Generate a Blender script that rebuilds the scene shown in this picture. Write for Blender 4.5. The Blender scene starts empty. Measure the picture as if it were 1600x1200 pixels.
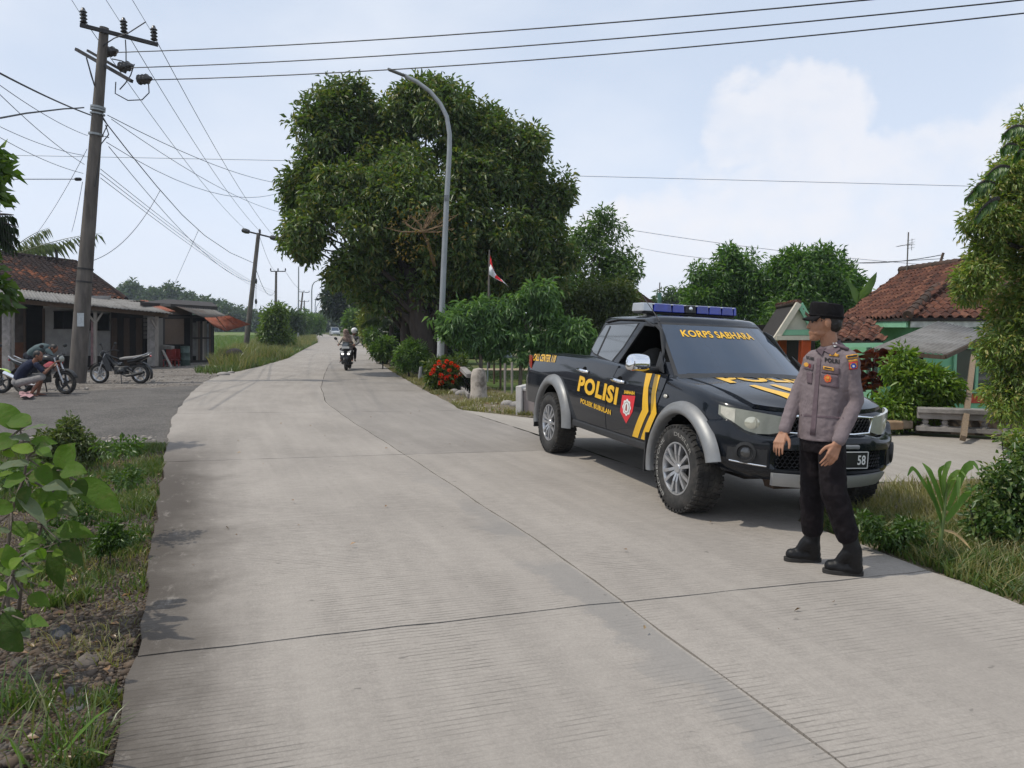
import bpy, bmesh, math, random
import numpy as np
from mathutils import Vector, Matrix, Quaternion
S = bpy.context.scene
COL = S.collection
rad = math.radians
# ---------------------------------------------------------------- camera
FPX, CAMZ = 1200.0, 1.6
PITCH = math.atan(95 / 1200)
cam_d = bpy.data.cameras.new('camera'); cam = bpy.data.objects.new('camera', cam_d); COL.objects.link(cam)
cam_d.sensor_width = 36; cam_d.lens = 36 * FPX / 1600; cam_d.clip_start = .05; cam_d.clip_end = 6000
cam.location = (0, 0, CAMZ); cam.rotation_euler = (rad(90) - PITCH, 0, 0)
S.camera = cam
# ---------------------------------------------------------------- sky, sun, exposure
SUN_EL, SUN_DIR = rad(60), Vector((-.975, -.16, 0)).normalized()      # from the left, shadows fall to the right
world = bpy.data.worlds.new('World'); S.world = world; world.use_nodes = True
def build_sky():
    nt = world.node_tree; N = nt.nodes; L = nt.links; N.clear()
    out = N.new('ShaderNodeOutputWorld'); bg = N.new('ShaderNodeBackground'); bg.inputs['Strength'].default_value = .1
    sky = N.new('ShaderNodeTexSky'); sky.sky_type = 'NISHITA'; sky.sun_disc = False
    sky.sun_elevation = SUN_EL; sky.sun_rotation = math.atan2(SUN_DIR.x, SUN_DIR.y)
    sky.air_density = 1.0; sky.dust_density = 2.0; sky.ozone_density = 1.2
    co = N.new('ShaderNodeTexCoord')
    sep = N.new('ShaderNodeSeparateXYZ'); L.new(co.outputs['Generated'], sep.inputs[0])
    def m(op, a, b=None, c=None):
        n = N.new('ShaderNodeMath'); n.operation = op
        for i, v in enumerate((a, b, c)):
            if v is None: continue
            if isinstance(v, (int, float)): n.inputs[i].default_value = v
            else: L.new(v, n.inputs[i])
        return n.outputs[0]
    def noise(scale, detail=6, rough=.55, sz=1.0, off=0.0):
        mp = N.new('ShaderNodeMapping'); L.new(co.outputs['Generated'], mp.inputs[0]); mp.inputs['Scale'].default_value = (1, 1, sz); mp.inputs['Location'].default_value = (off, off * .7, off * .3)
        t = N.new('ShaderNodeTexNoise'); t.inputs['Scale'].default_value = scale; t.inputs['Detail'].default_value = detail; t.inputs['Roughness'].default_value = rough
        L.new(mp.outputs[0], t.inputs[0]); return t.outputs['Fac']
    def smooth(x, lo, hi):
        n = N.new('ShaderNodeMapRange'); n.interpolation_type = 'SMOOTHSTEP'; L.new(x, n.inputs[0]); n.inputs[1].default_value = lo; n.inputs[2].default_value = hi; return n.outputs[0]
    def mixc(fac, a, b):
        n = N.new('ShaderNodeMix'); n.data_type = 'RGBA'
        if isinstance(fac, (int, float)): n.inputs[0].default_value = fac
        else: L.new(fac, n.inputs[0])
        for i, v in ((6, a), (7, b)):
            if isinstance(v, tuple): n.inputs[i].default_value = (*v, 1)
            else: L.new(v, n.inputs[i])
        return n.outputs[2]
    el = sep.outputs[2]
    # thin high veil everywhere, whiter towards the horizon, then soft cirrus streaks and heaped clouds low down
    veil = m('ADD', .78, m('MULTIPLY', m('POWER', m('SUBTRACT', 1, m('MAXIMUM', el, 0)), 5), .45))
    c = mixc(veil, sky.outputs[0], (10.9, 12.6, 15.4))
    hz = m('POWER', m('SUBTRACT', 1, m('MINIMUM', m('ABSOLUTE', el), 1)), 9)
    c = mixc(m('MULTIPLY', hz, .9), c, (13.6, 14.2, 15.2))
    cir = m('MULTIPLY', smooth(noise(2.1, 5, .5, 2.2, 3.1), .38, .70), .80)
    c = mixc(cir, c, (13.4, 14.1, 15.4))
    # heaped clouds: a soft bank whose upper edge undulates with azimuth
    ax = m('DIVIDE', sep.outputs[0], m('MAXIMUM', sep.outputs[1], .05)); fld = None
    for cx, cz, rx, rz in ((.333, .240, .090, .068), (.405, .238, .060, .052), (.285, .222, .045, .050), (.375, .13, .20, .100), (.54, .165, .22, .062), (.635, .195, .06, .052), (.20, .11, .14, .055)):
        d = m('ADD', m('POWER', m('DIVIDE', m('SUBTRACT', ax, cx), rx), 2), m('POWER', m('DIVIDE', m('SUBTRACT', el, cz), rz), 2)); d = m('SUBTRACT', 1, d); fld = d if fld is None else m('MAXIMUM', fld, d)
    fld = m('ADD', fld, m('ADD', m('MULTIPLY', m('SUBTRACT', noise(14, 12, .64, 1, 1.7), .5), 2.1), m('MULTIPLY', m('SUBTRACT', noise(40, 8, .65, 1, 4.7), .5), .8)))
    cum = m('MULTIPLY', smooth(fld, -.05, .48), m('GREATER_THAN', sep.outputs[1], .1)); cum = m('MULTIPLY', cum, m('ADD', .25, m('MULTIPLY', smooth(noise(7, 10, .62, 1.4, 6.0), .32, .62), .75)))
    c = mixc(m('MULTIPLY', cum, .66), c, (14.6, 14.5, 15.0))
    L.new(c, bg.inputs['Color']); L.new(bg.outputs[0], out.inputs[0])
build_sky()
sun_d = bpy.data.lights.new('sun', 'SUN'); sun_d.energy = 4.2; sun_d.angle = rad(.7); sun_d.color = (1, .94, .82)
sun = bpy.data.objects.new('sun', sun_d); COL.objects.link(sun)
_sv = Vector((SUN_DIR.x * math.cos(SUN_EL), SUN_DIR.y * math.cos(SUN_EL), math.sin(SUN_EL)))
sun.rotation_euler = _sv.to_track_quat('Z', 'Y').to_euler(); sun.location = _sv * 60
S.view_settings.view_transform = 'Standard'; S.view_settings.look = 'None'; S.view_settings.exposure = -.62; S.view_settings.gamma = 1
S.view_settings.use_curve_mapping = False
S.cycles.use_denoising = True; S.cycles.max_bounces = 6; S.cycles.transparent_max_bounces = 8
S.cycles.diffuse_bounces = 3; S.cycles.glossy_bounces = 3; S.cycles.transmission_bounces = 4
S.cycles.sample_clamp_indirect = 6
# ---------------------------------------------------------------- ground heights and sight lines
def gz(y):
    if y < 10: return 0.0
    if y < 30: return -.0125 * (y - 10)
    if y < 160: return -.25 - .0054 * (y - 30)
    return -.952
def _ray(u, v):
    yv = -(v - 600) / FPX; c, s = math.cos(PITCH), math.sin(PITCH)
    return Vector(((u - 800) / FPX, c + yv * s, -s + yv * c))
def G(u, v, dz=0.0):            # ground point seen at a photo position
    d = _ray(u, v); z = 0.0
    for _ in range(60): z = .5 * z + .5 * (gz((z + dz - CAMZ) / d.z * d.y))
    t = (z + dz - CAMZ) / d.z
    return Vector((t * d.x, t * d.y, z + dz))
def D(u, v, Y):                 # point at distance Y seen at a photo position
    d = _ray(u, v); return Vector((0, 0, CAMZ)) + d * (Y / d.y)
# ---------------------------------------------------------------- object helpers
def link(o): COL.objects.link(o); return o
def empty(name, loc=(0, 0, 0), rz=0.0):
    o = bpy.data.objects.new(name, None); o.location = loc; o.rotation_euler = (0, 0, rz); o.empty_display_size = .1; return link(o)
def tag(o, label=None, cat=None, group=None, kind=None):
    if label: o['label'] = label
    if cat: o['category'] = cat
    if group: o['group'] = group
    if kind: o['kind'] = kind
    return o
def thing(name, label, cat, loc=(0, 0, 0), rz=0.0, group=None): return tag(empty(name, loc, rz), label, cat, group)
def copy_tree(o, parent=None):
    c = o.copy(); COL.objects.link(c); c.parent = parent
    for ch in list(o.children): copy_tree(ch, c)
    return c
def finish(o, parent): 
    if parent is not None: o.parent = parent
    return o
def frame(a):                    # two unit vectors square to a
    a = Vector(a).normalized(); h = Vector((0, 0, 1)) if abs(a.z) < .9 else Vector((1, 0, 0))
    u = a.cross(h).normalized(); return u, a.cross(u).normalized()
class MB:
    def __init__(s): s.v = []; s.f = []; s.m = []; s.uv = None
    def add(s, vs, fs, mi=0):
        b = len(s.v); s.v.extend([tuple(p) for p in vs]); s.f.extend([tuple(b + i for i in f) for f in fs]); s.m.extend([mi] * len(fs)); return s
    def box(s, c, size, rot=None, mi=0, taper=1.0):
        x, y, z = (k / 2 for k in size); c = Vector(c)
        P = [Vector((sx * x * (taper if sz > 0 else 1), sy * y * (taper if sz > 0 else 1), sz * z)) for sz in (-1, 1) for sy in (-1, 1) for sx in (-1, 1)]
        if rot is not None: P = [rot @ p for p in P]
        return s.add([c + p for p in P], [(0, 2, 3, 1), (4, 5, 7, 6), (0, 1, 5, 4), (2, 6, 7, 3), (0, 4, 6, 2), (1, 3, 7, 5)], mi)
    def bar(s, a, b, w, h=None, up=(0, 0, 1), mi=0):
        a, b = Vector(a), Vector(b); d = b - a; l = d.length; d = d / l; h = h or w
        u = d.cross(Vector(up)); u = u.normalized() if u.length > 1e-4 else frame(d)[0]
        n = u.cross(d).normalized()
        return s.box((a + b) / 2, (w, l, h), Matrix((u, d, n)).transposed(), mi)
    def tube(s, pts, r, n=8, mi=0, caps=True):
        pts = [Vector(p) for p in pts]; R = r if isinstance(r, (list, tuple)) else [r] * len(pts)
        V = []; F = []; pu = None
        for i, p in enumerate(pts):
            t = (pts[min(i + 1, len(pts) - 1)] - pts[max(i - 1, 0)])
            t = t.normalized() if t.length > 1e-9 else Vector((0, 0, 1))
            if pu is None: pu = frame(t)[0]
            pu = pu - t * pu.dot(t); pu = pu.normalized() if pu.length > 1e-6 else frame(t)[0]
            w = t.cross(pu)
            for k in range(n):
                a = 2 * math.pi * k / n; V.append(p + (pu * math.cos(a) + w * math.sin(a)) * R[i])
        for i in range(len(pts) - 1):
            for k in range(n): F.append((i * n + k, i * n + (k + 1) % n, (i + 1) * n + (k + 1) % n, (i + 1) * n + k))
        if caps: F.append(tuple(range(n - 1, -1, -1))); F.append(tuple((len(pts) - 1) * n + k for k in range(n)))
        return s.add(V, F, mi)
    def lathe(s, prof, c=(0, 0, 0), axis=(0, 0, 1), n=16, mi=0, closed=False):   # prof: (radius, height along axis)
        c = Vector(c); a = Vector(axis).normalized(); u, w = frame(a); V = []; F = []
        for r, h in prof:
            for k in range(n):
                t = 2 * math.pi * k / n; V.append(c + a * h + (u * math.cos(t) + w * math.sin(t)) * r)
        m = len(prof)
        for i in range(m if closed else m - 1):
            for k in range(n): F.append((i * n + k, i * n + (k + 1) % n, ((i + 1) % m) * n + (k + 1) % n, ((i + 1) % m) * n + k))
        if not closed:
            if prof[0][0] > 1e-5: F.append(tuple(range(n - 1, -1, -1)))
            if prof[-1][0] > 1e-5: F.append(tuple((m - 1) * n + k for k in range(n)))
        return s.add(V, F, mi)
    def ell(s, c, r, rot=None, nu=12, nv=8, mi=0):
        r = (r, r, r) if isinstance(r, (int, float)) else r; c = Vector(c); V = [Vector((0, 0, -r[2]))]; F = []
        for j in range(1, nv):
            ph = -math.pi / 2 + math.pi * j / nv
            for i in range(nu): th = 2 * math.pi * i / nu; V.append(Vector((r[0] * math.cos(ph) * math.cos(th), r[1] * math.cos(ph) * math.sin(th), r[2] * math.sin(ph))))
        V.append(Vector((0, 0, r[2])))
        for i in range(nu): F.append((0, 1 + (i + 1) % nu, 1 + i)); F.append((len(V) - 1, 1 + (nv - 2) * nu + i, 1 + (nv - 2) * nu + (i + 1) % nu))
        for j in range(nv - 2):
            for i in range(nu): F.append((1 + j * nu + i, 1 + j * nu + (i + 1) % nu, 1 + (j + 1) * nu + (i + 1) % nu, 1 + (j + 1) * nu + i))
        if rot is not None: V = [rot @ p for p in V]
        return s.add([c + p for p in V], F, mi)
    def cap(s, a, b, ra, rb, n=12, k=4, mi=0):              # rounded tapering limb
        a, b = Vector(a), Vector(b); d = b - a
        if d.length < 1e-5: return s.ell(a, ra, mi=mi)
        d.normalize(); pts = []; R = []
        for i in range(k + 1): t = math.pi / 2 * (1 - i / k); pts.append(a - d * ra * math.sin(t)); R.append(max(ra * math.cos(t), ra * .02))
        for i in range(k + 1): t = math.pi / 2 * i / k; pts.append(b + d * rb * math.sin(t)); R.append(max(rb * math.cos(t), rb * .02))
        return s.tube(pts, R, n, mi)
    def prism(s, poly, d, mi=0):                            # closed planar polygon (3-D points) pushed along d
        n = len(poly); d = Vector(d); V = [Vector(p) for p in poly] + [Vector(p) + d for p in poly]
        return s.add(V, [tuple(range(n - 1, -1, -1)), tuple(range(n, 2 * n))] + [(i, (i + 1) % n, n + (i + 1) % n, n + i) for i in range(n)], mi)
    def grid(s, P, mi=0, flip=False, closeu=False):         # P[j][i]
        nj, ni = len(P), len(P[0]); V = [p for row in P for p in row]; F = []
        for j in range(nj - 1):
            for i in range(ni if closeu else ni - 1):
                q = (j * ni + i, j * ni + (i + 1) % ni, (j + 1) * ni + (i + 1) % ni, (j + 1) * ni + i); F.append(q[::-1] if flip else q)
        return s.add(V, F, mi)
    def mesh(s, name, mats, smooth=None):
        me = bpy.data.meshes.new(name); me.from_pydata(s.v, [], s.f)
        for m in (mats if isinstance(mats, (list, tuple)) else [mats]): me.materials.append(m)
        if len(me.materials) > 1: me.polygons.foreach_set('material_index', s.m)
        me.validate(); me.update()
        if smooth is not None: me.shade_smooth(); me.set_sharp_from_angle(angle=rad(smooth))
        return me
    def build(s, name, mats, parent=None, smooth=None, bevel=0, fixn=False):
        me = s.mesh(name, mats, smooth)
        if fixn: recalc(me)
        o = link(bpy.data.objects.new(name, me)); finish(o, parent)
        if bevel: b = o.modifiers.new('bevel', 'BEVEL'); b.width = bevel; b.segments = 2; b.limit_method = 'ANGLE'; b.angle_limit = rad(35)
        return o
def recalc(me):
    b = bmesh.new(); b.from_mesh(me); bmesh.ops.recalc_face_normals(b, faces=b.faces); b.to_mesh(me); b.free()
def bake(o):                                               # apply an object's modifiers into a new mesh
    bpy.context.view_layer.update(); dg = bpy.context.evaluated_depsgraph_get(); dg.update()
    me = bpy.data.meshes.new_from_object(o.evaluated_get(dg)); o.modifiers.clear(); o.data = me; return o
def cut(o, cutter_mb, mat, test=None):
    cm = cutter_mb.mesh('cutter', mat); recalc(cm); c = link(bpy.data.objects.new('cutter', cm)); c.parent = o.parent
    b = o.modifiers.new('cut', 'BOOLEAN'); b.operation = 'DIFFERENCE'; b.object = c; b.solver = 'EXACT'
    bake(o); bpy.data.objects.remove(c)
    if test:
        for p in o.data.polygons:
            if test(p.center): p.material_index = 1
    return o
def fuse(name, mb, mats, voxel, parent=None, smooth=3, lump=None):   # one continuous skin over overlapping volumes
    o = mb.build(name, mats, parent); r = o.modifiers.new('r', 'REMESH'); r.mode = 'VOXEL'; r.voxel_size = voxel; r.use_smooth_shade = True
    if smooth: q = o.modifiers.new('s', 'SMOOTH'); q.iterations = smooth; q.factor = .5
    for i, (size, amt) in enumerate(lump or []):
        tx = bpy.data.textures.new(name + '_folds', 'CLOUDS'); tx.noise_scale = size; tx.noise_depth = 1
        dm = o.modifiers.new('d', 'DISPLACE'); dm.texture = tx; dm.strength = amt; dm.texture_coords = 'LOCAL'
    bake(o); o.data.shade_smooth(); return o
_tc = {}
def text2d(body, bold=.0):
    """flat letters as (points in 0..1 x 0..1, faces)"""
    k = (body, bold)
    if k in _tc: return _tc[k]
    cu = bpy.data.curves.new('lettering', 'FONT'); cu.body = body; cu.resolution_u = 3; cu.offset = bold; cu.space_character = 1 + bold * 2.2
    o = link(bpy.data.objects.new('lettering', cu)); bpy.context.view_layer.update(); dg = bpy.context.evaluated_depsgraph_get(); dg.update()
    me = bpy.data.meshes.new_from_object(o.evaluated_get(dg)); bpy.data.objects.remove(o)
    P = np.array([v.co[:2] for v in me.vertices]); lo = P.min(0); hi = P.max(0); P = (P - lo) / (hi - lo)
    _tc[k] = (P, [tuple(p.vertices) for p in me.polygons]); bpy.data.meshes.remove(me); return _tc[k]
def lettering(body, fn, mat, parent, bold=.02, name='lettering'):     # fn(s, t) -> 3-D point
    P, F = text2d(body, bold); return MB().add([fn(s, t) for s, t in P], F).build(name, mat, parent)
# ---------------------------------------------------------------- materials
def nodes(name):
    m = bpy.data.materials.new(name); m.use_nodes = True; nt = m.node_tree; return m, nt, nt.nodes, nt.links, nt.nodes['Principled BSDF']
def mixrgb(N, L, fac, a, b, blend='MIX'):
    n = N.new('ShaderNodeMix'); n.data_type = 'RGBA'; n.blend_type = blend
    if isinstance(fac, (int, float)): n.inputs[0].default_value = fac
    else: L.new(fac, n.inputs[0])
    for i, v in ((6, a), (7, b)):
        if isinstance(v, tuple): n.inputs[i].default_value = (*v[:3], 1)
        else: L.new(v, n.inputs[i])
    return n.outputs[2]
def nz(N, L, vec, scale, detail=4, rough=.55, lo=None, hi=None, dist=0):
    t = N.new('ShaderNodeTexNoise'); t.inputs['Scale'].default_value = scale; t.inputs['Detail'].default_value = detail; t.inputs['Roughness'].default_value = rough; t.inputs['Distortion'].default_value = dist
    L.new(vec, t.inputs['Vector']); o = t.outputs['Fac']
    if lo is not None: o = mr(N, L, o, lo, hi)
    return o
def mr(N, L, x, lo, hi, a=0, b=1):
    n = N.new('ShaderNodeMapRange'); n.interpolation_type = 'SMOOTHSTEP'; L.new(x, n.inputs[0])
    for i, v in enumerate((lo, hi, a, b)): n.inputs[i + 1].default_value = v
    return n.outputs[0]
def mth(N, L, op, a, b=None):
    n = N.new('ShaderNodeMath'); n.operation = op
    for i, v in enumerate((a, b)):
        if v is None: continue
        if isinstance(v, (int, float)): n.inputs[i].default_value = v
        else: L.new(v, n.inputs[i])
    return n.outputs[0]
def mp(N, L, vec, scale): 
    n = N.new('ShaderNodeMapping'); L.new(vec, n.inputs[0]); n.inputs['Scale'].default_value = scale; return n.outputs[0]
def bumpn(N, L, h, dist, strength=1.0):
    n = N.new('ShaderNodeBump'); n.inputs['Distance'].default_value = dist; n.inputs['Strength'].default_value = strength; L.new(h, n.inputs['Height']); return n.outputs[0]
def M(name, col, rough=.6, metal=0.0, var=.25, scale=6.0, bump=0.0, bscale=60.0, coat=0.0, spec=.5, dirt=None, stretch=(1, 1, 1), island=0.0, emit=0):
    m, nt, N, L, P = nodes(name); co = N.new('ShaderNodeTexCoord').outputs['Object']
    v = mp(N, L, co, stretch)
    c = mixrgb(N, L, nz(N, L, v, scale, 5, .6, .3, .7), tuple(x * (1 - var) for x in col), tuple(min(1, x * (1 + var)) for x in col))
    if island:
        g = N.new('ShaderNodeNewGeometry'); c = mixrgb(N, L, mth(N, L, 'MULTIPLY', g.outputs['Random Per Island'], island), c, tuple(x * .35 for x in col))
    if dirt: c = mixrgb(N, L, mth(N, L, 'MULTIPLY', nz(N, L, v, dirt[2], 8, .65, .45, .68), dirt[1]), c, dirt[0])
    L.new(c, P.inputs['Base Color'])
    rv = N.new('ShaderNodeMapRange'); L.new(nz(N, L, v, scale * 2.3, 3), rv.inputs[0]); rv.inputs[3].default_value = max(.02, rough * .85); rv.inputs[4].default_value = min(1, rough * 1.15); L.new(rv.outputs[0], P.inputs['Roughness'])
    P.inputs['Metallic'].default_value = metal; P.inputs['Specular IOR Level'].default_value = spec; P.inputs['Coat Weight'].default_value = coat; P.inputs['Coat Roughness'].default_value = .04
    if bump: L.new(bumpn(N, L, nz(N, L, v, bscale, 6, .65), bump), P.inputs['Normal'])
    if emit: L.new(c, P.inputs['Emission Color']); P.inputs['Emission Strength'].default_value = emit
    return m
def leafmat(name, cols, trans=.36, rough=.36, spec=.5):
    """leaf colours differ leaf by leaf"""
    m, nt, N, L, P = nodes(name); g = N.new('ShaderNodeNewGeometry'); r = N.new('ShaderNodeValToRGB'); L.new(g.outputs['Random Per Island'], r.inputs[0])
    E = r.color_ramp.elements; n = len(cols)
    while len(E) < n: E.new(.5)
    for i, c in enumerate(cols): E[i].position = i / max(1, n - 1); E[i].color = (*c, 1)
    co = N.new('ShaderNodeTexCoord').outputs['Object']
    c = mixrgb(N, L, mth(N, L, 'MULTIPLY', nz(N, L, co, 1.3, 3, .5, .4, .7), .35), r.outputs[0], tuple(x * .62 for x in cols[0]))
    L.new(c, P.inputs['Base Color']); P.inputs['Roughness'].default_value = rough; P.inputs['Specular IOR Level'].default_value = spec
    t = N.new('ShaderNodeBsdfTranslucent'); L.new(mixrgb(N, L, 1.0, c, (1.5, 1.6, .6), 'MULTIPLY'), t.inputs[0])
    mx = N.new('ShaderNodeMixShader'); mx.inputs[0].default_value = trans; L.new(P.outputs[0], mx.inputs[1]); L.new(t.outputs[0], mx.inputs[2]); L.new(mx.outputs[0], N['Material Output'].inputs[0]); return m
# ---------------------------------------------------------------- foliage
def rng(seed): return np.random.default_rng(seed)
def unit(a): return a / np.maximum(np.linalg.norm(a, axis=1, keepdims=True), 1e-9)
def npmesh(name, V, F, mat, parent=None, k=3):
    me = bpy.data.meshes.new(name); nf = len(F)
    me.vertices.add(len(V)); me.vertices.foreach_set('co', np.asarray(V, np.float32).ravel())
    me.loops.add(nf * k); me.loops.foreach_set('vertex_index', np.asarray(F, np.int32).ravel())
    me.polygons.add(nf); me.polygons.foreach_set('loop_start', np.arange(0, nf * k, k, dtype=np.int32))
    me.update(calc_edges=True); me.materials.append(mat); me.validate()
    return finish(link(bpy.data.objects.new(name, me)), parent)
def sublobes(B, k, f, seed):
    """break each ellipsoid up into K smaller ones sitting on its surface, so that a crown has masses with gaps between them"""
    r = rng(seed); out = []
    for c, R in B:
        n = max(3, int(k)); d = unit(r.normal(size=(n, 3)))
        for q in d: g = f * (.65 + .7 * r.random()); out.append((tuple(np.array(c) + q * np.array(R) * (.52 + .24 * r.random())), tuple(max(x, .5 * max(R)) * g for x in R)))
        out.append((c, tuple(x * .5 for x in R)))
    return out
def leaves(name, P, Dv, Nv, L, W, mat, parent=None, fold=.18, droop=.25):
    """P base points, Dv direction, Nv up-normal, L length, W width: a folded, tip-bent leaf of four triangles each"""
    n = len(P); Dv = unit(Dv); side = unit(np.cross(Dv, Nv)); Nn = np.cross(side, Dv); L = np.broadcast_to(L, (n,))[:, None]; W = np.broadcast_to(W, (n,))[:, None]
    mid = P + Dv * L * .45; tip = P + Dv * L - Nn * L * droop
    V = np.stack([P, mid + side * W / 2 + Nn * W * fold, tip, mid - side * W / 2 + Nn * W * fold], 1).reshape(-1, 3)
    b = np.arange(n)[:, None] * 4; F = np.concatenate([b + [0, 1, 2], b + [0, 2, 3]], 1).reshape(-1, 3)
    return npmesh(name, V, F, mat, parent)
def clump_points(r, blobs, n, shell=.55):
    """clump centres spread over ellipsoids (centre, radii), denser near their surface"""
    vol = np.array([b[1][0] * b[1][1] * b[1][2] for b in blobs]) ** .67; pick = r.choice(len(blobs), n, p=vol / vol.sum())
    C = np.array([b[0] for b in blobs], float)[pick]; R = np.array([b[1] for b in blobs], float)[pick]
    d = unit(r.normal(size=(n, 3))); rr = (shell + (1 - shell) * r.random((n, 1))) * (1 + .20 * r.normal(size=(n, 1)))
    return C + d * R * rr, d
def crown(name, blobs, n, per, L, W, rc, mat, parent, seed=1, shell=.55, droop=.35, up=.55, out=.6, hang=0.0):
    r = rng(seed); C, d = clump_points(r, blobs, n, shell)
    c = np.repeat(C, per, 0); do = np.repeat(d, per, 0); k = len(c)
    ld = unit(r.normal(size=(k, 3)) + do * out + np.array([0, 0, -hang])); p = c + ld * rc * (.25 + .75 * r.random((k, 1)))
    nv = unit(r.normal(size=(k, 3)) * .6 + do * .5 + np.array([0, 0, up]))
    s = .65 + .6 * r.random(k); return leaves(name, p, ld + np.array([0, 0, -droop * .6]), nv, L * s, W * s, mat, parent, droop=droop)
def trunk(name, path, radii, mat, parent, targets=(), seed=2, limb_r=.3, n=9, twig=True):
    """bole with limbs that curve out to the crown's clumps, one skin per limb rooted inside the bole"""
    rn = random.Random(seed); mb = MB(); path = [Vector(p) for p in path]; pts = []; R = []
    for i in range(len(path) - 1):
        for k in range(4): t = k / 4; pts.append(path[i].lerp(path[i + 1], t) + Vector((rn.uniform(-1, 1), rn.uniform(-1, 1), 0)) * radii[i] * .12); R.append(radii[i] * (1 - t) + radii[i + 1] * t)
    pts.append(path[-1]); R.append(radii[-1]); mb.tube(pts, R, n)
    for tg in targets:
        tg = Vector(tg); i = rn.randrange(len(pts) // 3, len(pts)); a = pts[i]; r0 = min(R[i] * .7, limb_r * R[0]); dv = tg - a
        q = []; rr = []
        for k in range(6):
            t = k / 5; q.append(a.lerp(tg, t) + Vector((rn.uniform(-1, 1), rn.uniform(-1, 1), rn.uniform(-.4, 1))) * dv.length * .07 * math.sin(math.pi * t)); rr.append(r0 * (1 - t) + r0 * .14 * t)
        mb.tube(q, rr, 6)
    return mb.build(name, mat, parent, smooth=60)
def blades(name, P, h, w, mat, parent=None, seed=3, lean=.35):
    r = rng(seed); n = len(P); a = r.random(n) * 6.283; side = np.stack([np.cos(a), np.sin(a), 0 * a], 1); hh = (h * (.5 + .9 * r.random(n)))[:, None]
    b = r.random(n) * 6.283; ln = np.stack([np.cos(b), np.sin(b), 0 * b], 1) * hh * lean * r.random((n, 1)) * 1.6; w = w * (.7 + .6 * r.random((n, 1)))
    up = np.array([0, 0, 1.0]); V = np.stack([P - side * w / 2, P + side * w / 2, P + up * hh * .55 + ln * .35 + side * w * .36, P + up * hh * .55 + ln * .35 - side * w * .36, P + up * hh * (1 - .2 * lean) + ln], 1).reshape(-1, 3)
    i = np.arange(n)[:, None] * 5; F = np.concatenate([i + [0, 1, 2], i + [0, 2, 3], i + [3, 2, 4]], 1).reshape(-1, 3)
    return tag(npmesh(name, V, F, mat, parent), kind='stuff')
# ================================================================ SETTING
def sstep(x, a, b): t = np.clip((x - a) / (b - a), 0, 1); return t * t * (3 - 2 * t)
def wob(x, y, s, seed=0): return (np.sin(x * s + seed) * np.cos(y * s * 1.13 + seed * 2.1) + .5 * np.sin(x * s * 2.3 + y * s * 1.7 + seed) + .3 * np.sin(y * s * 4.1 - x * s * 3.3 + seed * 3)) / 1.8
gzv = np.vectorize(gz)
def T(x, y):                     # height of the open ground beside the road
    x = np.asarray(x, float); y = np.asarray(y, float)
    return gzv(y) - .05 - .45 * sstep(x, 4.5, 8) * sstep(y, 12.2, 16) + .02 * wob(x, y, .9, 1) - .05 * sstep(-x - .33 * (9 - y), 1.2, 3) * sstep(-y, -10, -7)
def Tz(x, y): return float(T(x, y))
# road edges and middle joint: (x, y) from near to far
EL = [(1.3, -6), (.2, -1.8), (-1.44, 2.65), (-2.03, 4.12), (-3.02, 6.42), (-4.68, 10.34), (-5.83, 13.06), (-6.9, 16), (-8.04, 19.22), (-9.4, 23.5), (-10.3, 27.3), (-10.95, 33.5), (-12.22, 41.87), (-16.2, 60), (-21.84, 86.6), (-31.5, 123), (-40, 150), (-58, 205), (-95, 300), (-170, 470)]
EC = [(3.7, -6), (2.5, -1.8), (1.22, 2.65), (.63, 4.31), (.23, 5.47), (-.35, 6.9), (-1.22, 9.07), (-2.45, 12.15), (-3.9, 16.05), (-5.2, 20.82), (-6.67, 27.26), (-8.28, 34.69), (-10, 43.5), (-14.2, 61), (-19.5, 86.6), (-29, 125), (-37, 150), (-55, 205), (-92, 300), (-167, 470)]
ER = [(6.2, -6), (4.9, -1.8), (3.4, 2.65), (2.9, 4.23), (2.54, 5.47), (2.2, 6.4), (.37, 11.0), (-.99, 14.71), (-1.37, 16.35), (-2.35, 20.1), (-4.42, 28.59), (-6.65, 37.95), (-10.44, 55.69), (-17.15, 86.59), (-26, 125), (-34, 150), (-52, 205), (-89, 300), (-164, 470)]
def X(E, y):
    p = np.array(E); return float(np.interp(y, p[:, 1], p[:, 0]))
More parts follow.
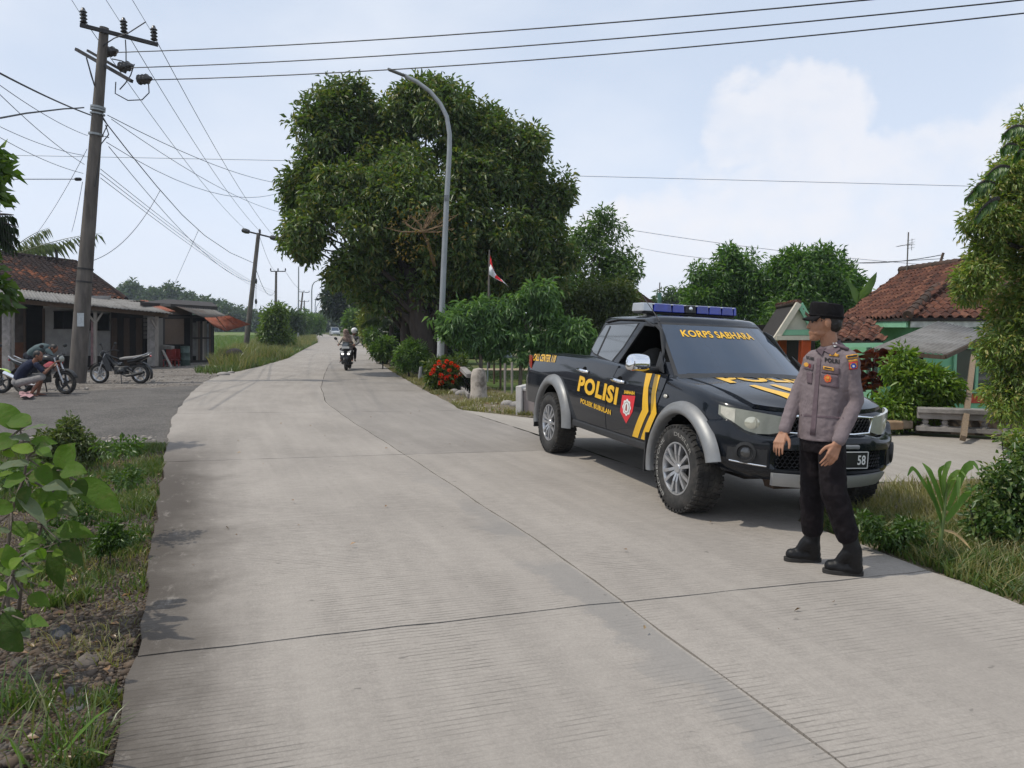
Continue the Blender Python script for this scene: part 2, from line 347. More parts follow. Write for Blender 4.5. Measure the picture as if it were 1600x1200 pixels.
def concrete(name, col, groove=True, lane=True):
    m, nt, N, L, P = nodes(name); uv = N.new('ShaderNodeUVMap').outputs[0]; sp = N.new('ShaderNodeSeparateXYZ'); L.new(uv, sp.inputs[0]); u, v = sp.outputs[0], sp.outputs[1]
    big = nz(N, L, mp(N, L, uv, (.5, .3, 1)), 1.6, 6, .6, .3, .72); fine = mth(N, L, 'ADD', mth(N, L, 'MULTIPLY', nz(N, L, uv, 60, 4, .75, .34, .66), .6), mth(N, L, 'MULTIPLY', nz(N, L, mp(N, L, uv, (.6, 1.3, 1)), 16, 4, .7, .35, .68), .4)); streak = nz(N, L, mp(N, L, uv, (1.8, .12, 1)), 3.2, 5, .6, .35, .7)
    cross = nz(N, L, mp(N, L, uv, (.25, 7, 1)), 3.0, 4, .6, .38, .72)
    c = mixrgb(N, L, big, tuple(x * .86 for x in col), tuple(x * 1.08 for x in col))
    c = mixrgb(N, L, mth(N, L, 'MULTIPLY', fine, .62), c, tuple(x * .55 for x in col))
    c = mixrgb(N, L, mth(N, L, 'MULTIPLY', streak, .28), c, tuple(x * 1.16 for x in col))
    c = mixrgb(N, L, mth(N, L, 'MULTIPLY', cross, .16), c, tuple(x * .7 for x in col))
    h = fine
    if groove:                   # tined grooves across the road, worn away in places
        wv = N.new('ShaderNodeTexWave'); wv.bands_direction = 'Y'; wv.inputs['Scale'].default_value = 9.3; wv.inputs['Distortion'].default_value = .55; wv.inputs['Detail'].default_value = 1.5; wv.inputs['Detail Scale'].default_value = .7
        L.new(mp(N, L, uv, (.35, 1, 1)), wv.inputs[0])
        g = mth(N, L, 'POWER', wv.outputs['Fac'], 9); worn = nz(N, L, mp(N, L, uv, (1, .55, 1)), 1.05, 4, .6, .40, .62); brk = nz(N, L, mp(N, L, uv, (1, 5, 1)), 4.5, 4, .65, .33, .6)
        g = mth(N, L, 'MULTIPLY', mth(N, L, 'MULTIPLY', g, worn), brk)
        c = mixrgb(N, L, mth(N, L, 'MULTIPLY', g, .85), c, tuple(x * .40 for x in col)); h = mth(N, L, 'SUBTRACT', mth(N, L, 'MULTIPLY', fine, .35), g)
    if lane:                     # soil washed on to the left margin; grey mortar smeared beside the middle joint
        soil = mth(N, L, 'MULTIPLY', mr(N, L, mth(N, L, 'ADD', u, mth(N, L, 'MULTIPLY', nz(N, L, uv, 1.3, 6, .65), .9)), -1.35, -2.2), nz(N, L, mp(N, L, uv, (1, .5, 1)), 7, 8, .75, .2, .46))
        soil = mth(N, L, 'MULTIPLY', soil, mr(N, L, v, 12.5, 8.0))
        c = mixrgb(N, L, mth(N, L, 'MULTIPLY', soil, .93), c, (.066, .055, .046))
        edge = mth(N, L, 'ADD', u, mth(N, L, 'MULTIPLY', nz(N, L, mp(N, L, uv, (1, 1.2, 1)), 2.2, 7, .7), .75))
        band = mth(N, L, 'MULTIPLY', mr(N, L, edge, .06, .16), mr(N, L, u, .0, -.03)); band = mth(N, L, 'MULTIPLY', mth(N, L, 'MULTIPLY', band, nz(N, L, mp(N, L, uv, (.3, .4, 1)), 1.0, 4, .6, .42, .52)), mr(N, L, v, 9.5, 5.5))
        c = mixrgb(N, L, mth(N, L, 'MULTIPLY', band, .6), c, (.215, .205, .195))
        spots = nz(N, L, mp(N, L, uv, (1, 2.0, 1)), 8.5, 3, .5, .71, .75); c = mixrgb(N, L, mth(N, L, 'MULTIPLY', spots, .55), c, (.11, .10, .09))
        rut = mth(N, L, 'MULTIPLY', mr(N, L, mth(N, L, 'ABSOLUTE', mth(N, L, 'SUBTRACT', u, 1.15)), .55, .1), nz(N, L, mp(N, L, uv, (2.5, .1, 1)), 3, 5, .6, .35, .65))
        c = mixrgb(N, L, mth(N, L, 'MULTIPLY', rut, .42), c, tuple(x * .75 for x in col))
    L.new(c, P.inputs['Base Color']); P.inputs['Roughness'].default_value = .88; P.inputs['Specular IOR Level'].default_value = .25
    L.new(bumpn(N, L, h, .004, .9), P.inputs['Normal']); return m
def soilmat(name, cols, scale=3.0, pebble=0.0, bump=.03, pscale=38):
    m, nt, N, L, P = nodes(name); co = N.new('ShaderNodeTexCoord').outputs['Object']
    c = mixrgb(N, L, nz(N, L, co, scale, 8, .65, .32, .68), cols[0], cols[1])
    if len(cols) > 2: c = mixrgb(N, L, nz(N, L, co, scale * .33, 6, .6, .45, .66), c, cols[2])
    if len(cols) > 3: c = mixrgb(N, L, mth(N, L, 'MULTIPLY', nz(N, L, co, scale * 4.7, 5, .7, .5, .7), .8), c, cols[3])
    h = nz(N, L, co, scale * 9, 8, .7)
    if pebble:
        vo = N.new('ShaderNodeTexVoronoi'); vo.inputs['Scale'].default_value = pscale; vo.inputs['Randomness'].default_value = 1; L.new(co, vo.inputs['Vector'])
        hs = N.new('ShaderNodeSeparateColor'); L.new(vo.outputs['Color'], hs.inputs[0])
        c = mixrgb(N, L, mth(N, L, 'MULTIPLY', mr(N, L, hs.outputs[0], .35, .9), pebble), c, (.30, .27, .24)); c = mixrgb(N, L, mth(N, L, 'MULTIPLY', mr(N, L, hs.outputs[1], .6, .95), pebble), c, (.07, .065, .06))
        h = mth(N, L, 'SUBTRACT', mth(N, L, 'MULTIPLY', h, .5), mth(N, L, 'MULTIPLY', vo.outputs['Distance'], 1.3))
    L.new(c, P.inputs['Base Color']); P.inputs['Roughness'].default_value = .95; P.inputs['Specular IOR Level'].default_value = .15; L.new(bumpn(N, L, h, bump), P.inputs['Normal']); return m
m_road = concrete('road_concrete', (.352, .318, .284)); m_apron = concrete('side_road_concrete', (.385, .35, .31), groove=False, lane=False)
m_road2 = concrete('worn_road_concrete', (.302, .274, .247)); m_joint = M('joint_filler', (.05, .045, .04), .9)
m_asphalt = soilmat('old_asphalt', [(.115, .108, .102), (.15, .14, .132), (.10, .095, .09), (.19, .178, .165)], 2.2, .35, .015, 55)
m_yard = soilmat('gravel_yard', [(.17, .15, .13), (.27, .245, .22), (.12, .10, .085)], 2.5, .7, .03, 24)
m_dirt = soilmat('verge_soil', [(.085, .058, .039), (.135, .094, .063), (.06, .045, .033), (.16, .12, .088)], 4, .5, .05, 45)
m_dry = soilmat('dry_verge', [(.20, .165, .105), (.155, .14, .07), (.25, .21, .15), (.10, .085, .055)], 3, .3, .03)
m_lawn = soilmat('lawn', [(.06, .095, .025), (.09, .13, .035), (.12, .12, .05)], 1.2)
m_earth = soilmat('ground', [(.085, .10, .04), (.12, .115, .055), (.07, .085, .03)], .35)
m_rice = soilmat('rice_field', [(.10, .155, .045), (.13, .18, .05), (.17, .18, .075)], .12)
# the ground: one sheet to the horizon
def sheet(name, xs, ys, mat, zf, kind='structure', parent=None):
    XX, YY = np.meshgrid(xs, ys); ZZ = zf(XX, YY); V = np.stack([XX, YY, ZZ], -1).reshape(-1, 3); ni = len(xs)
    a = (np.arange(len(ys) - 1)[:, None] * ni + np.arange(ni - 1)[None]).reshape(-1, 1); F = np.concatenate([a, a + 1, a + ni + 1, a + ni], 1)
    o = npmesh(name, V, F, mat, parent, 4); o.data.shade_smooth(); return tag(o, kind=kind) if kind else o
def gsp(lo, a, b, hi, n1, n2, n3): return np.concatenate([-np.geomspace(-lo, -a, n1), np.linspace(a, b, n2)[1:-1], np.geomspace(b, hi, n3)])
sheet('ground', gsp(-3000, -25, 20, 3000, 22, 90, 22), np.concatenate([np.linspace(-60, 0, 16), np.linspace(0, 60, 90)[1:], np.geomspace(60, 4500, 34)[1:]]), m_earth, lambda x, y: T(x, y) - .06)
# road slabs, lane by lane; each cast slab is a piece with open joints
road = tag(empty('road', (0, 0, 0)), kind='structure')
SY = [-6, -1.6, 4.31, 9.3, 14.3, 19.4, 24.5, 29.6, 34.8, 40.2, 46, 52, 58, 66, 76, 88, 105, 125, 150, 205, 300, 470]
def st(y, side):                 # where the cross joint at middle y meets a road edge
    k = max(0, min(1, (16 - y) / 12))
    if side < 0: yy = y - (.22 + .52 * k) * (1 if y < 40 else .4); return (X(EL, yy), yy)
    yy = y + (.15 + .42 * k) * (1 if y < 40 else .4); return (X(ER, yy), yy)
def slab(i, side):
    y0, y1 = SY[i], SY[i + 1]; gap = .007 if y0 < 40 else 0; n = 26 if y0 < 12 else 10; mth_ = 12 if y0 < 12 else 6
    P = []; uvs = []
    for j in range(n + 1):
        y = y0 + (y1 - y0) * j / n; c = (X(EC, y), y); e = st(y, side); w = math.hypot(c[0] - e[0], c[1] - e[1]); row = []
        for k in range(mth_ + 1):
            t = k / mth_; q = (c[0] + (e[0] - c[0]) * t, c[1] + (e[1] - c[1]) * t)
            gj = gap if j == 0 else -gap if j == n else 0; gk = side * gap if k == 0 else 0
            jit = (.022 * math.sin(q[1] * 5.3) * math.sin(q[1] * 2.1 + 1) + .010 * math.sin(q[1] * 23 + 2 * math.sin(q[1] * 7))) if k == mth_ and y < 40 else 0
            if y0 < 40:
                if j in (0, n): gj += .010 * math.sin(q[0] * 9.1 + y0) * math.sin(q[0] * 3.7) + .0035 * math.sin(q[0] * 61 + j) 
                if k == 0: gk += .012 * math.sin(y * 3.1) * math.sin(y * 1.3 + 2) + .0035 * math.sin(y * 47 + side)
            row.append((q[0] + gk + jit, q[1] + gj, gz(q[1]))); uvs.append((side * w * t, y))
        P.append(row)
    top = [p for r in P for p in r]; ni = mth_ + 1; mb = MB(); F = []
    for j in range(n):
        for k in range(mth_):
            q = (j * ni + k, j * ni + k + 1, (j + 1) * ni + k + 1, (j + 1) * ni + k); F.append(q if side > 0 else q[::-1])
    rim = [k for k in range(ni)] + [j * ni + mth_ for j in range(1, n + 1)] + [n * ni + k for k in range(mth_ - 1, -1, -1)] + [j * ni for j in range(n - 1, 0, -1)]
    low = [(top[q][0], top[q][1], top[q][2] - .09) for q in rim]; b = len(top); m = len(rim)
    for q in range(m): F.append((rim[q], rim[(q + 1) % m], b + (q + 1) % m, b + q)[::-1 if side > 0 else 1])
    mb.add(top + low, F); o = mb.build('slab', m_road2 if side > 0 and 9 < y0 < 40 else m_road, road); me = o.data; uvl = me.uv_layers.new(name='UVMap'); uv2 = uvs + [uvs[q] for q in rim]
    for lp in me.loops: uvl.data[lp.index].uv = uv2[lp.vertex_index]
for i in range(len(SY) - 1):
    for s_ in (-1, 1): slab(i, s_)
def ribbon(name, A, B, mat, dz=.004, n=24, m=8, flat=False, kind='structure', uvm=False, parent=None, noise=0.0):
    A, B = (np.array(a, float) for a in (A, B))
    def rs(p):
        s = np.concatenate([[0], np.cumsum(np.hypot(*np.diff(p, axis=0).T))]); s /= s[-1]; t = np.linspace(0, 1, n + 1); return np.stack([np.interp(t, s, p[:, 0]), np.interp(t, s, p[:, 1])], 1)
    a, b = rs(A), rs(B); t = np.linspace(0, 1, m + 1)[None, :, None]; Q = a[:, None] * (1 - t) + b[:, None] * t; x, y = Q[..., 0], Q[..., 1]
    z = (gzv(y) if flat else T(x, y)) + dz + (noise * wob(x, y, 5.1, 2) + noise * .7 * wob(x, y, 13.7, 5) if noise else 0)
    V = np.stack([x, y, z], -1).reshape(-1, 3); q = (np.arange(n)[:, None] * (m + 1) + np.arange(m)[None]).reshape(-1, 1); F = np.concatenate([q, q + 1, q + m + 2, q + m + 1], 1)
    o = npmesh(name, V, F, mat, parent, 4); o.data.shade_smooth()
    b_ = bmesh.new(); b_.from_mesh(o.data); bmesh.ops.recalc_face_normals(b_, faces=b_.faces)
    if sum(f.normal.z for f in b_.faces) < 0: bmesh.ops.reverse_faces(b_, faces=b_.faces)
    b_.to_mesh(o.data); b_.free()
    if uvm:
        u = o.data.uv_layers.new(name='UVMap')
        for lp in o.data.loops: c = o.data.vertices[lp.vertex_index].co; u.data[lp.index].uv = (c.x * .95 + c.y * .3, c.y * .95 - c.x * .3)
    return tag(o, kind=kind) if kind else o
# dark bed under the joints
ribbon('road_bed', [(p[0] + .02, p[1]) for p in EL[:14]], [(X(ER, p[1]) - .02, p[1]) for p in EL[:14]], m_joint, -.03, 60, 4, True)
NEAR_R = [(2.30, 6.1), (2.75, 6.9), (3.72, 7.6), (5.35, 7.92), (9, 8.7), (20, 10.9)]
FAR_R = [(-.98, 14.68), (.46, 13.57), (2.4, 12.5), (4.6, 12.0), (6.2, 11.72), (7.4, 11.22), (9, 10.9), (20, 12.4)]
def off_(P, d): return [(p[0] + d, p[1]) for p in P]
side_road = ribbon('side_road', NEAR_R, FAR_R, m_apron, -.002, 40, 16, True, uvm=True)
# left: old asphalt side road, gravel yard, earthy verge
ribbon('asphalt_road', [(-4.70, 10.42), (-6.96, 10.30), (-12, 9.6), (-40, 7)], [(-8.9, 22.5), (-10.9, 20), (-16, 16.6), (-40, 13)], m_asphalt, .012, 30, 14)
ribbon('gravel_yard', [(-9.1, 22.4), (-11, 20), (-16, 16.6), (-40, 13)], [(-11.4, 37), (-13, 38), (-20, 40), (-40, 42)], m_yard, .008, 30, 20, noise=.015)
ribbon('earth_verge', [(X(EL, y) + .03, y) for y in np.linspace(-5, 10.42, 30)], [(-9 - .2 * k, -5 + k * 15.0 / 29) for k in range(30)], m_dirt, .01, 110, 60, noise=.022)
# right: grassy wedge, dry verge by the garden wall, lawn and yards behind
WEDGE = [(2.25, 6.15), (2.72, 6.95), (3.70, 7.66), (5.33, 7.99), (9, 8.8), (9, 0), (4.2, .5), (3.3, 2.65), (2.83, 4.23), (2.47, 5.47)]
ribbon('grass_wedge', WEDGE[:5], [WEDGE[0], WEDGE[9], WEDGE[8], WEDGE[7], (6.5, -.5)], m_dry, .03, 40, 16, noise=.015)
VERGE_R = [(X(ER, y) + .03, y) for y in (14.75, 16.35, 20.1, 24, 28.6, 33, 38, 46, 55.7, 70, 86.6, 110)]
VERGE_RB = [(2.9, 12.3), (1.6, 14.4), (.3, 17.8), (-.8, 22), (-2.2, 27), (-4.2, 33.5), (-5.6, 38.5), (-7.6, 46), (-8.8, 55.7), (-12.3, 70), (-15, 86.6), (-20, 110)]
ribbon('dry_verge', [(.5, 13.62)] + VERGE_R, [(3.6, 11.2)] + VERGE_RB, m_dry, .03, 60, 10, noise=.02)
ribbon('lawn', VERGE_RB[1:7], [(14, 15.5), (16, 22), (16, 28), (16, 36), (14, 46), (10, 56)], m_lawn, .02, 30, 30)
_lp = D(690, 568, 36); ribbon('garden_path', [(-1.6, 30.4), (1.5, 30.2), (5.5, 30.3)], [(-1.4, 32.2), (1.6, 32.1), (5.6, 32.3)], M('path_sand', (.34, .27, .18), .95), .035, 12, 4)
ribbon('rice_field', [(-13.8, 42), (-18.2, 60), (-24, 86), (-42, 140), (-75, 220)], [(-46, 43), (-75, 70), (-110, 110), (-150, 160), (-190, 240)], m_rice, .05, 24, 24)
# ---------------------------------------------------------------- scattering on the ground
def inside(P, poly):
    p = np.asarray(poly); r = np.zeros(len(P), bool); j = len(p) - 1
    for i in range(len(p)):
        c = ((p[i, 1] > P[:, 1]) != (p[j, 1] > P[:, 1])) & (P[:, 0] < (p[j, 0] - p[i, 0]) * (P[:, 1] - p[i, 1]) / (p[j, 1] - p[i, 1] + 1e-12) + p[i, 0]); r ^= c; j = i
    return r
def scatter(poly, n, seed, clus=0.0, nc=60, z=0.0):
    r = rng(seed); p = np.asarray(poly, float); lo, hi = p.min(0), p.max(0); out = []; tot = 0
    C = lo + (hi - lo) * r.random((nc, 2)) if clus else None
    while tot < n:
        q = lo + (hi - lo) * r.random((n, 2)) if not clus else C[r.integers(0, nc, n)] + r.normal(size=(n, 2)) * clus * (.4 + r.random((n, 1)))
        q = q[inside(q, p)]; out.append(q); tot += len(q)
        if len(out) > 60: break
    q = np.concatenate(out)[:n]; return np.concatenate([q, (T(q[:, 0], q[:, 1]) + z)[:, None]], 1)
m_gr = leafmat('green_grass', [(.05, .10, .02), (.085, .145, .03), (.13, .17, .05), (.17, .16, .075)], .3)
m_gd = leafmat('dry_grass', [(.12, .145, .04), (.24, .22, .09), (.33, .28, .14), (.16, .165, .055)], .3)
m_gt = leafmat('tall_grass', [(.085, .13, .03), (.14, .165, .05), (.22, .20, .09), (.30, .25, .13)], .35)
LV = [(X(EL, y) - .02, y) for y in np.linspace(1.5, 10.3, 14)]
blades('grass', np.concatenate([scatter(LV[7:] + [(-6.9, 10.2), (-5.6, 7.2)], 9000, 11, .22, 60), scatter(LV[4:] + [(-5.5, 10), (-3.2, 4.6)], 4500, 12, .13, 60), scatter(LV[:6] + [(-3.2, 5.2), (-2.0, 1.5)], 1100, 13, .05, 26)]), .085, .011, m_gr, seed=4, lean=.55)
blades('grass', np.concatenate([scatter(LV[3:] + [(-5.8, 10), (-3.4, 4.2)], 4200, 27, .3, 50), scatter(LV[:5] + [(-3.4, 4.4), (-2.3, 1.6)], 500, 28, .2, 24)]), .07, .006, m_gd, seed=13, lean=.9)
blades('grass', scatter([(-3.4, .9), (-1.0, .9), (-1.45, 2.6), (-1.75, 3.3), (-3.4, 3.0)], 750, 15, .10, 14), .16, .009, m_gr, seed=5, lean=.8)
WED2 = [(2.38, 6.0), (2.78, 6.85), (3.72, 7.5), (5.35, 7.82), (9, 8.55), (9, 0), (4.4, .5), (3.45, 2.65), (2.97, 4.23), (2.6, 5.47)]
blades('grass', np.concatenate([scatter(WED2, 26000, 16, .35, 110), scatter([(2.5, 5.9), (3.7, 7.4), (6, 7.8), (6, 6), (3.6, 4.6)], 9000, 17)]), .16, .008, m_gd, seed=6, lean=.6)
blades('grass', scatter([(2.4, 6.0), (2.9, 6.6), (3.7, 5.5), (3.6, 4.2), (2.95, 4.25), (2.6, 5.4)], 6500, 18, .12, 60), .13, .016, m_gr, seed=7, lean=.7)
blades('grass', np.concatenate([scatter([(.5, 13.7)] + VERGE_R[:6] + VERGE_RB[5::-1], 15000, 19, .3, 160), scatter(VERGE_R[5:] + VERGE_RB[:4:-1], 9000, 20, .6, 120)]), .12, .02, m_gd, seed=8, lean=.6)
LF = [(X(EL, y) - .1, y) for y in (28, 33.5, 42, 60, 87, 123, 150)]
blades('tall_grass', np.concatenate([scatter(LF + [(-50, 150), (-36, 110), (-24, 70), (-17.5, 46), (-14.6, 38), (-12.6, 32)], 34000, 21, 1.1, 260)]), .62, .035, m_gt, seed=9, lean=.5)
blades('roadside_grass', np.concatenate([scatter([(X(EL, y) - .02, y) for y in (27, 30, 33.5, 42, 60, 87)] + [(-24.5, 86), (-18.6, 60), (-14.6, 42), (-13.2, 34), (-12, 29)], 22000, 22, .5, 220)]), .28, .03, m_gr, seed=10, lean=.6)
blades('rice_plants', scatter([(-16, 45), (-20.5, 62), (-26, 86), (-44, 140), (-100, 150), (-60, 70), (-38, 46)], 30000, 23), .45, .06, leafmat('rice', [(.085, .155, .038), (.12, .19, .046), (.18, .20, .07)], .35), seed=11, lean=.4)
blades('lawn_grass', scatter([(-1.5, 24), (8, 18), (9, 30), (1, 31), (-2, 28)], 9000, 24), .07, .03, m_gr, seed=12)
# pebbles on the verge and the yard
def pebbles(name, P, size, mat, seed, flat=.62):
    r = rng(seed); t = (1 + 5 ** .5) / 2
    B = unit(np.array([(-1, t, 0), (1, t, 0), (-1, -t, 0), (1, -t, 0), (0, -1, t), (0, 1, t), (0, -1, -t), (0, 1, -t), (t, 0, -1), (t, 0, 1), (-t, 0, -1), (-t, 0, 1)], float))
    Fi = np.array([(0, 11, 5), (0, 5, 1), (0, 1, 7), (0, 7, 10), (0, 10, 11), (1, 5, 9), (5, 11, 4), (11, 10, 2), (10, 7, 6), (7, 1, 8), (3, 9, 4), (3, 4, 2), (3, 2, 6), (3, 6, 8), (3, 8, 9), (4, 9, 5), (2, 4, 11), (6, 2, 10), (8, 6, 7), (9, 8, 1)])
    n = len(P); s = size * np.exp(r.normal(size=n) * .45); a = r.random(n) * 6.283; V = B[None] * (1 + .22 * r.normal(size=(n, 12, 1))); V = V * np.stack([s * (.8 + .5 * r.random(n)), s * (.6 + .4 * r.random(n)), s * flat], 1)[:, None]
    x = V[..., 0] * np.cos(a)[:, None] - V[..., 1] * np.sin(a)[:, None]; y = V[..., 0] * np.sin(a)[:, None] + V[..., 1] * np.cos(a)[:, None]
    V = np.stack([x, y, V[..., 2]], -1) + P[:, None] + np.array([0, 0, 1]) * (s * flat * .35)[:, None, None]
    F = (np.arange(n)[:, None, None] * 12 + Fi[None]).reshape(-1, 3); o = npmesh(name, V.reshape(-1, 3), F, mat); return tag(o, kind='stuff')
def stonemat(name, cols):
    m, nt, N, L, P = nodes(name); g = N.new('ShaderNodeNewGeometry'); rr = N.new('ShaderNodeValToRGB'); L.new(g.outputs['Random Per Island'], rr.inputs[0]); E = rr.color_ramp.elements
    while len(E) < len(cols): E.new(.5)
    for i, c in enumerate(cols): E[i].position = i / (len(cols) - 1); E[i].color = (*c, 1)
    co = N.new('ShaderNodeTexCoord').outputs['Object']; c = mixrgb(N, L, mth(N, L, 'MULTIPLY', nz(N, L, co, 45, 6, .7, .4, .7), .5), rr.outputs[0], (.07, .06, .05)); L.new(c, P.inputs['Base Color']); P.inputs['Roughness'].default_value = .9; P.inputs['Specular IOR Level'].default_value = .25; return m
m_peb = stonemat('pebble', [(.07, .052, .041), (.115, .082, .058), (.155, .112, .08), (.085, .074, .068), (.18, .135, .098)])
pebbles('gravel', np.concatenate([scatter(LV[:5] + [(-4.2, 4.6), (-3.6, 1.2)], 9500, 31), scatter(LV[:7] + [(-5, 7), (-4, 2)], 2500, 32, 2.5 * .1, 40)]), .0125, m_peb, 33)
pebbles('yard_gravel', np.concatenate([scatter([(-9.3, 22.6), (-12, 19.8), (-18, 18), (-20, 26), (-13, 30), (-10.8, 30)], 1400, 34, .7, 60), scatter([(-4.9, 10.5), (-7.2, 10.5), (-7.4, 11.2), (-5.2, 11.2)], 200, 35)]), .026, stonemat('yard_stone', [(.2, .18, .16), (.32, .29, .26), (.26, .23, .2), (.42, .39, .35)]), 36)
pebbles('verge_gravel', scatter([(.6, 13.65), (-.9, 14.9), (-1.35, 16.4), (-2.3, 20.2), (-1.2, 21.5), (.4, 17.5), (1.5, 14.6)], 1500, 37, .4, 60), .02, stonemat('verge_stone', [(.28, .25, .2), (.4, .36, .3), (.2, .18, .15)]), 38)
# a litter of dry leaves along the edges
m_lit = leafmat('dry_leaf', [(.20, .10, .04), (.28, .16, .07), (.14, .08, .04), (.32, .22, .11)], .1)
def litter(P, seed, L=.06):
    r = rng(seed); n = len(P); d = r.normal(size=(n, 3)); d[:, 2] *= .15; nv = r.normal(size=(n, 3)) * .35 + [0, 0, 1]; s = L * (.5 + r.random(n)); return tag(leaves('fallen_leaves', P + [0, 0, .018], d, nv, s, s * .5, m_lit, None, .25, .1), kind='stuff')
litter(np.concatenate([scatter(LV + [(-5.6, 10), (-4, 4), (-2.4, 1.5)], 260, 41), scatter([(2.5, 5.6), (2.8, 5.9), (4.4, 3.2), (4.0, 1.6), (3.4, 2.65), (2.93, 4.23)], 420, 42)]), 43)
litter(np.concatenate([scatter([(-2, 4), (-3.5, 8), (-6, 16), (-3, 18), (.3, 10), (2.3, 5.5), (2.4, 3)], 34, 46, z=.05)]), 47, .035)
litter(scatter([(.5, 13.7), (-.9, 14.9), (-2.3, 20.2), (-4.3, 28.5), (-2.6, 27), (-.9, 21.5), (1.5, 14.6)], 900, 44), 45, .09)
for v_ in side_road.data.vertices:               # the side road falls gently away from the main one
    v_.co.z -= .045 * max(0, min(2.2, v_.co.x - X(ER, v_.co.y)))
# ================================================================ PICKUP TRUCK   local axes: x ahead of the front axle, y to its left, z up
m_paint = M('truck_paint', (.008, .0105, .0155), .25, .0, .12, 3, coat=.7, spec=.05, dirt=((.10, .09, .08), .06, 2.5))
m_trim = M('black_plastic', (.018, .018, .019), .55, 0, .2, 20, .002, 90); m_dark = M('dark_recess', (.004, .004, .004), .95, spec=.05)
m_silver = M('silver_cladding', (.225, .23, .235), .45, .35, .08, 8, dirt=((.16, .14, .12), .35, 3)); m_chrome = M('chrome', (.82, .83, .85), .06, 1.0, .03, 4)
m_alloy = M('alloy', (.50, .51, .53), .3, .75, .1, 9, dirt=((.18, .16, .14), .4, 9)); m_tyre = M('tyre_rubber', (.022, .021, .020), .82, 0, .3, 14, .002, 80, dirt=((.085, .075, .065), .45, 7))
m_glass = M('tinted_glass', (.020, .036, .064), .03, 0, .1, 2, coat=1.0, spec=.2); m_sglass = M('side_glass', (.05, .058, .062), .04, 0, .1, 2, coat=1, spec=.9)
m_yel = M('yellow_vinyl', (.78, .44, .012), .4, 0, .06, 4, coat=.2); m_red = M('red_vinyl', (.62, .02, .03), .4, 0, .06, 5); m_white = M('white_vinyl', (.72, .72, .70), .5, 0, .06, 5); m_grayv = M('grey_vinyl', (.34, .35, .33), .5)
m_lens = M('clear_lamp', (.30, .31, .27), .18, 0, .12, 6, coat=.9); m_bowl = M('lamp_bowl', (.56, .55, .45), .12, .35, .15, 8, coat=1); m_ind = M('indicator_lens', (.62, .60, .52), .2, 0, .2, 14, coat=1)
m_blue = M('blue_lens', (.010, .026, .30), .16, 0, .25, 12, coat=1); m_redlens = M('red_lens', (.42, .008, .02), .15, 0, .2, 8, coat=1); m_seat = M('seat_cloth', (.05, .048, .045), .9)
TX, TY, TYAW = 2.216, 6.677, rad(-72.9); FW, RW, WZ = 0.0, -3.17, .37
truck = thing('pickup_truck', 'dark blue police pickup with yellow lettering and blue light bar, parked on the concrete', 'pickup truck', (TX, TY, -.0345), TYAW)
truck.rotation_euler = (rad(-2.6), 0, TYAW)
def tW(x, z):
    w = .847; w -= .058 * ((z - .75) / .42) ** 2 if z > .75 else .04 * ((.75 - z) / .32) ** 2
    return w - (.02 * ((-2.3 - x) / 2.2) ** 2 if x < -2.3 else 0)
def tZ(x): return float(np.interp(x, [-4.5, -4.1, -3.2, -2.3, -.45, 0, .3, .55, .72, .86], [1.165, 1.195, 1.235, 1.235, 1.135, 1.085, 1.04, .995, .955, .915]))
def nose(th, z, out=0.0, X0=.78, W=.845, xs=.1, p=2.75):     # th in degrees, negative on the truck's right
    a = rad(abs(th)); s = math.sin(a) ** (2 / p); c = max(0, math.cos(a)) ** (2 / p)
    return Vector((xs + (X0 - xs + out) * c, math.copysign((W + out) * s, th), z))
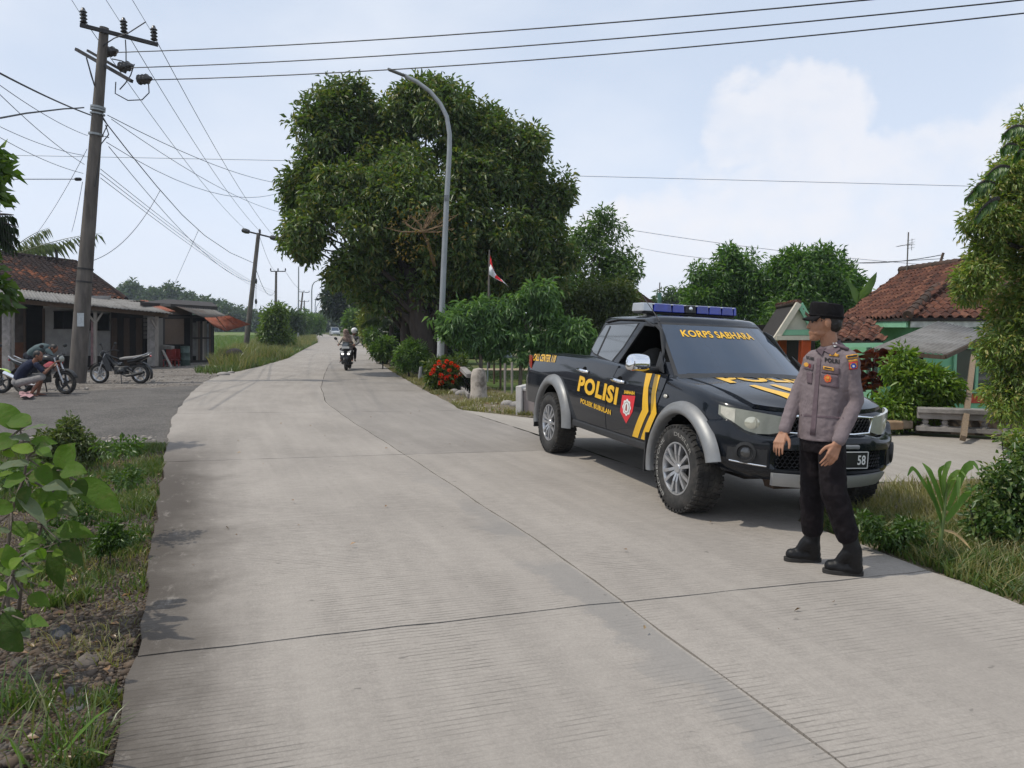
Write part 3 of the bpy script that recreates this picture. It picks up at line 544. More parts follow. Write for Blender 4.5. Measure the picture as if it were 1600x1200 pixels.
def truck_body():
    mb = MB(); rows = []; ths = [0.01, 8, 16, 25, 35, 46, 57, 68, 78, 90]; xs = list(np.linspace(.1, -4.3, 45))[1:]
    stn = [('n', t) for t in ths] + [('s', x) for x in xs] + [('t', t) for t in (20, 45, 70, 89.9)]
    for kind, t in stn:
        if kind == 'n': x0 = nose(t, 1).x
        elif kind == 's': x0 = t
        else: x0 = -4.3 - .16 * math.sin(rad(t))
        zt = tZ(x0); zb = .44 + (.10 if x0 < -2.5 else 0); r = .085; zs = list(np.linspace(zb, zt - r, 9)); half = []
        def pt(z, inset):
            if kind == 'n': q = nose(t, z, -inset, .78 - .06 * max(0, (z - .85) / .1) ** 2, .845 + (tW(.1, z) - .847)); return (q.x, abs(q.y))
            w = tW(x0, z) - inset
            if kind == 't': w -= .55 * (1 - math.cos(rad(t))) ; w = max(w, .0)
            return (x0, w)
        for z in zs: x, w = pt(z, 0); half.append((x, w, z))
        for a in (30, 60, 90): z = zt - r + r * math.sin(rad(a)); x, w = pt(zt - r, r * (1 - math.cos(rad(a)))); half.append((x, max(w, .0005), z))
        xe, we, ze = half[-1]; cr = float(np.interp(x0, [-2.4, -.5, .5, .8], [0, .045, .05, .015]))
        top = [(xe, -we + 2 * we * k / 10, ze + cr * (1 - (1 - 2 * k / 10) ** 2)) for k in range(1, 10)]
        rows.append([(x, -w, z) for x, w, z in half] + top + [(x, w, z) for x, w, z in reversed(half)])
    n = len(rows[0]); mb.grid(rows, 0, closeu=True); mb.add(rows[-1], [tuple(range(n))]); mb.add(rows[0], [tuple(range(n - 1, -1, -1))])
    o = mb.build('body', [m_paint, m_dark], truck, None)
    b = bmesh.new(); b.from_mesh(o.data); bmesh.ops.remove_doubles(b, verts=b.verts, dist=.0008); bmesh.ops.recalc_face_normals(b, faces=b.faces); b.to_mesh(o.data); b.free()
    c = MB()
    for wx in (FW, RW):
        for s in (-1, 1): c.lathe([(.47, 0), (.47, .85)], (wx, s * .42, WZ + .0), (0, s, 0), 40)
    c.box((-3.43, 0, 1.15), (1.7, 1.36, .8)); cut(o, c, m_dark, lambda q: any(math.hypot(q.x - w, q.z - WZ) < .474 and q.z < .86 for w in (FW, RW)) or (abs(q.y) < .685 and -4.29 < q.x < -2.57 and q.z < 1.16))
    o.data.shade_smooth(); o.data.set_sharp_from_angle(angle=rad(38)); return o
truck_body()
# cab
CZ0, CZ1 = 1.08, 1.64
def chw(z): return .755 - .165 * (z - CZ0) / (CZ1 - CZ0)
def cxf(s, yn): return (-.17 - .80 * s) - (.22 - .07 * s) * abs(yn) ** 2.2
def cxr(s): return -2.52 + .16 * s ** 1.5
def cab_ring(s, k=1.0, z=None):
    zz = CZ0 + (CZ1 - CZ0) * s; h = chw(zz) * k; P = []
    for i in range(-8, 9): P.append((cxf(s, i / 8), h * i / 8))
    xa, xb = cxf(s, 1), cxr(s)
    for i in range(1, 12): t = i / 12; P.append((xa + (xb + .1 - xa) * t, h * (1 + .012 * math.sin(math.pi * t))))
    for i in range(0, 5): a = math.pi / 2 * i / 4; P.append((xb + .1 - .1 * math.sin(a), h - .1 + .1 * math.cos(a)))
    P += [(x, -y) for x, y in reversed(P[17:])]
    cx = -1.6
    return [(cx + (x - cx) * (k if k < 1 else 1), y, zz if z is None else z) for x, y in P]
gh = MB(); rings = [cab_ring(s) for s in (0, .15, .3, .5, .7, .85, .95, 1.0)] + [cab_ring(1, .965, 1.663), cab_ring(1, .9, 1.68), cab_ring(1, .75, 1.694), cab_ring(1, .4, 1.706), cab_ring(1, .02, 1.709)]
gh.grid(rings, 0, closeu=True); n_ = len(rings[0]); gh.add(rings[0], [tuple(range(n_))]); gh.add(rings[-1], [tuple(range(n_))])
cab = gh.build('cab', [m_paint, m_dark], truck, None)
b = bmesh.new(); b.from_mesh(cab.data); bmesh.ops.remove_doubles(b, verts=b.verts, dist=.0005); bmesh.ops.recalc_face_normals(b, faces=b.faces); b.to_mesh(cab.data); b.free()
def cside(x, z, e=.004): return Vector((x, -(chw(z) * 1.010 + e), z))
FWIN = [(-1.26, 1.585), (-1.00, 1.572), (-.90, 1.535), (-.72, 1.335), (-.675, 1.20), (-1.00, 1.185), (-1.575, 1.178), (-1.48, 1.30)]
RWIN = [(-2.19, 1.582), (-1.42, 1.602), (-1.585, 1.36), (-1.755, 1.205), (-2.0, 1.235), (-2.285, 1.275), (-2.355, 1.31), (-2.31, 1.42)]
cm = MB(); cm.prism([cside(x, z, .03) for x, z in FWIN], (0, .75, 0)); cut(cab, cm, m_dark, lambda q: q.z > 1.16 and q.z < 1.61 and -1.6 < q.x < -.66 and q.y > -chw(q.z) + .012 and q.y < .2); cab.data.shade_smooth(); cab.data.set_sharp_from_angle(angle=rad(32))
def grow(P, d):
    c = Vector((sum(p[0] for p in P) / len(P), sum(p[1] for p in P) / len(P))); return [tuple(Vector(p) + (Vector(p) - c).normalized() * d) for p in P]
def plate(poly, mat, name, e, thick=.004, parent=truck): return MB().prism([cside(x, z, e - thick) for x, z in poly], (0, -thick, 0)).build(name, mat, parent, fixn=True)
def ringplate(inner, outer, mat, name, e):
    n = len(inner); mb = MB(); V = [cside(x, z, e) for x, z in outer] + [cside(x, z, e + .001) for x, z in inner] + [cside(x, z, -.01) for x, z in outer] + [cside(x, z, -.02) for x, z in inner]
    for i in range(n):
        j = (i + 1) % n; mb.add([], []) if False else None
        mb.f += [(i, j, n + j, n + i), (i, 2 * n + i, 2 * n + j, j), (n + i, n + j, 3 * n + j, 3 * n + i)]; mb.m += [0] * 3
    mb.v = [tuple(p) for p in V]; return mb.build(name, mat, truck, fixn=True)
ringplate(FWIN, grow(FWIN, .028), m_trim, 'window_seal', .004); ringplate(RWIN, grow(RWIN, .028), m_trim, 'window_seal', .004)
plate(grow(RWIN, .004), m_sglass, 'window', .005)
MB().bar(cside(-2.16, 1.245, .007), cside(-2.06, 1.575, .007), .03, .004, (0, 1, 0)).build('window_divider', m_trim, truck)
for s in (1,):                                    # the far side has the same glass
    o = plate(grow(RWIN, .004), m_sglass, 'window', .005); o.scale = (1, -1, 1); o = plate(grow(FWIN, .0), m_sglass, 'window', .005); o.scale = (1, -1, 1)
st_ = MB(); st_.cap((-1.48, -.38, 1.10), (-1.60, -.38, 1.42), .17, .13); st_.cap((-1.60, -.43, 1.52), (-1.60, -.33, 1.52), .075, .075); o = st_.build('seat', m_seat, truck, 40)
# windscreen
def ws(yn, s, e): z = CZ0 + (CZ1 - CZ0) * s; h = chw(z); nx, nzv = .63, .78; return Vector((cxf(s, yn) + e * nx, h * yn, z + e * nzv))
def patch(fn, nu, nv, name, mat, thick=None, parent=truck):
    P = [[fn(i / nu, j / nv) for i in range(nu + 1)] for j in range(nv + 1)]; mb = MB(); mb.grid(P)
    if thick is not None:
        rim = [P[0][i] for i in range(nu + 1)] + [P[j][nu] for j in range(1, nv + 1)] + [P[nv][i] for i in range(nu - 1, -1, -1)] + [P[j][0] for j in range(nv - 1, 0, -1)]
        low = [Vector(p) + Vector(thick) for p in rim]; m = len(rim); mb.add(list(rim) + low, [(i, (i + 1) % m, m + (i + 1) % m, m + i) for i in range(m)])
    o = mb.build(name, mat, parent, None); recalc(o.data); o.data.shade_smooth(); o.data.set_sharp_from_angle(angle=rad(40)); return o
patch(lambda u, v: ws(-.955 + 1.91 * u, .05 + .91 * v, .004), 20, 6, 'windscreen_surround', m_trim, (-.01, 0, -.01))
patch(lambda u, v: ws(-.915 + 1.83 * u, .075 + .845 * v, .007), 20, 6, 'windscreen', m_glass)
lettering('KORPS SABHARA', lambda s, t: ws(-.68 + 1.22 * s, .715 + .115 * t, .012), m_yel, truck, .025)
for y0, y1 in ((-.62, -.02), (.05, .62)):
    w_ = MB(); w_.tube([ws(y0 / .74, .085, .03), ws((y0 + y1) / 1.48, .10, .035), ws(y1 / .74, .075, .03)], .011, 6); w_.tube([ws(y1 / .74, .02, .02), ws((y0 + y1) / 1.48, .07, .045)], .012, 6); w_.build('wiper', m_trim, truck)
patch(lambda u, v: Vector((cxf(0, -1 + 2 * u) + .015 + .10 * (1 - v), chw(CZ0) * (-.97 + 1.94 * u), 1.118 + .042 * (1 - (2 * u - 1) ** 2) + .03 * v)), 12, 3, 'cowl', m_trim)
# bonnet, doors
def hoodz(x, y): w = tW(.1, tZ(x) - .085) - .085; w = w if x < .1 else max(.2, abs(nose_y(x)) - .085); return tZ(x) + float(np.interp(x, [-2.4, -.5, .5, .8], [0, .045, .05, .015])) * (1 - min(1, (y / w) ** 2))
def nose_y(x): return .80 * max(0, 1 - min(1, max(0, (x - .1) / .62)) ** 3) ** (1 / 3)
def hood(u, v, e=.006):
    y = (.675 - .075 * v) * (2 * u - 1); xa = -.36 - .10 * (2 * u - 1) ** 2; xb = .1 + .68 * (1 - (abs(y) / .80) ** 3) ** (1 / 3) - .045; x = xa + (xb - xa) * v; return Vector((x, y, hoodz(x, y) + e))
patch(lambda u, v: hood(u, v, .008), 16, 18, 'bonnet', m_paint, (0, 0, -.03))
def hood_at(x, y, e=.012): return Vector((x, y, hoodz(x, y) + e))
def door(name, xa, xb, z0, z1):
    def f(u, v): z = z0 + (z1 - z0) * v; a, b = xa(z), xb(z); x = a + (b - a) * u; return Vector((x, -(tW(x, z) + .007), z))
    return patch(f, 8, 10, name, m_paint, (0, .02, 0))
ip = lambda zs, xs: (lambda z: float(np.interp(z, zs, xs)))
e_r = ip([.49, .60, .755, 1.0, 1.2], [-2.05, -2.17, -2.27, -2.335, -2.35]); e_s = ip([.49, .8, 1.0, 1.12, 1.2], [-1.575, -1.555, -1.50, -1.44, -1.40]); e_f = ip([.44, .66, 1.03, 1.15], [-.60, -.56, -.40, -.375])
d_r = door('door', e_r, lambda z: e_s(z) - .007, .50, 1.165); d_f = door('door', lambda z: e_s(z) + .007, e_f, .50, 1.145)
def dside(x, z, e=.012): return Vector((x, -(tW(x, z) + e), z))
for x0, zz, par in ((-2.385, 1.075, d_r), (-1.44, 1.03, d_f)):
    h_ = MB(); h_.tube([dside(x0, zz + .004, .010), dside(x0 + .03, zz, .05), dside(x0 + .21, zz - .012, .05), dside(x0 + .25, zz - .016, .010)], [.014, .019, .019, .014], 8); h_.build('handle', m_chrome, par, 50)
    h_ = MB(); h_.ell(dside(x0 + .12, zz - .006, -.004), (.075, .014, .045), nu=14); h_.build('handle_recess', m_dark, par, 50)
# vinyl on the sides and bonnet
def strip(poly, mat, name='stripe', e=.0105): return MB().add([dside(x, z, e) for x, z in poly], [tuple(range(len(poly)))]).build(name, mat, truck, fixn=True)
def qstrip(L_, R_, mat, e=.0105):
    mb = MB(); A = []; B = []
    for i in range(len(L_) - 1):
        for k in range(6): t = k / 6; A.append((L_[i][0] + (L_[i + 1][0] - L_[i][0]) * t, L_[i][1] + (L_[i + 1][1] - L_[i][1]) * t)); B.append((R_[i][0] + (R_[i + 1][0] - R_[i][0]) * t, R_[i][1] + (R_[i + 1][1] - R_[i][1]) * t))
    A.append(L_[-1]); B.append(R_[-1]); mb.grid([[dside(*a, e) for a in A], [dside(*b, e) for b in B]]); return mb.build('stripe', mat, truck)
qstrip([(-.784, 1.14), (-.765, .985), (-.735, .79), (-.955, .51)], [(-.665, 1.14), (-.675, 1.0), (-.607, .79), (-.835, .51)], m_yel)
qstrip([(-.605, 1.135), (-.592, .96), (-.556, .775), (-.772, .51)], [(-.505, 1.13), (-.51, .955), (-.449, .785), (-.66, .51)], m_yel)
def txt(body, x0, x1, zl, zr, h, bold=.03): return lettering(body, lambda s, t: dside(x0 + (x1 - x0) * s + .012 * t * h / .18, zl + (zr - zl) * s + h * t, .0125), m_yel, truck, bold)
txt('POLISI', -2.36, -1.30, .83, .775, .18, .045); txt('POLSEK BUBULAN', -2.24, -1.425, .704, .66, .054, .035); txt('SABHARA', -1.155, -.92, .905, .912, .034, .04)
lettering('CALL CENTER 110', lambda s, t: dside(-4.15 + .88 * s, 1.095 + .012 * s + .095 * t, .006), m_yel, truck, .035)
strip([(-1.19, .888), (-.905, .905), (-.93, .748), (-1.07, .618), (-1.207, .722)], m_red, 'shield')
def badge(c, rx, rz, n, amp, mat, e, name='badge'): return MB().add([dside(c[0] + rx * (1 + amp * math.cos(n * a)) * math.cos(a), c[1] + rz * (1 + amp * math.cos(n * a)) * math.sin(a), e) for a in np.linspace(0, 2 * math.pi, 64, endpoint=False)], [tuple(range(64))]).build(name, mat, truck, fixn=True)
badge((-1.062, .778), .088, .078, 8, .09, m_white, .0125); badge((-1.062, .776), .066, .060, 8, .05, m_grayv, .0135); badge((-1.062, .776), .052, .048, 1, 0, m_white, .0145)
strip([(-1.085, .745), (-1.04, .745), (-1.047, .80), (-1.062, .815), (-1.078, .80)], M('badge_figure', (.25, .08, .07), .5), 'badge', .0155)
lettering('POLISI', lambda s, t: hood_at(.10 - .30 * t, -.47 + .94 * s, .013), m_yel, truck, .05)
for y0 in (-.33, -.13):                           # pointed stripes on the bonnet, running to a chevron at its middle
    for sg in (-1,):
        A = []; B = []
        for k in range(13): t = k / 12; x = .20 + .50 * t; yc = y0 + .20 * t ** 1.6; w = .03 + .05 * t; A.append(hood_at(x, yc - w, .013)); B.append(hood_at(x, yc + w, .013))
        MB().grid([A, B]).build('stripe', m_yel, truck)
# flares, sills, mud flaps
def flare(wx, ri, ro, a0, a1, side=-1, grow_=0.0):
    rows = []
    for k in range(33):
        a = rad(a0 + (a1 - a0) * k / 32); f = 1 + grow_ * max(0, math.cos(a)) ** 2; R = lambda r: (wx + r * f * math.cos(a), WZ + r * math.sin(a))
        row = []
        for r, y in ((ri, .74), (ri - .012, .885), (ri, .905), (ri + .03, .912), (ro - .045, .895), (ro - .008, .868), (ro, .83)): x, z = R(r); row.append((x, side * y, max(.27, z)))
        rows.append(row)
    o = MB().grid(rows).build('fender_flare', m_silver, truck, None); recalc(o.data); o.data.shade_smooth(); o.data.set_sharp_from_angle(angle=rad(50)); return o
for s in (-1, 1): flare(FW, .475, .574, 16 if s < 0 else 48, 193, s, .07 if s < 0 else 0); flare(RW, .485, .60, 0, 186, s)
for s in (-1, 1):
    MB().box((-1.53, s * .80, .455), (1.95, .09, .075)).build('sill', m_trim, truck, bevel=.015)
    MB().box((-.58, s * .77, .42), (.018, .24, .36)).build('mud_flap', m_trim, truck); MB().box((-3.72, s * .77, .42), (.018, .24, .34)).build('mud_flap', m_trim, truck)
un = MB(); un.box((-1.75, 0, .42), (4.2, .9, .16)); un.cap((-3.17, -.6, .36), (-3.17, .6, .36), .05, .05); un.cap((-3.17, 0, .36), (-3.17, .01, .36), .13, .13); un.cap((0, -.6, .36), (0, .6, .36), .04, .04); un.box((.45, 0, .43), (.5, .8, .12)); un.tube([(-.5, -.3, .33), (-2.4, -.35, .33), (-3.8, -.4, .4)], .035); un.build('chassis', M('chassis', (.03, .024, .02), .85, 0, .4, 12), truck)
# wheels
def wheel(wx, side, steer=0.0):
    t = MB(); y0 = 0; prof = [(.215, -.10), (.235, -.118), (.29, -.128), (.335, -.122), (.362, -.100), (.366, -.09), (.366, .09), (.362, .10), (.335, .122), (.29, .128), (.235, .118), (.215, .10)]
    t.lathe(prof, (0, 0, 0), (0, 1, 0), 56, closed=True)
    for k in range(44):
        a = 2 * math.pi * k / 44
        for row, yy in enumerate((-.098, -.052, 0, .052, .098)):
            aa = a + (row % 2) * math.pi / 44 + .04 * (row - 2); c = Vector((math.cos(aa) * .3665, yy, math.sin(aa) * .3665)); rot = Matrix((Vector((-math.sin(aa), 0, math.cos(aa))), Vector((0, 1, 0)), Vector((math.cos(aa), 0, math.sin(aa))))).transposed()
            t.box(c, (.038, .041, .011), rot @ Matrix.Rotation(.25 if row % 2 else -.25, 3, 'Z'))
        if k % 1 == 0:
            aa = a + .03; c = Vector((math.cos(aa) * .352, -.116, math.sin(aa) * .352)); rot = Matrix((Vector((-math.sin(aa), 0, math.cos(aa))), Vector((0, 1, 0)), Vector((math.cos(aa), 0, math.sin(aa))))).transposed(); t.box(c, (.026, .012, .018), rot)
    w = t.build('wheel', m_tyre, truck, 35); w.location = (wx, side * .775, WZ); w.rotation_euler = (0, rad(11 if wx else 33), steer + (math.pi if side > 0 else 0))
    r = MB(); r.lathe([(.222, -.102), (.225, -.113), (.212, -.113), (.203, -.095), (.198, -.06), (.198, .09), (.215, .10), (.222, .1)], (0, 0, 0), (0, 1, 0), 48, closed=True)
    for k in range(6):
        for d in (-.215, .215):
            a = 2 * math.pi * k / 6 + d; a2 = 2 * math.pi * k / 6 + d * 1.5
            P = [(math.cos(a2) * .045, -.082, math.sin(a2) * .045), (math.cos(a) * .12, -.098, math.sin(a) * .12), (math.cos(a) * .206, -.100, math.sin(a) * .206)]
            r.bar(P[0], P[1], .027, .03, (0, 1, 0)); r.bar(P[1], P[2], .028, .028, (0, 1, 0))
    r.lathe([(.0, -.104), (.036, -.104), (.043, -.094), (.043, -.07)], (0, 0, 0), (0, 1, 0), 24)
    r.lathe([(.07, -.088), (.074, -.075), (.07, -.05), (0, -.05)], (0, 0, 0), (0, 1, 0), 24)
    rim = r.build('rim', m_alloy, w, 40)
    for k in range(6): a = 2 * math.pi * (k + .5) / 6; MB().lathe([(.0, -.098), (.010, -.096), (.012, -.07)], (math.cos(a) * .058, 0, math.sin(a) * .058), (0, 1, 0), 8).build('wheel_nut', m_chrome, w, 40)
    bd = MB(); bd.lathe([(0, -.02), (.15, -.02), (.15, .0), (0, .0)], (0, 0, 0), (0, 1, 0), 28); bd.lathe([(.197, .02), (0, .02)], (0, 0, 0), (0, 1, 0), 24); bd.build('brake_disc', M('brake_disc', (.05, .048, .045), .6, .5), w, 40)
    if side < 0 and wx == 0:
        for word, a0, a1 in (('BRIDGESTONE', 262, 152), ('DUELER', 118, 55)):       # raised letters round the sidewall
            lettering(word, lambda s, t: Vector((math.cos(rad(a0 + (a1 - a0) * s + 11)) * (.278 + .032 * t), -.1305, math.sin(rad(a0 + (a1 - a0) * s + 11)) * (.278 + .032 * t))), M('tyre_lettering', (.30, .29, .27), .8), w, .0)
    return w
wheel(FW, -1, rad(1)); wheel(RW, -1); wheel(FW, 1, rad(1)); wheel(RW, 1)
# front end
def bnose(th, z, out=0.0): return nose(th, z, out, .90, .862, .22, 2.35)
BR = [(.835, -.07), (.828, -.03), (.815, -.008), (.76, 0), (.70, .004), (.655, .002), (.655, -.05), (.50, -.05), (.50, -.008), (.47, -.02), (.43, -.05), (.40, -.10)]
BRF = [(.835, -.07), (.828, -.03), (.815, -.008), (.76, 0), (.70, .004), (.655, .002), (.60, -.002), (.54, -.004), (.50, -.008), (.47, -.02), (.43, -.05), (.40, -.10)]
def bump_row(j, th):
    f = sstep(abs(th), 30, 36); a, b = BR[j], BRF[j]; z = a[0] * (1 - f) + b[0] * f; o = a[1] * (1 - f) + b[1] * f
    if j < 4: z += (float(np.interp(abs(th), [0, 18, 21, 30, 40, 52, 64, 75, 90], [.772, .772, .772, .75, .75, .785, .868, .845, .82])) - .835) * (1 if j < 3 else .5)
    if z < .6: z += .10 * (abs(th) / 90) ** 3
    return bnose(th, z, o)
ths = list(np.linspace(-88, 88, 61)); o = MB().grid([[bump_row(j, t) for t in ths] for j in range(len(BR))]).build('front_bumper', m_paint, truck, None); recalc(o.data); o.data.shade_smooth(); o.data.set_sharp_from_angle(angle=rad(35))
def nsurf(f, t0, t1, z0, z1, out, mat, name, nu=14, nv=6, thick=(-.02, 0, 0)):
    def fn(u, v): th = t0 + (t1 - t0) * u; a = z0(u) if callable(z0) else z0; b = z1(u) if callable(z1) else z1; return f(th, a + (b - a) * v, out)
    return patch(fn, nu, nv, name, mat, thick)
nsurf(bnose, -33, 33, .505, .65, -.042, m_dark, 'lower_grille')
def honey(f, t0, t1, zs, out, name, step, amp):
    mb = MB()
    for j, z in enumerate(zs):
        n = int((t1 - t0) / step); P = [f(t0 + (t1 - t0) * k / n, z + (amp if (k + j) % 2 else -amp), out) for k in range(n + 1)]; mb.tube(P, .0055, 5)
    return tag(mb.build(name, m_trim, truck, 60), kind='stuff')
honey(bnose, -32, 32, (.525, .552, .58, .607, .634), -.03, 'grille_mesh', 1.35, .009)
def skid(u, v): th = -33 + 66 * u; return bnose(th, .372 + .105 * v - .015 * (1 - abs(2 * u - 1)), .012 - .055 * (1 - v) ** 1.5)
patch(skid, 20, 5, 'skid_plate', M('skid_silver', (.40, .405, .41), .4, .3, .08, 8, dirt=((.2, .18, .15), .3, 4)), (-.03, 0, .0))
MB().prism([(.70, -.42, .33), (.70, .42, .33), (.66, .42, .40), (.66, -.42, .40)], (-.12, 0, 0)).build('crossmember', M('rusty_steel', (.07, .045, .03), .9, 0, .4, 20), truck, fixn=True)
for s in (-1, 1):
    q = bnose(s * 50, .615, 0); n = Vector((.72, s * .69, 0)); f_ = MB()
    f_.lathe([(.085, -.01), (.082, .016), (.062, .02), (.056, -.005), (0, -.012)], q, n, 24); fl = f_.build('fog_lamp', m_trim, truck, 40)
    MB().lathe([(.05, 0), (.03, .012), (0, .015)], q - n * .004, n, 20).build('fog_lens', M('fog_glass', (.05, .05, .05), .08, 0, .2, 9, coat=1), fl, 40)
    nsurf(bnose, s * 37, s * 62, lambda u: .52 + .03 * u, lambda u: .70 - .03 * u, .0015, m_trim, 'fog_housing', 10, 5, (-.01, 0, 0))
    MB().tube([bnose(s * t, .528 + .0009 * (t - 40), .012) for t in (37, 44, 52, 60)], .006, 6).build('bumper_strip', m_chrome, truck, 60)
    zl = lambda u: float(np.interp(u, [0, .2, .45, .72, 1], [.785, .762, .762, .798, .885])); zh = lambda u: .898 + .062 * u ** .8
    hl = nsurf(nose, s * 21, s * 64, zl, zh, .014, m_lens, 'headlight', 24, 8, (-.03, 0, 0))
    zi = lambda u: zl(.74 + .26 * u) + .012
    nsurf(nose, s * (21 + 43 * .74), s * 63.5, zi, lambda u: zh(.74 + .26 * u) - .008, .016, m_ind, 'indicator', 8, 6, (-.01, 0, 0)).parent = hl
    q = nose(s * 42, .842, -.027); n = Vector((.80, s * .6, 0)).normalized(); b_ = MB(); b_.lathe([(.088, -.01), (.086, .02), (.072, .036), (.04, .047), (0, .050)], q, n, 28); b_.build('lamp_bowl', m_bowl, hl, 40)
    mr_ = MB(); q = Vector((-.60, s * .99, 1.235)); mr_.box(q, (.13, .26, .165), None, 0, .86); mo = mr_.build('mirror', m_chrome, truck, None); mo.modifiers.new('b', 'BEVEL').width = .035; sb = mo.modifiers.new('s', 'SUBSURF'); sb.levels = sb.render_levels = 2; mo.data.shade_smooth()
    MB().tube([(-.64, s * .74, 1.17), (-.62, s * .90, 1.165), (-.60, s * .97, 1.19)], [.035, .026, .03], 8).build('mirror_arm', m_trim, mo, 60)
    MB().prism([(-.69, s * .755, 1.19), (-.50, s * .775, 1.15), (-.56, s * .76, 1.24), (-.69, s * .715, 1.34)], (0, s * .012, 0)).build('mirror_base', m_trim, truck, fixn=True)
    MB().ell((-.33, s * .842, .955), (.032, .012, .018), nu=14).build('side_repeater', m_ind, truck, 60)
    tl = MB(); tl.grid([[(-4.12 - .335 * math.sin(rad(a)), s * (.800 - .10 * (1 - math.cos(rad(a))) + .015), z) for a in (0, 20, 40, 60, 80, 90)] for z in (.90, .98, 1.06, 1.13, 1.165)]); to = tl.build('tail_lamp', m_redlens, truck, None); recalc(to.data); to.data.shade_smooth()
nsurf(nose, -19, 19, .785, .90, .006, m_dark, 'grille', 14, 4); honey(nose, -18.6, 18.6, (.80, .826, .852, .878), .014, 'grille_mesh', 1.15, .011)
fr = MB(); path = [nose(-20, .905, .022), nose(-10, .912, .024), nose(0.01, .914, .024), nose(10, .912, .024), nose(20, .905, .022), nose(18.5, .78, .02), nose(8, .772, .024), nose(-8, .772, .024), nose(-18.5, .78, .02), nose(-20, .905, .022)]; fr.tube(path, .012, 8); fr.build('grille_frame', m_chrome, truck, 60)
npl = MB().box((.925, .02, .592), (.014, .45, .135)).build('number_plate', M('plate_black', (.012, .012, .013), .4), truck, bevel=.004)
lettering('58', lambda s, t: Vector((.934, .145 + .075 * s, .555 + .075 * t)), m_white, npl, .02)
pf = MB(); 
for a, b in (((-.19, .655), (.24, .655)), ((.24, .655), (.24, .53)), ((.24, .53), (-.19, .53))): pf.bar((.934, a[0], a[1]), (.934, b[0], b[1]), .005, .004, (1, 0, 0))
pf.build('plate_border', m_white, npl)
MB().box((.90, .02, .69), (.05, .30, .03)).build('plate_bracket', m_silver, truck, bevel=.008)
# light bar on its roof feet
lb = empty('light_bar', (-1.60, .02, 1.700)); lb.scale = (1, .93, 1); lb.parent = truck
MB().box((0, 0, .062), (.25, 1.16, .012), bevel if False else None).build('lid', M('light_bar_lid', (.60, .62, .63), .25, 0, .05, 5, coat=.8), lb, bevel=.005); lb.children[0].location = (0, 0, .055)
MB().box((0, 0, .028), (.20, 1.18, .022)).build('base', m_trim, lb, bevel=.004)
segs = [-.60, -.47, -.235, -.075, .075, .235, .40, .555, .60]
for i in range(len(segs) - 1):
    a, b = segs[i], segs[i + 1]; mat = m_alloy if i in (0, 7) and i == 0 else (m_trim if i == 3 else m_blue)
    if i == 0: mat = M('end_cap', (.45, .47, .50), .25, .4, .1, 6, coat=.6)
    MB().box((0, (a + b) / 2, .082), (.27, b - a - .008, .088), taper=.92).build('lamp_segment' if i not in (0,) else 'end_cap', mat, lb, bevel=.008)
MB().lathe([(0, .006), (.02, .004), (.024, 0)], (.131, 0, .086), (1, 0, 0), 14).build('alley_lamp', m_chrome, lb, 40)
for y in (-.42, .42): MB().box((0, y, -.005), (.12, .06, .06)).build('foot', m_trim, lb, bevel=.006)
MB().tube([(-1.0, -.585, 1.63), (-1.35, -.60, 1.88)], [.006, .003], 6).build('aerial', m_trim, truck, 60)
MB().tube([cside(-1.02, 1.575, .012), cside(-1.27, 1.642, .012), cside(-1.9, 1.65, .008), cside(-2.2, 1.62, .008)], .009, 6).build('roof_strip', m_trim, truck, 60)
# ================================================================ PEOPLE
from mathutils.bvhtree import BVHTree
def skinmat(name, c): return M(name, c, .5, 0, .12, 14, .0008, 200, spec=.35)
m_skin = skinmat('brown_skin', (.33, .165, .10)); m_hair = M('black_hair', (.012, .010, .009), .55, 0, .3, 60, .002, 240)
def cloth(name, c, var=.12, rough=.85):
    m = M(name, c, rough, 0, var, 22, .0012, 420, spec=.15); N, L = m.node_tree.nodes, m.node_tree.links; P = N['Principled BSDF']; co = N.new('ShaderNodeTexCoord').outputs['Object']
    f = nz(N, L, mp(N, L, co, (1, 1, .45)), 17, 3, .5, .3, .7, .8); b = N.new('ShaderNodeBump'); b.inputs['Distance'].default_value = .010; b.inputs['Strength'].default_value = .32; L.new(f, b.inputs['Height']); q = P.inputs['Normal'].links[0].from_socket; L.new(q, b.inputs['Normal']); L.new(b.outputs[0], P.inputs['Normal']); return m
def loft(mb, C, W, Dp, axis, n=18, p=2.4, mi=0):
    C = [Vector(c) for c in C]; rows = []
    for i, c in enumerate(C):
        t = (C[min(i + 1, len(C) - 1)] - C[max(i - 1, 0)]).normalized(); u = axis - t * axis.dot(t); u.normalize(); w = t.cross(u); row = []
        for k in range(n):
            a = 2 * math.pi * k / n; ca, sa = math.cos(a), math.sin(a); row.append(c + u * W[i] * math.copysign(abs(ca) ** (2 / p), ca) + w * Dp[i] * math.copysign(abs(sa) ** (2 / p), sa))
        rows.append(row)
    mb.grid(rows, mi, closeu=True); mb.add(rows[0], [tuple(range(n - 1, -1, -1))]); mb.add(rows[-1], [tuple(range(n))])
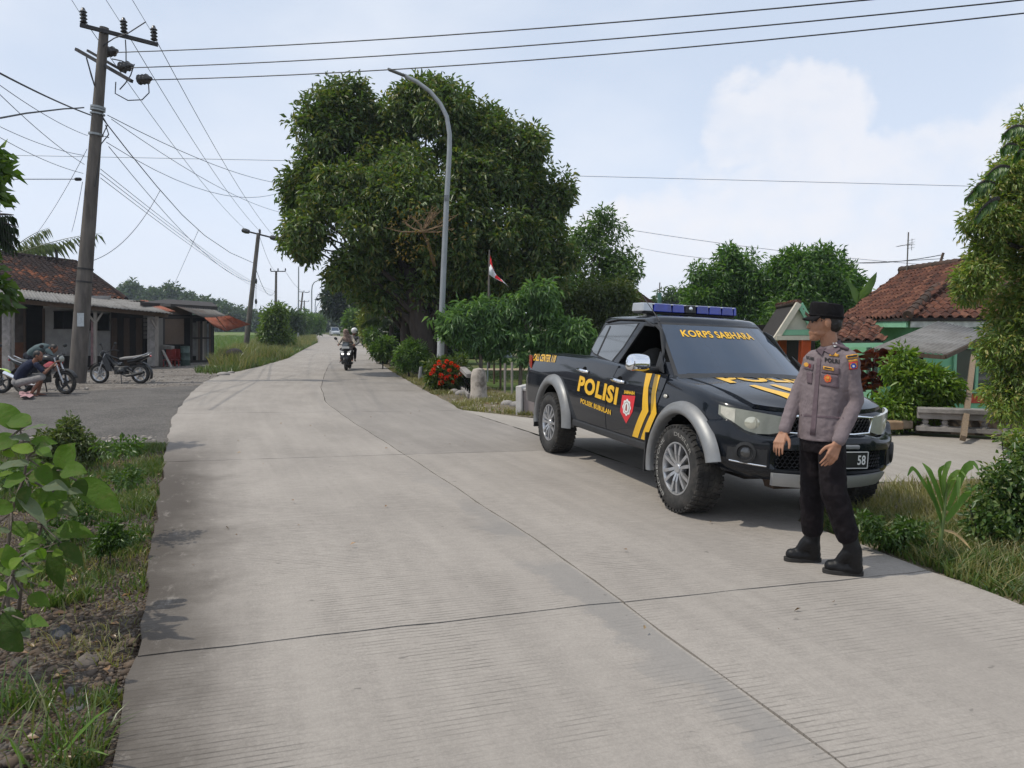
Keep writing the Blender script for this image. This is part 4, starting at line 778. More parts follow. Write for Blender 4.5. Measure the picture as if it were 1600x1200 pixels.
def hand(mb, wr, d, pn, thumb, s=1.0, curl=.45, spread=.085):
    """wrist point, direction to the knuckles, palm normal, thumb side; four unequal bent fingers and a thumb"""
    d = Vector(d).normalized(); pn = Vector(pn); pn = (pn - d * pn.dot(d)).normalized(); th = Vector(thumb); th = (th - d * th.dot(d) - pn * th.dot(pn)).normalized()
    for k, (off, ln) in enumerate(((.030, .78), (.010, .88), (-.010, .82), (-.029, .65))):
        kn = wr + d * .082 * s + th * off * s; mb.cap(wr + th * off * .55 * s, kn, .0155 * s, .0125 * s, 8, 3)
        dr = (d + th * off * spread * 30).normalized(); q = kn; an = 0; L0 = .098 * ln * s
        for j, (f, r0, r1) in enumerate(((.45, .0088, .0080), (.31, .0080, .0072), (.24, .0072, .0058))):
            an += curl * (.55 + .25 * k * .5) * (1, .9, .6)[j]; e = q + (dr * math.cos(an) + pn * math.sin(an)) * L0 * f; mb.cap(q, e, r0 * s, r1 * s, 8, 3); q = e
    b = wr + d * .02 * s + th * .022 * s; m_ = b + (d * .62 + th * .62 + pn * .3) * .047 * s; e = m_ + (d * .85 + th * .25 + pn * .4) * .030 * s; f = e + (d * .9 + pn * .35) * .024 * s
    mb.cap(b, m_, .0155 * s, .012 * s, 8, 3); mb.cap(m_, e, .0115 * s, .0098 * s, 8, 3); mb.cap(e, f, .0098 * s, .0075 * s, 8, 3)
def head(mb, c, f, up=(0, 0, 1), s=1.0):
    f = Vector(f).normalized(); up = Vector(up); up = (up - f * up.dot(f)).normalized(); l = up.cross(f); R = Matrix((f, l, up)).transposed(); P = lambda x, y, z: c + R @ (Vector((x, y, z)) * s)
    E_ = lambda x, y, z, r: mb.ell(P(x, y, z), tuple(k * s for k in r), R, 16, 12)
    E_(-.012, 0, .030, (.100, .076, .096)); E_(.028, 0, -.012, (.066, .066, .075)); mb.cap(P(.02, 0, -.03), P(.052, 0, -.078), .060 * s, .038 * s); E_(.073, 0, -.098, (.020, .024, .017))
    mb.cap(P(.082, 0, .014), P(.099, 0, -.022), .009 * s, .0125 * s, 10, 3); E_(.074, 0, .028, (.019, .052, .016)); E_(.060, 0, -.050, (.032, .042, .048)); E_(.087, 0, -.057, (.011, .022, .0065)); E_(.085, 0, -.069, (.011, .020, .007)); E_(.066, 0, -.085, (.026, .030, .024))
    for y in (-1, 1):
        E_(.050, y * .034, -.028, (.028, .024, .032)); E_(-.004, y * .078, .000, (.021, .009, .033)); E_(.096, y * .012, -.026, (.010, .008, .007)); E_(.036, y * .040, -.060, (.036, .018, .022))
    return P, R
def eyes(P, s, parent):
    for y in (-1, 1): MB().ell(P(.079, y * .031, .011), .0105 * s, None, 10, 8).build('eye', M('eye', (.05, .035, .03), .15, 0, .5, 60) if 'eye' not in bpy.data.materials else bpy.data.materials['eye'], parent, 60)
def hair_cap(P, R, s, parent, mat, back=.0, size=1.0):
    mb = MB(); mb.ell(P(-.020 - back, 0, .034), (.101 * s * size, .081 * s * size, .094 * s * size), R, 18, 14); mb.ell(P(-.052 - back, 0, .000), (.060 * s * size, .074 * s * size, .070 * s * size), R, 16, 12)
    return fuse('hair', mb, mat, .006 * max(1, s), parent, 2, [(.02, .006)])
class Stick:                       # lay flat pieces on a surface as seen from the camera position
    def __init__(s, *obs):
        V = []; F = []
        for o in obs: b = len(V); V += [v.co.copy() for v in o.data.vertices]; F += [tuple(b + i for i in p.vertices) for p in o.data.polygons]
        s.t = BVHTree.FromPolygons(V, F)
    def hit(s, u, v, e=.003):
        d = _ray(u, v).normalized(); c, n, i, _ = s.t.ray_cast(Vector((0, 0, CAMZ)), d)
        if c is None: return None
        if n.dot(d) > 0: n = -n
        return c + n * e
    def quad(s, a, b, c, d, mat, name, parent, e=.003, n=5, thick=0):
        P = []
        for j in range(n + 1):
            for i in range(n + 1):
                u, v = i / n, j / n; q = [(a[k] * (1 - u) + b[k] * u) * (1 - v) + (d[k] * (1 - u) + c[k] * u) * v for k in (0, 1)]; h = s.hit(*q, e)
                P.append(h)
        ok = [k for k, h in enumerate(P) if h is not None]
        P = [h if h is not None else P[min(ok, key=lambda q: (q // (n + 1) - k // (n + 1)) ** 2 + (q % (n + 1) - k % (n + 1)) ** 2)] for k, h in enumerate(P)]
        mb = MB(); mb.grid([P[j * (n + 1):(j + 1) * (n + 1)] for j in range(n + 1)]); o = mb.build(name, mat, parent, 60)
        if thick: so = o.modifiers.new('s', 'SOLIDIFY'); so.thickness = thick; so.offset = 0
        return o
    def blob(s, u, v, ru, rv, mat, name, parent, e=.004, n=20, star=0):
        P = [s.hit(u, v, e)] + [s.hit(u + ru * math.cos(a) * (1 + star * math.cos(8 * a)), v + rv * math.sin(a) * (1 + star * math.cos(8 * a)), e) for a in np.linspace(0, 2 * math.pi, n, endpoint=False)]
        if any(p is None for p in P): return None
        return MB().add(P, [(0, 1 + i, 1 + (i + 1) % n) for i in range(n)]).build(name, mat, parent)
    def text(s, body, u0, v0, u1, v1, h, mat, parent, bold=.03, e=.004, lean=0):
        last = [s.hit(u0, v0, e) or s.hit(u1, v1, e)]
        def f(a, b):
            q = s.hit(u0 + (u1 - u0) * a + lean * b, v0 + (v1 - v0) * a - h * b, e); last[0] = q or last[0]; return last[0]
        return lettering(body, f, mat, parent, bold)
# ---------------------------------------------------------------- the officer in front of the pickup
def officer():
    Y0 = 4.93; p = lambda u, v, dy=0.0: D(u, v, Y0 + dy)
    pel, neck = p(1284, 676), p(1298, 541); hc = p(1288, 505, 0); hf = Vector((-1, .16, -.02))
    sR, eR, wR = p(1268, 557, .11), p(1243, 622, .12), p(1224, 676, .03); sL, eL, wL = p(1331, 560, -.11), p(1337, 628, -.12), p(1308, 694, -.20)
    hR, kR, aR = p(1270, 684, .07), p(1269, 766, .08), p(1269, 850, .10); hL, kL, aL = p(1300, 685, -.06), p(1302, 768, -.15), p(1334, 866, -.17)
    ax = (sL - sR).normalized()
    mb = MB(); P, R = head(mb, hc, hf, s=.98); mb.cap(hc + Vector((.025, 0, -.06)), neck + Vector((0, 0, -.05)), .052, .054)
    mb.cap(neck + Vector((0, 0, -.14)), pel, .09, .10); mb.cap(sR.lerp(sL, .15), sL.lerp(sR, .15), .030, .030)
    for a, b, c in ((sR, eR, wR), (sL, eL, wL)): mb.cap(a + Vector((.012 if a == sR else -.012, 0, -.015)), b, .034, .030); mb.cap(b, c, .030, .025)
    for a, b, c in ((hR, kR, aR), (hL, kL, aL)): mb.cap(a, b, .065, .045); mb.cap(b, c, .045, .036)
    hand(mb, wR, p(1214, 700, -.03) - wR, (.35, .3, -.1), (-.2, -1, .1), 1.0, .42); hand(mb, wL, p(1296, 722, -.23) - wL, (-.25, .9, -.2), (-1, -.3, 0), 1.02, .5)
    body = fuse('person', mb, m_skin, .0042, None, 3)
    tag(body, 'officer in mauve uniform shirt, black trousers and black cap standing before the pickup', 'person')
    eyes(P, .98, body); hair_cap(P, R, .96, body, m_hair)
    bw = MB(); bw.tube([P(.074, .048, .032), P(.086, .030, .036), P(.090, .012, .033)], .004, 6); bw.build('eyebrow', m_hair, body, 60)
    # cap
    m_cap = cloth('cap_cloth', (.010, .009, .010)); cb = MB(); rows = []
    for z, k in ((.030, .96), (.040, .98), (.078, .99), (.110, .98), (.126, .93), (.131, .75), (.129, .3), (.129, .02)):
        rows.append([P(-.014 + .106 * k * math.cos(a), .088 * k * math.sin(a), z + .012 * math.cos(a)) for a in np.linspace(0, 2 * math.pi, 28, endpoint=False)])
    cb.grid(rows, closeu=True); c_ = cb.build('cap', m_cap, body, 50, fixn=True)
    vb = MB(); vr = []
    for j in range(7):
        t = j / 6; vr.append([P(.070 + .066 * t * math.cos(a) ** .7 - .05 * (1 - math.cos(a)), .088 * math.sin(a) * (1 - .12 * t), .044 - .016 * t * t - .018 * math.sin(a) ** 2 * t) for a in np.linspace(-1.25, 1.25, 15)])
    vb.grid(vr); vz = vb.build('visor', m_cap, c_, 60); sm = vz.modifiers.new('s', 'SOLIDIFY'); sm.thickness = .005
    MB().tube([P(-.014 + .1065 * math.cos(a), .0885 * math.sin(a), .046 + .012 * math.cos(a)) for a in np.linspace(0, 2 * math.pi, 30)], .006, 6).build('cap_band', m_cap, c_, 60)
    # shirt
    m_sh = cloth('mauve_twill', (.188, .153, .160), .06); sb = MB()
    loft(sb, [p(1283, 686), p(1283, 668), p(1284, 640), p(1290, 608), p(1296, 582), p(1299, 564), p(1299.5, 552), p(1299, 544), p(1298, 538)], [.146, .144, .136, .152, .174, .184, .160, .088, .068], [.112, .112, .104, .108, .110, .104, .092, .078, .066], ax)
    def sleeve(a, b, c, r): sb.cap(a, b, r[0], r[1], 14); sb.cap(b, b.lerp(c, .9), r[1], r[2], 14)
    sleeve(sR + Vector((.02, 0, -.012)), eR, wR, (.058, .047, .041)); sleeve(sL + Vector((-.02, 0, -.012)), eL, wL, (.062, .049, .042))
    shirt = fuse('shirt', sb, m_sh, .0055, body, 5, [(.10, .010), (.030, .006)])
    # trousers
    m_tr = cloth('black_trousers', (.011, .0085, .010), .25); tb = MB(); loft(tb, [p(1284, 660), p(1284, 676), p(1285, 692), p(1285, 704)], [.120, .128, .138, .13], [.088, .096, .108, .10], ax)
    tb.cap(hR, kR, .086, .078, 14); tb.cap(kR, kR.lerp(aR, .70), .078, .070, 14); tb.cap(hL, kL, .086, .080, 14); tb.cap(kL, kL.lerp(aL, .66), .080, .074, 14)
    tro = fuse('trousers', tb, m_tr, .0065, body, 4, [(.12, .018), (.04, .010)])
    # boots
    m_bt = M('black_leather', (.010, .010, .011), .42, 0, .3, 30, .002, 120, spec=.25); m_sole = M('boot_sole', (.022, .020, .018), .8)
    for k, an, toe, heel in ((kR, aR, G(1224, 876), G(1284, 878)), (kL, aL, G(1284, 894), G(1350, 900))):
        d = (toe - heel); L = d.length; d.normalize(); n = Vector((-d.y, d.x, 0)); bb = MB(); bb.cap(k.lerp(an, .45), an + Vector((0, 0, .02)), .060, .050, 14); bb.cap(an + Vector((0, 0, .02)), heel + d * .055 + Vector((0, 0, .045)), .050, .046); bb.cap(heel + d * .05 + Vector((0, 0, .048)), heel + d * L * .62 + Vector((0, 0, .045)), .045, .046); bb.cap(heel + d * L * .55 + Vector((0, 0, .05)), toe - d * .055 + Vector((0, 0, .046)), .046, .042)
        bb.cap(an + d * .02 + Vector((0, 0, .02)), heel + d * L * .6 + Vector((0, 0, .07)), .048, .033)
        b = fuse('boot', bb, m_bt, .006, body, 3, [(.05, .006)])
        ol = []
        for a in np.linspace(0, 2 * math.pi, 30, endpoint=False):
            ca, sa = math.cos(a), math.sin(a); ol.append(heel + d * (L / 2 + (L / 2 - .002) * ca) + n * math.copysign(abs(sa) ** .7, sa) * (.043 - .005 * (ca < 0)) + Vector((0, 0, .001)))
        MB().prism(ol, (0, 0, .028)).build('sole', m_sole, b, fixn=True, bevel=.004)
    # seams, flaps and patches on the shirt
    st_ = Stick(shirt); m_sd = cloth('mauve_twill_edge', (.135, .100, .113), .08); m_gold = M('gold_thread', (.55, .27, .03), .6, 0, .3, 120); m_blk = M('black_thread', (.012, .011, .012), .8); m_or = M('orange_patch', (.60, .10, .025), .6, 0, .3, 150)
    Q = lambda *a, **k: st_.quad(*a, **k)
    st_.quad((1286, 572), (1312, 575), (1312, 586), (1284, 582), m_sd, 'pocket_flap', shirt, .005, 6, .003); st_.quad((1283, 583), (1310, 587), (1310, 607), (1282, 602), m_sd, 'pocket', shirt, .004, 6, .003)
    st_.quad((1259, 567), (1272, 569), (1271, 579), (1257, 576), m_sd, 'pocket_flap', shirt, .005, 6, .003); st_.quad((1261, 581), (1270, 582), (1269, 600), (1262, 599), m_sd, 'pocket', shirt, .004, 6, .003)
    st_.quad((1277, 560), (1283, 561), (1274, 680), (1266, 679), m_sd, 'placket', shirt, .0035, 10, .002)
    st_.quad((1252, 647), (1318, 652), (1318, 655), (1252, 650), m_sd, 'waist_seam', shirt, .002, 10, .002)
    for a, b in (((1283, 545), (1303, 560)), ): pass
    st_.text('POLRI', 1289, 565.5, 1312, 569, 7, m_blk, shirt, .05); st_.text('RICARD', 1260.5, 561, 1272.5, 563.5, 5, m_blk, shirt, .05)
    st_.quad((1298, 552), (1311, 554), (1310, 557.5), (1296, 556), m_gold, 'wing_badge', shirt, .005, 4, .002); st_.blob(1304, 553.5, 3.2, 3.0, m_gold, 'wing_badge', shirt, .006)
    st_.quad((1287, 572), (1304, 575), (1303.5, 580), (1287, 577.5), m_gold, 'breast_badge', shirt, .009, 4, .002); st_.quad((1290, 574), (1301, 576), (1301, 578), (1290, 576.2), m_blk, 'badge_mark', shirt, .012, 4)
    st_.blob(1294, 591.5, 5.8, 6.2, m_or, 'round_badge', shirt, .009, 24, .08); st_.blob(1294, 591.5, 3.2, 3.6, m_gold, 'badge_mark', shirt, .011, 16); st_.quad((1291.5, 591), (1296.5, 592), (1296.5, 593), (1291.5, 592.2), m_or, 'badge_mark', shirt, .013, 2)
    st_.blob(1261, 570, 3.6, 3.2, m_gold, 'breast_badge', shirt, .009); st_.blob(1266.5, 572, 2.2, 3.5, M('dark_red_badge', (.16, .015, .02), .6), 'breast_badge', shirt, .009)
    # sleeve patch
    st_.quad((1322, 556), (1340, 553), (1340, 559), (1323, 561), m_gold, 'sleeve_tab', shirt, .005, 5, .002); st_.quad((1324, 557), (1338, 555), (1338, 557.5), (1324.5, 559.5), m_blk, 'badge_mark', shirt, .0075, 4)
    st_.quad((1325, 563), (1339, 561), (1339, 564), (1326, 566), m_gold, 'sleeve_tab', shirt, .005, 5, .002)
    st_.quad((1326, 566.5), (1339.5, 564.5), (1339, 576), (1327, 578), M('patch_red', (.42, .02, .02), .6), 'shield_patch', shirt, .005, 5, .002); st_.quad((1328, 568), (1338, 566.5), (1337.5, 574.5), (1328.5, 576), m_gold, 'badge_mark', shirt, .0075, 4); st_.blob(1333, 571.5, 3.9, 4.2, M('patch_blue', (.02, .06, .33), .5), 'badge_mark', shirt, .009); st_.blob(1333, 571.8, 1.6, 1.8, m_white, 'badge_mark', shirt, .0105)
    # collar, collar badge and epaulettes
    for pts in (((1297, 536), (1314, 532), (1312, 548), (1301, 556), (1288, 549)), ((1284, 543), (1291, 545), (1285, 556), (1277, 551), (1276, 546))):
        V = []
        for i, (u, v) in enumerate(pts): h = st_.hit(u, v, .008); V.append(h if h else p(u, v, -.03))
        o = MB().add(V, [tuple(range(len(V)))]).build('collar', m_sd, shirt); so = o.modifiers.new('s', 'SOLIDIFY'); so.thickness = .005
    st_.blob(1304, 541.5, 5.0, 6.2, m_blk, 'collar_badge', shirt, .014, 18); st_.blob(1304.5, 540, 2.8, 3.4, m_white, 'collar_badge', shirt, .016, 14, .12)
    st_.quad((1276, 537.5), (1284, 536.5), (1284, 540.5), (1274, 543), m_blk, 'shoulder_board', shirt, .007, 4, .004)
    MB().cap(sL + Vector((-.03, 0, .060)), sL + Vector((-.10, .03, .085)), .011, .011, 8, 3).build('shoulder_board', m_sd, shirt, 60)
    wt = MB(); wt.cap(wL + (eL - wL).normalized() * .0, wL + (eL - wL).normalized() * .02, .034, .036, 12, 2)
    return body
officer()
# ---------------------------------------------------------------- plainer figures, farther off
m_dskin = skinmat('dark_brown_skin', (.20, .095, .06))
def figure(label, J, shirt_c, trous_c, skin=m_dskin, hairm=m_hair, hf=(1, 0, 0), s=1.0, voxel=.011, sleeve=.55, shorts=False, scarf=None, helmet=None, shoe=(.05, .03, .03), fold=.012, group=None, curl=.7):
    J = {k: Vector(v) for k, v in J.items()}; ax = (J['sL'] - J['sR']).normalized(); mb = MB(); hf = Vector(hf).normalized()
    up = (J['head'] - J['neck']).normalized(); P, R = head(mb, J['head'], hf, up, s); mb.cap(J['head'] - up * .06 * s, J['neck'] - up * .04, .056 * s, .06 * s); bw_ = J.get('bow', Vector()); md = J['neck'].lerp(J['pel'], .5) + bw_; mb.cap(J['neck'].lerp(J['pel'], .25) + bw_ * .7, md, .075 * s, .08 * s); mb.cap(md, J['pel'], .08 * s, .09 * s); mb.cap(J['neck'], J['neck'].lerp(J['pel'], .3) + bw_ * .7, .05 * s, .06 * s); mb.cap(J['sL'], J['sR'], .042 * s, .042 * s)
    for k in 'LR':
        mb.cap(J['s' + k], J['e' + k], .043 * s, .036 * s); mb.cap(J['e' + k], J['w' + k], .036 * s, .025 * s); hand(mb, J['w' + k], J['w' + k] - J['e' + k], (0, 0, -1), (-ax if k == 'L' else ax), s * 1.05, curl)
        mb.cap(J['h' + k], J['k' + k], .075 * s, .05 * s); mb.cap(J['k' + k], J['a' + k], .05 * s, .035 * s); d = Vector(J['t' + k]) - J['a' + k]; mb.cap(J['a' + k], J['t' + k], .035 * s, .026 * s)
    o = tag(fuse('person', mb, skin, voxel, None, 2), label, 'person', group)
    sb = MB(); sp = [J['pel'].lerp(J['neck'], t) for t in (.06, .2, .42, .65, .82, .93, .99)]
    if 'bow' in J:
        for i, t in enumerate((.06, .2, .42, .65, .82, .93, .99)): sp[i] += J['bow'] * math.sin(math.pi * t)
    loft(sb, sp, [q * s for q in (.16, .16, .165, .19, .19, .15, .075)], [q * s for q in (.13, .13, .125, .125, .115, .09, .065)], ax, 14)
    for k in 'LR':
        if sleeve < .9: sb.cap(J['s' + k], J['s' + k].lerp(J['e' + k], sleeve * 1.4 if sleeve < .7 else 1), .066 * s, .056 * s)
        else: sb.cap(J['s' + k], J['e' + k], .066 * s, .055 * s); sb.cap(J['e' + k], J['e' + k].lerp(J['w' + k], .9), .055 * s, .045 * s)
    fuse('shirt', sb, shirt_c, voxel, o, 3, [(.09, fold)])
    tb = MB(); loft(tb, [J['pel'] + (J['pel'] - J['neck']).normalized() * .10 * s, J['pel'], J['pel'].lerp(J['neck'], .15)], [.15 * s, .165 * s, .15 * s], [.12 * s, .13 * s, .11 * s], ax, 14)
    for k in 'LR':
        tb.cap(J['h' + k], J['k' + k], .095 * s, .075 * s)
        if not shorts: tb.cap(J['k' + k], J['k' + k].lerp(J['a' + k], .85), .072 * s, .055 * s)
    fuse('trousers', tb, trous_c, voxel, o, 2, [(.1, fold)])
    m_sho = M('sandal', shoe, .7) if shoe else m_trim
    for k in 'LR': q = MB(); a, t = J['a' + k], Vector(J['t' + k]); q.cap(a + (a - t) * .35 + Vector((0, 0, -.035)), t + Vector((0, 0, -.015)), .032 * s, .034 * s); q.build('shoe', m_sho, o, 60)
    if helmet:
        hm = MB(); hm.ell(P(-.01, 0, .035), (.132 * s, .118 * s, .125 * s), R, 20, 14); hm.build('helmet', helmet, o, 60); MB().ell(P(.035, 0, .015), (.10 * s, .10 * s, .055 * s), R, 18, 10).build('visor', m_sglass, o, 60)
    elif scarf:
        sc = MB(); sc.ell(P(-.018, 0, .02), (.112 * s, .100 * s, .122 * s), R, 18, 12); sc.cap(P(-.02, 0, -.04), J['neck'] + (J['pel'] - J['neck']) * .30 + hf * .05, .11 * s, .17 * s); sc.ell(J['neck'] + (J['pel'] - J['neck']) * .2, (.20 * s, .17 * s, .14 * s), R); scf = fuse('headscarf', sc, scarf, voxel, o, 3, [(.06, .02)])
        MB().ell(P(.064, 0, -.014), (.042 * s, .056 * s, .070 * s), R, 16, 12).build('face', skin, o, 60)
    else: hair_cap(P, R, s, o, hairm)
    if not scarf: eyes(P, s, o)
    return o
# ================================================================ BUILDINGS
def tilemat(name, cols, old=.6, osc=9, lo=.42, hi=.66, oc=(.035, .028, .024)):
    m, nt, N, L, P = nodes(name); g = N.new('ShaderNodeNewGeometry'); oi = N.new('ShaderNodeObjectInfo'); f = mth(N, L, 'FRACT', mth(N, L, 'ADD', g.outputs['Random Per Island'], mth(N, L, 'MULTIPLY', oi.outputs['Random'], 7.31)))
    rr = N.new('ShaderNodeValToRGB'); L.new(f, rr.inputs[0]); E = rr.color_ramp.elements
    while len(E) < len(cols): E.new(.5)
    for i, c in enumerate(cols): E[i].position = i / (len(cols) - 1); E[i].color = (*c, 1)
    co = N.new('ShaderNodeTexCoord').outputs['Object']; c = mixrgb(N, L, mth(N, L, 'MULTIPLY', nz(N, L, co, osc, 6, .7, lo, hi), old), rr.outputs[0], oc); L.new(c, P.inputs['Base Color']); P.inputs['Roughness'].default_value = .9; P.inputs['Specular IOR Level'].default_value = .2; return m
m_tile = tilemat('clay_tile', [(.068, .032, .025), (.115, .048, .034), (.165, .068, .044), (.092, .040, .03), (.21, .095, .06), (.055, .03, .026)])
m_otile = tilemat('old_clay_tile', [(.030, .020, .018), (.042, .024, .021), (.052, .028, .023), (.034, .022, .02), (.20, .075, .038), (.16, .058, .03), (.05, .03, .025)], .97, .55, .36, .52, (.024, .017, .0165))
def wood(name, c): return M(name, c, .85, 0, .35, 3, .003, 30, stretch=(14, 14, 1.2), dirt=((c[0] * .4, c[1] * .4, c[2] * .4), .5, 3))
m_gw = wood('grey_wood', (.17, .155, .14)); m_bw = wood('brown_wood', (.105, .07, .048)); m_dw = wood('dark_wood', (.028, .022, .019)); m_lw = wood('pale_wood', (.30, .27, .24))
m_plast = M('grimy_plaster', (.33, .32, .31), .9, 0, .12, 3, .003, 40, dirt=((.16, .14, .12), .6, 1.6)); m_conc = M('weathered_concrete', (.27, .25, .235), .9, 0, .2, 5, .004, 50, dirt=((.075, .07, .065), .7, 2.4))
m_asb = M('asbestos_sheet', (.185, .178, .168), .9, 0, .15, 3, .003, 60, dirt=((.11, .10, .09), .7, 2)); m_rust = M('rusty_sheet', (.25, .075, .04), .85, .1, .3, 4, .002, 50, stretch=(1, 1, 1), dirt=((.33, .16, .11), .6, 3))
m_zinc = M('old_zinc', (.15, .14, .125), .7, .25, .2, 3, dirt=((.14, .08, .05), .6, 2))
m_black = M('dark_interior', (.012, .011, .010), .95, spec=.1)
def tile_mb(w=.25, l=.30, t=.024):
    mb = MB(); P = []
    for y in (0, l): P.append([(w * (i / 4 - .5), y, .042 * math.sin(i / 4 * 2 * math.pi - .6) + .025) for i in range(5)])
    top = P[0] + P[1]; bot = [(x, y, z - t) for x, y, z in top]
    return mb.add(top + bot, [(i, i + 1, 6 + i, 5 + i) for i in range(4)] + [(10 + i + 1, 10 + i, 15 + i, 16 + i) for i in range(4)] + [(i + 1, i, 10 + i, 11 + i) for i in range(4)] + [(5 + i, 6 + i, 16 + i, 15 + i) for i in range(4)] + [(0, 5, 15, 10), (9, 4, 14, 19)])
def roof_tiles(poly, origin, ux, uy, mat, parent, rows=.2, cols=.22, limit=0, seed=1, keep=None, scale=1.0):
    """tiles laid on a roof plane; origin at an eave corner, ux along the eave, uy up the slope. Up to LIMIT are pieces of their own, the rest one part"""
    rn = random.Random(seed); o = Vector(origin); ux = Vector(ux).normalized(); uy = Vector(uy); uy = (uy - ux * uy.dot(ux)).normalized(); n = ux.cross(uy); n = -n if n.z < 0 else n
    P2 = np.array([((Vector(p) - o).dot(ux), (Vector(p) - o).dot(uy)) for p in poly]); lo, hi = P2.min(0), P2.max(0); spots = []
    for j in range(int((hi[1] - lo[1]) / rows) + 2):
        for i in range(int((hi[0] - lo[0]) / cols) + 2):
            a, b = lo[0] + (i + .5) * cols, lo[1] + (j + .2) * rows
            if inside(np.array([[a, b]]), P2)[0]: spots.append((a, b))
    base = tile_mb(cols * 1.14, rows * 1.5); me = base.mesh('roof_tile', mat); rest = MB(); k = 0
    for a, b in spots:
        q = o + ux * (a + rn.uniform(-.012, .012)) + uy * (b + rn.uniform(-.02, .012) - rows * .2); R_ = Matrix((ux, uy, n)).transposed() @ Matrix.Rotation(rn.uniform(-.055, .055), 3, 'Z') @ Matrix.Rotation(rn.uniform(-.05, .05) - .10, 3, 'X')
        if k < limit and (keep is None or keep(q)):
            t = link(bpy.data.objects.new('roof_tile', me)); t.parent = parent; t.matrix_local = Matrix.Translation(q + n * .02) @ R_.to_4x4(); k += 1
        else: rest.add([q + n * .02 + R_ @ Vector(v) for v in base.v], base.f)
    if rest.v: tag(rest.build('roof_tile', mat, parent), kind='stuff')
def corr(fa, fb, name, mat, parent, amp=.025, waves=8, n=1):
    """corrugated sheet between two edges fa(t), fb(t): ridges run from edge a to edge b"""
    m_ = waves * 4; rows = []
    A, B = [fa(i / m_) for i in range(m_ + 1)], [fb(i / m_) for i in range(m_ + 1)]; nrm = (A[-1] - A[0]).cross(B[0] - A[0]).normalized(); nrm = -nrm if nrm.z < 0 else nrm
    for q in (0, .33, .66, 1): rows.append([A[i].lerp(B[i], q) + nrm * amp * math.sin(2 * math.pi * i / 4) for i in range(m_ + 1)])
    o = MB().grid(rows).build(name, mat, parent, 80); so = o.modifiers.new('s', 'SOLIDIFY'); so.thickness = .012; return o
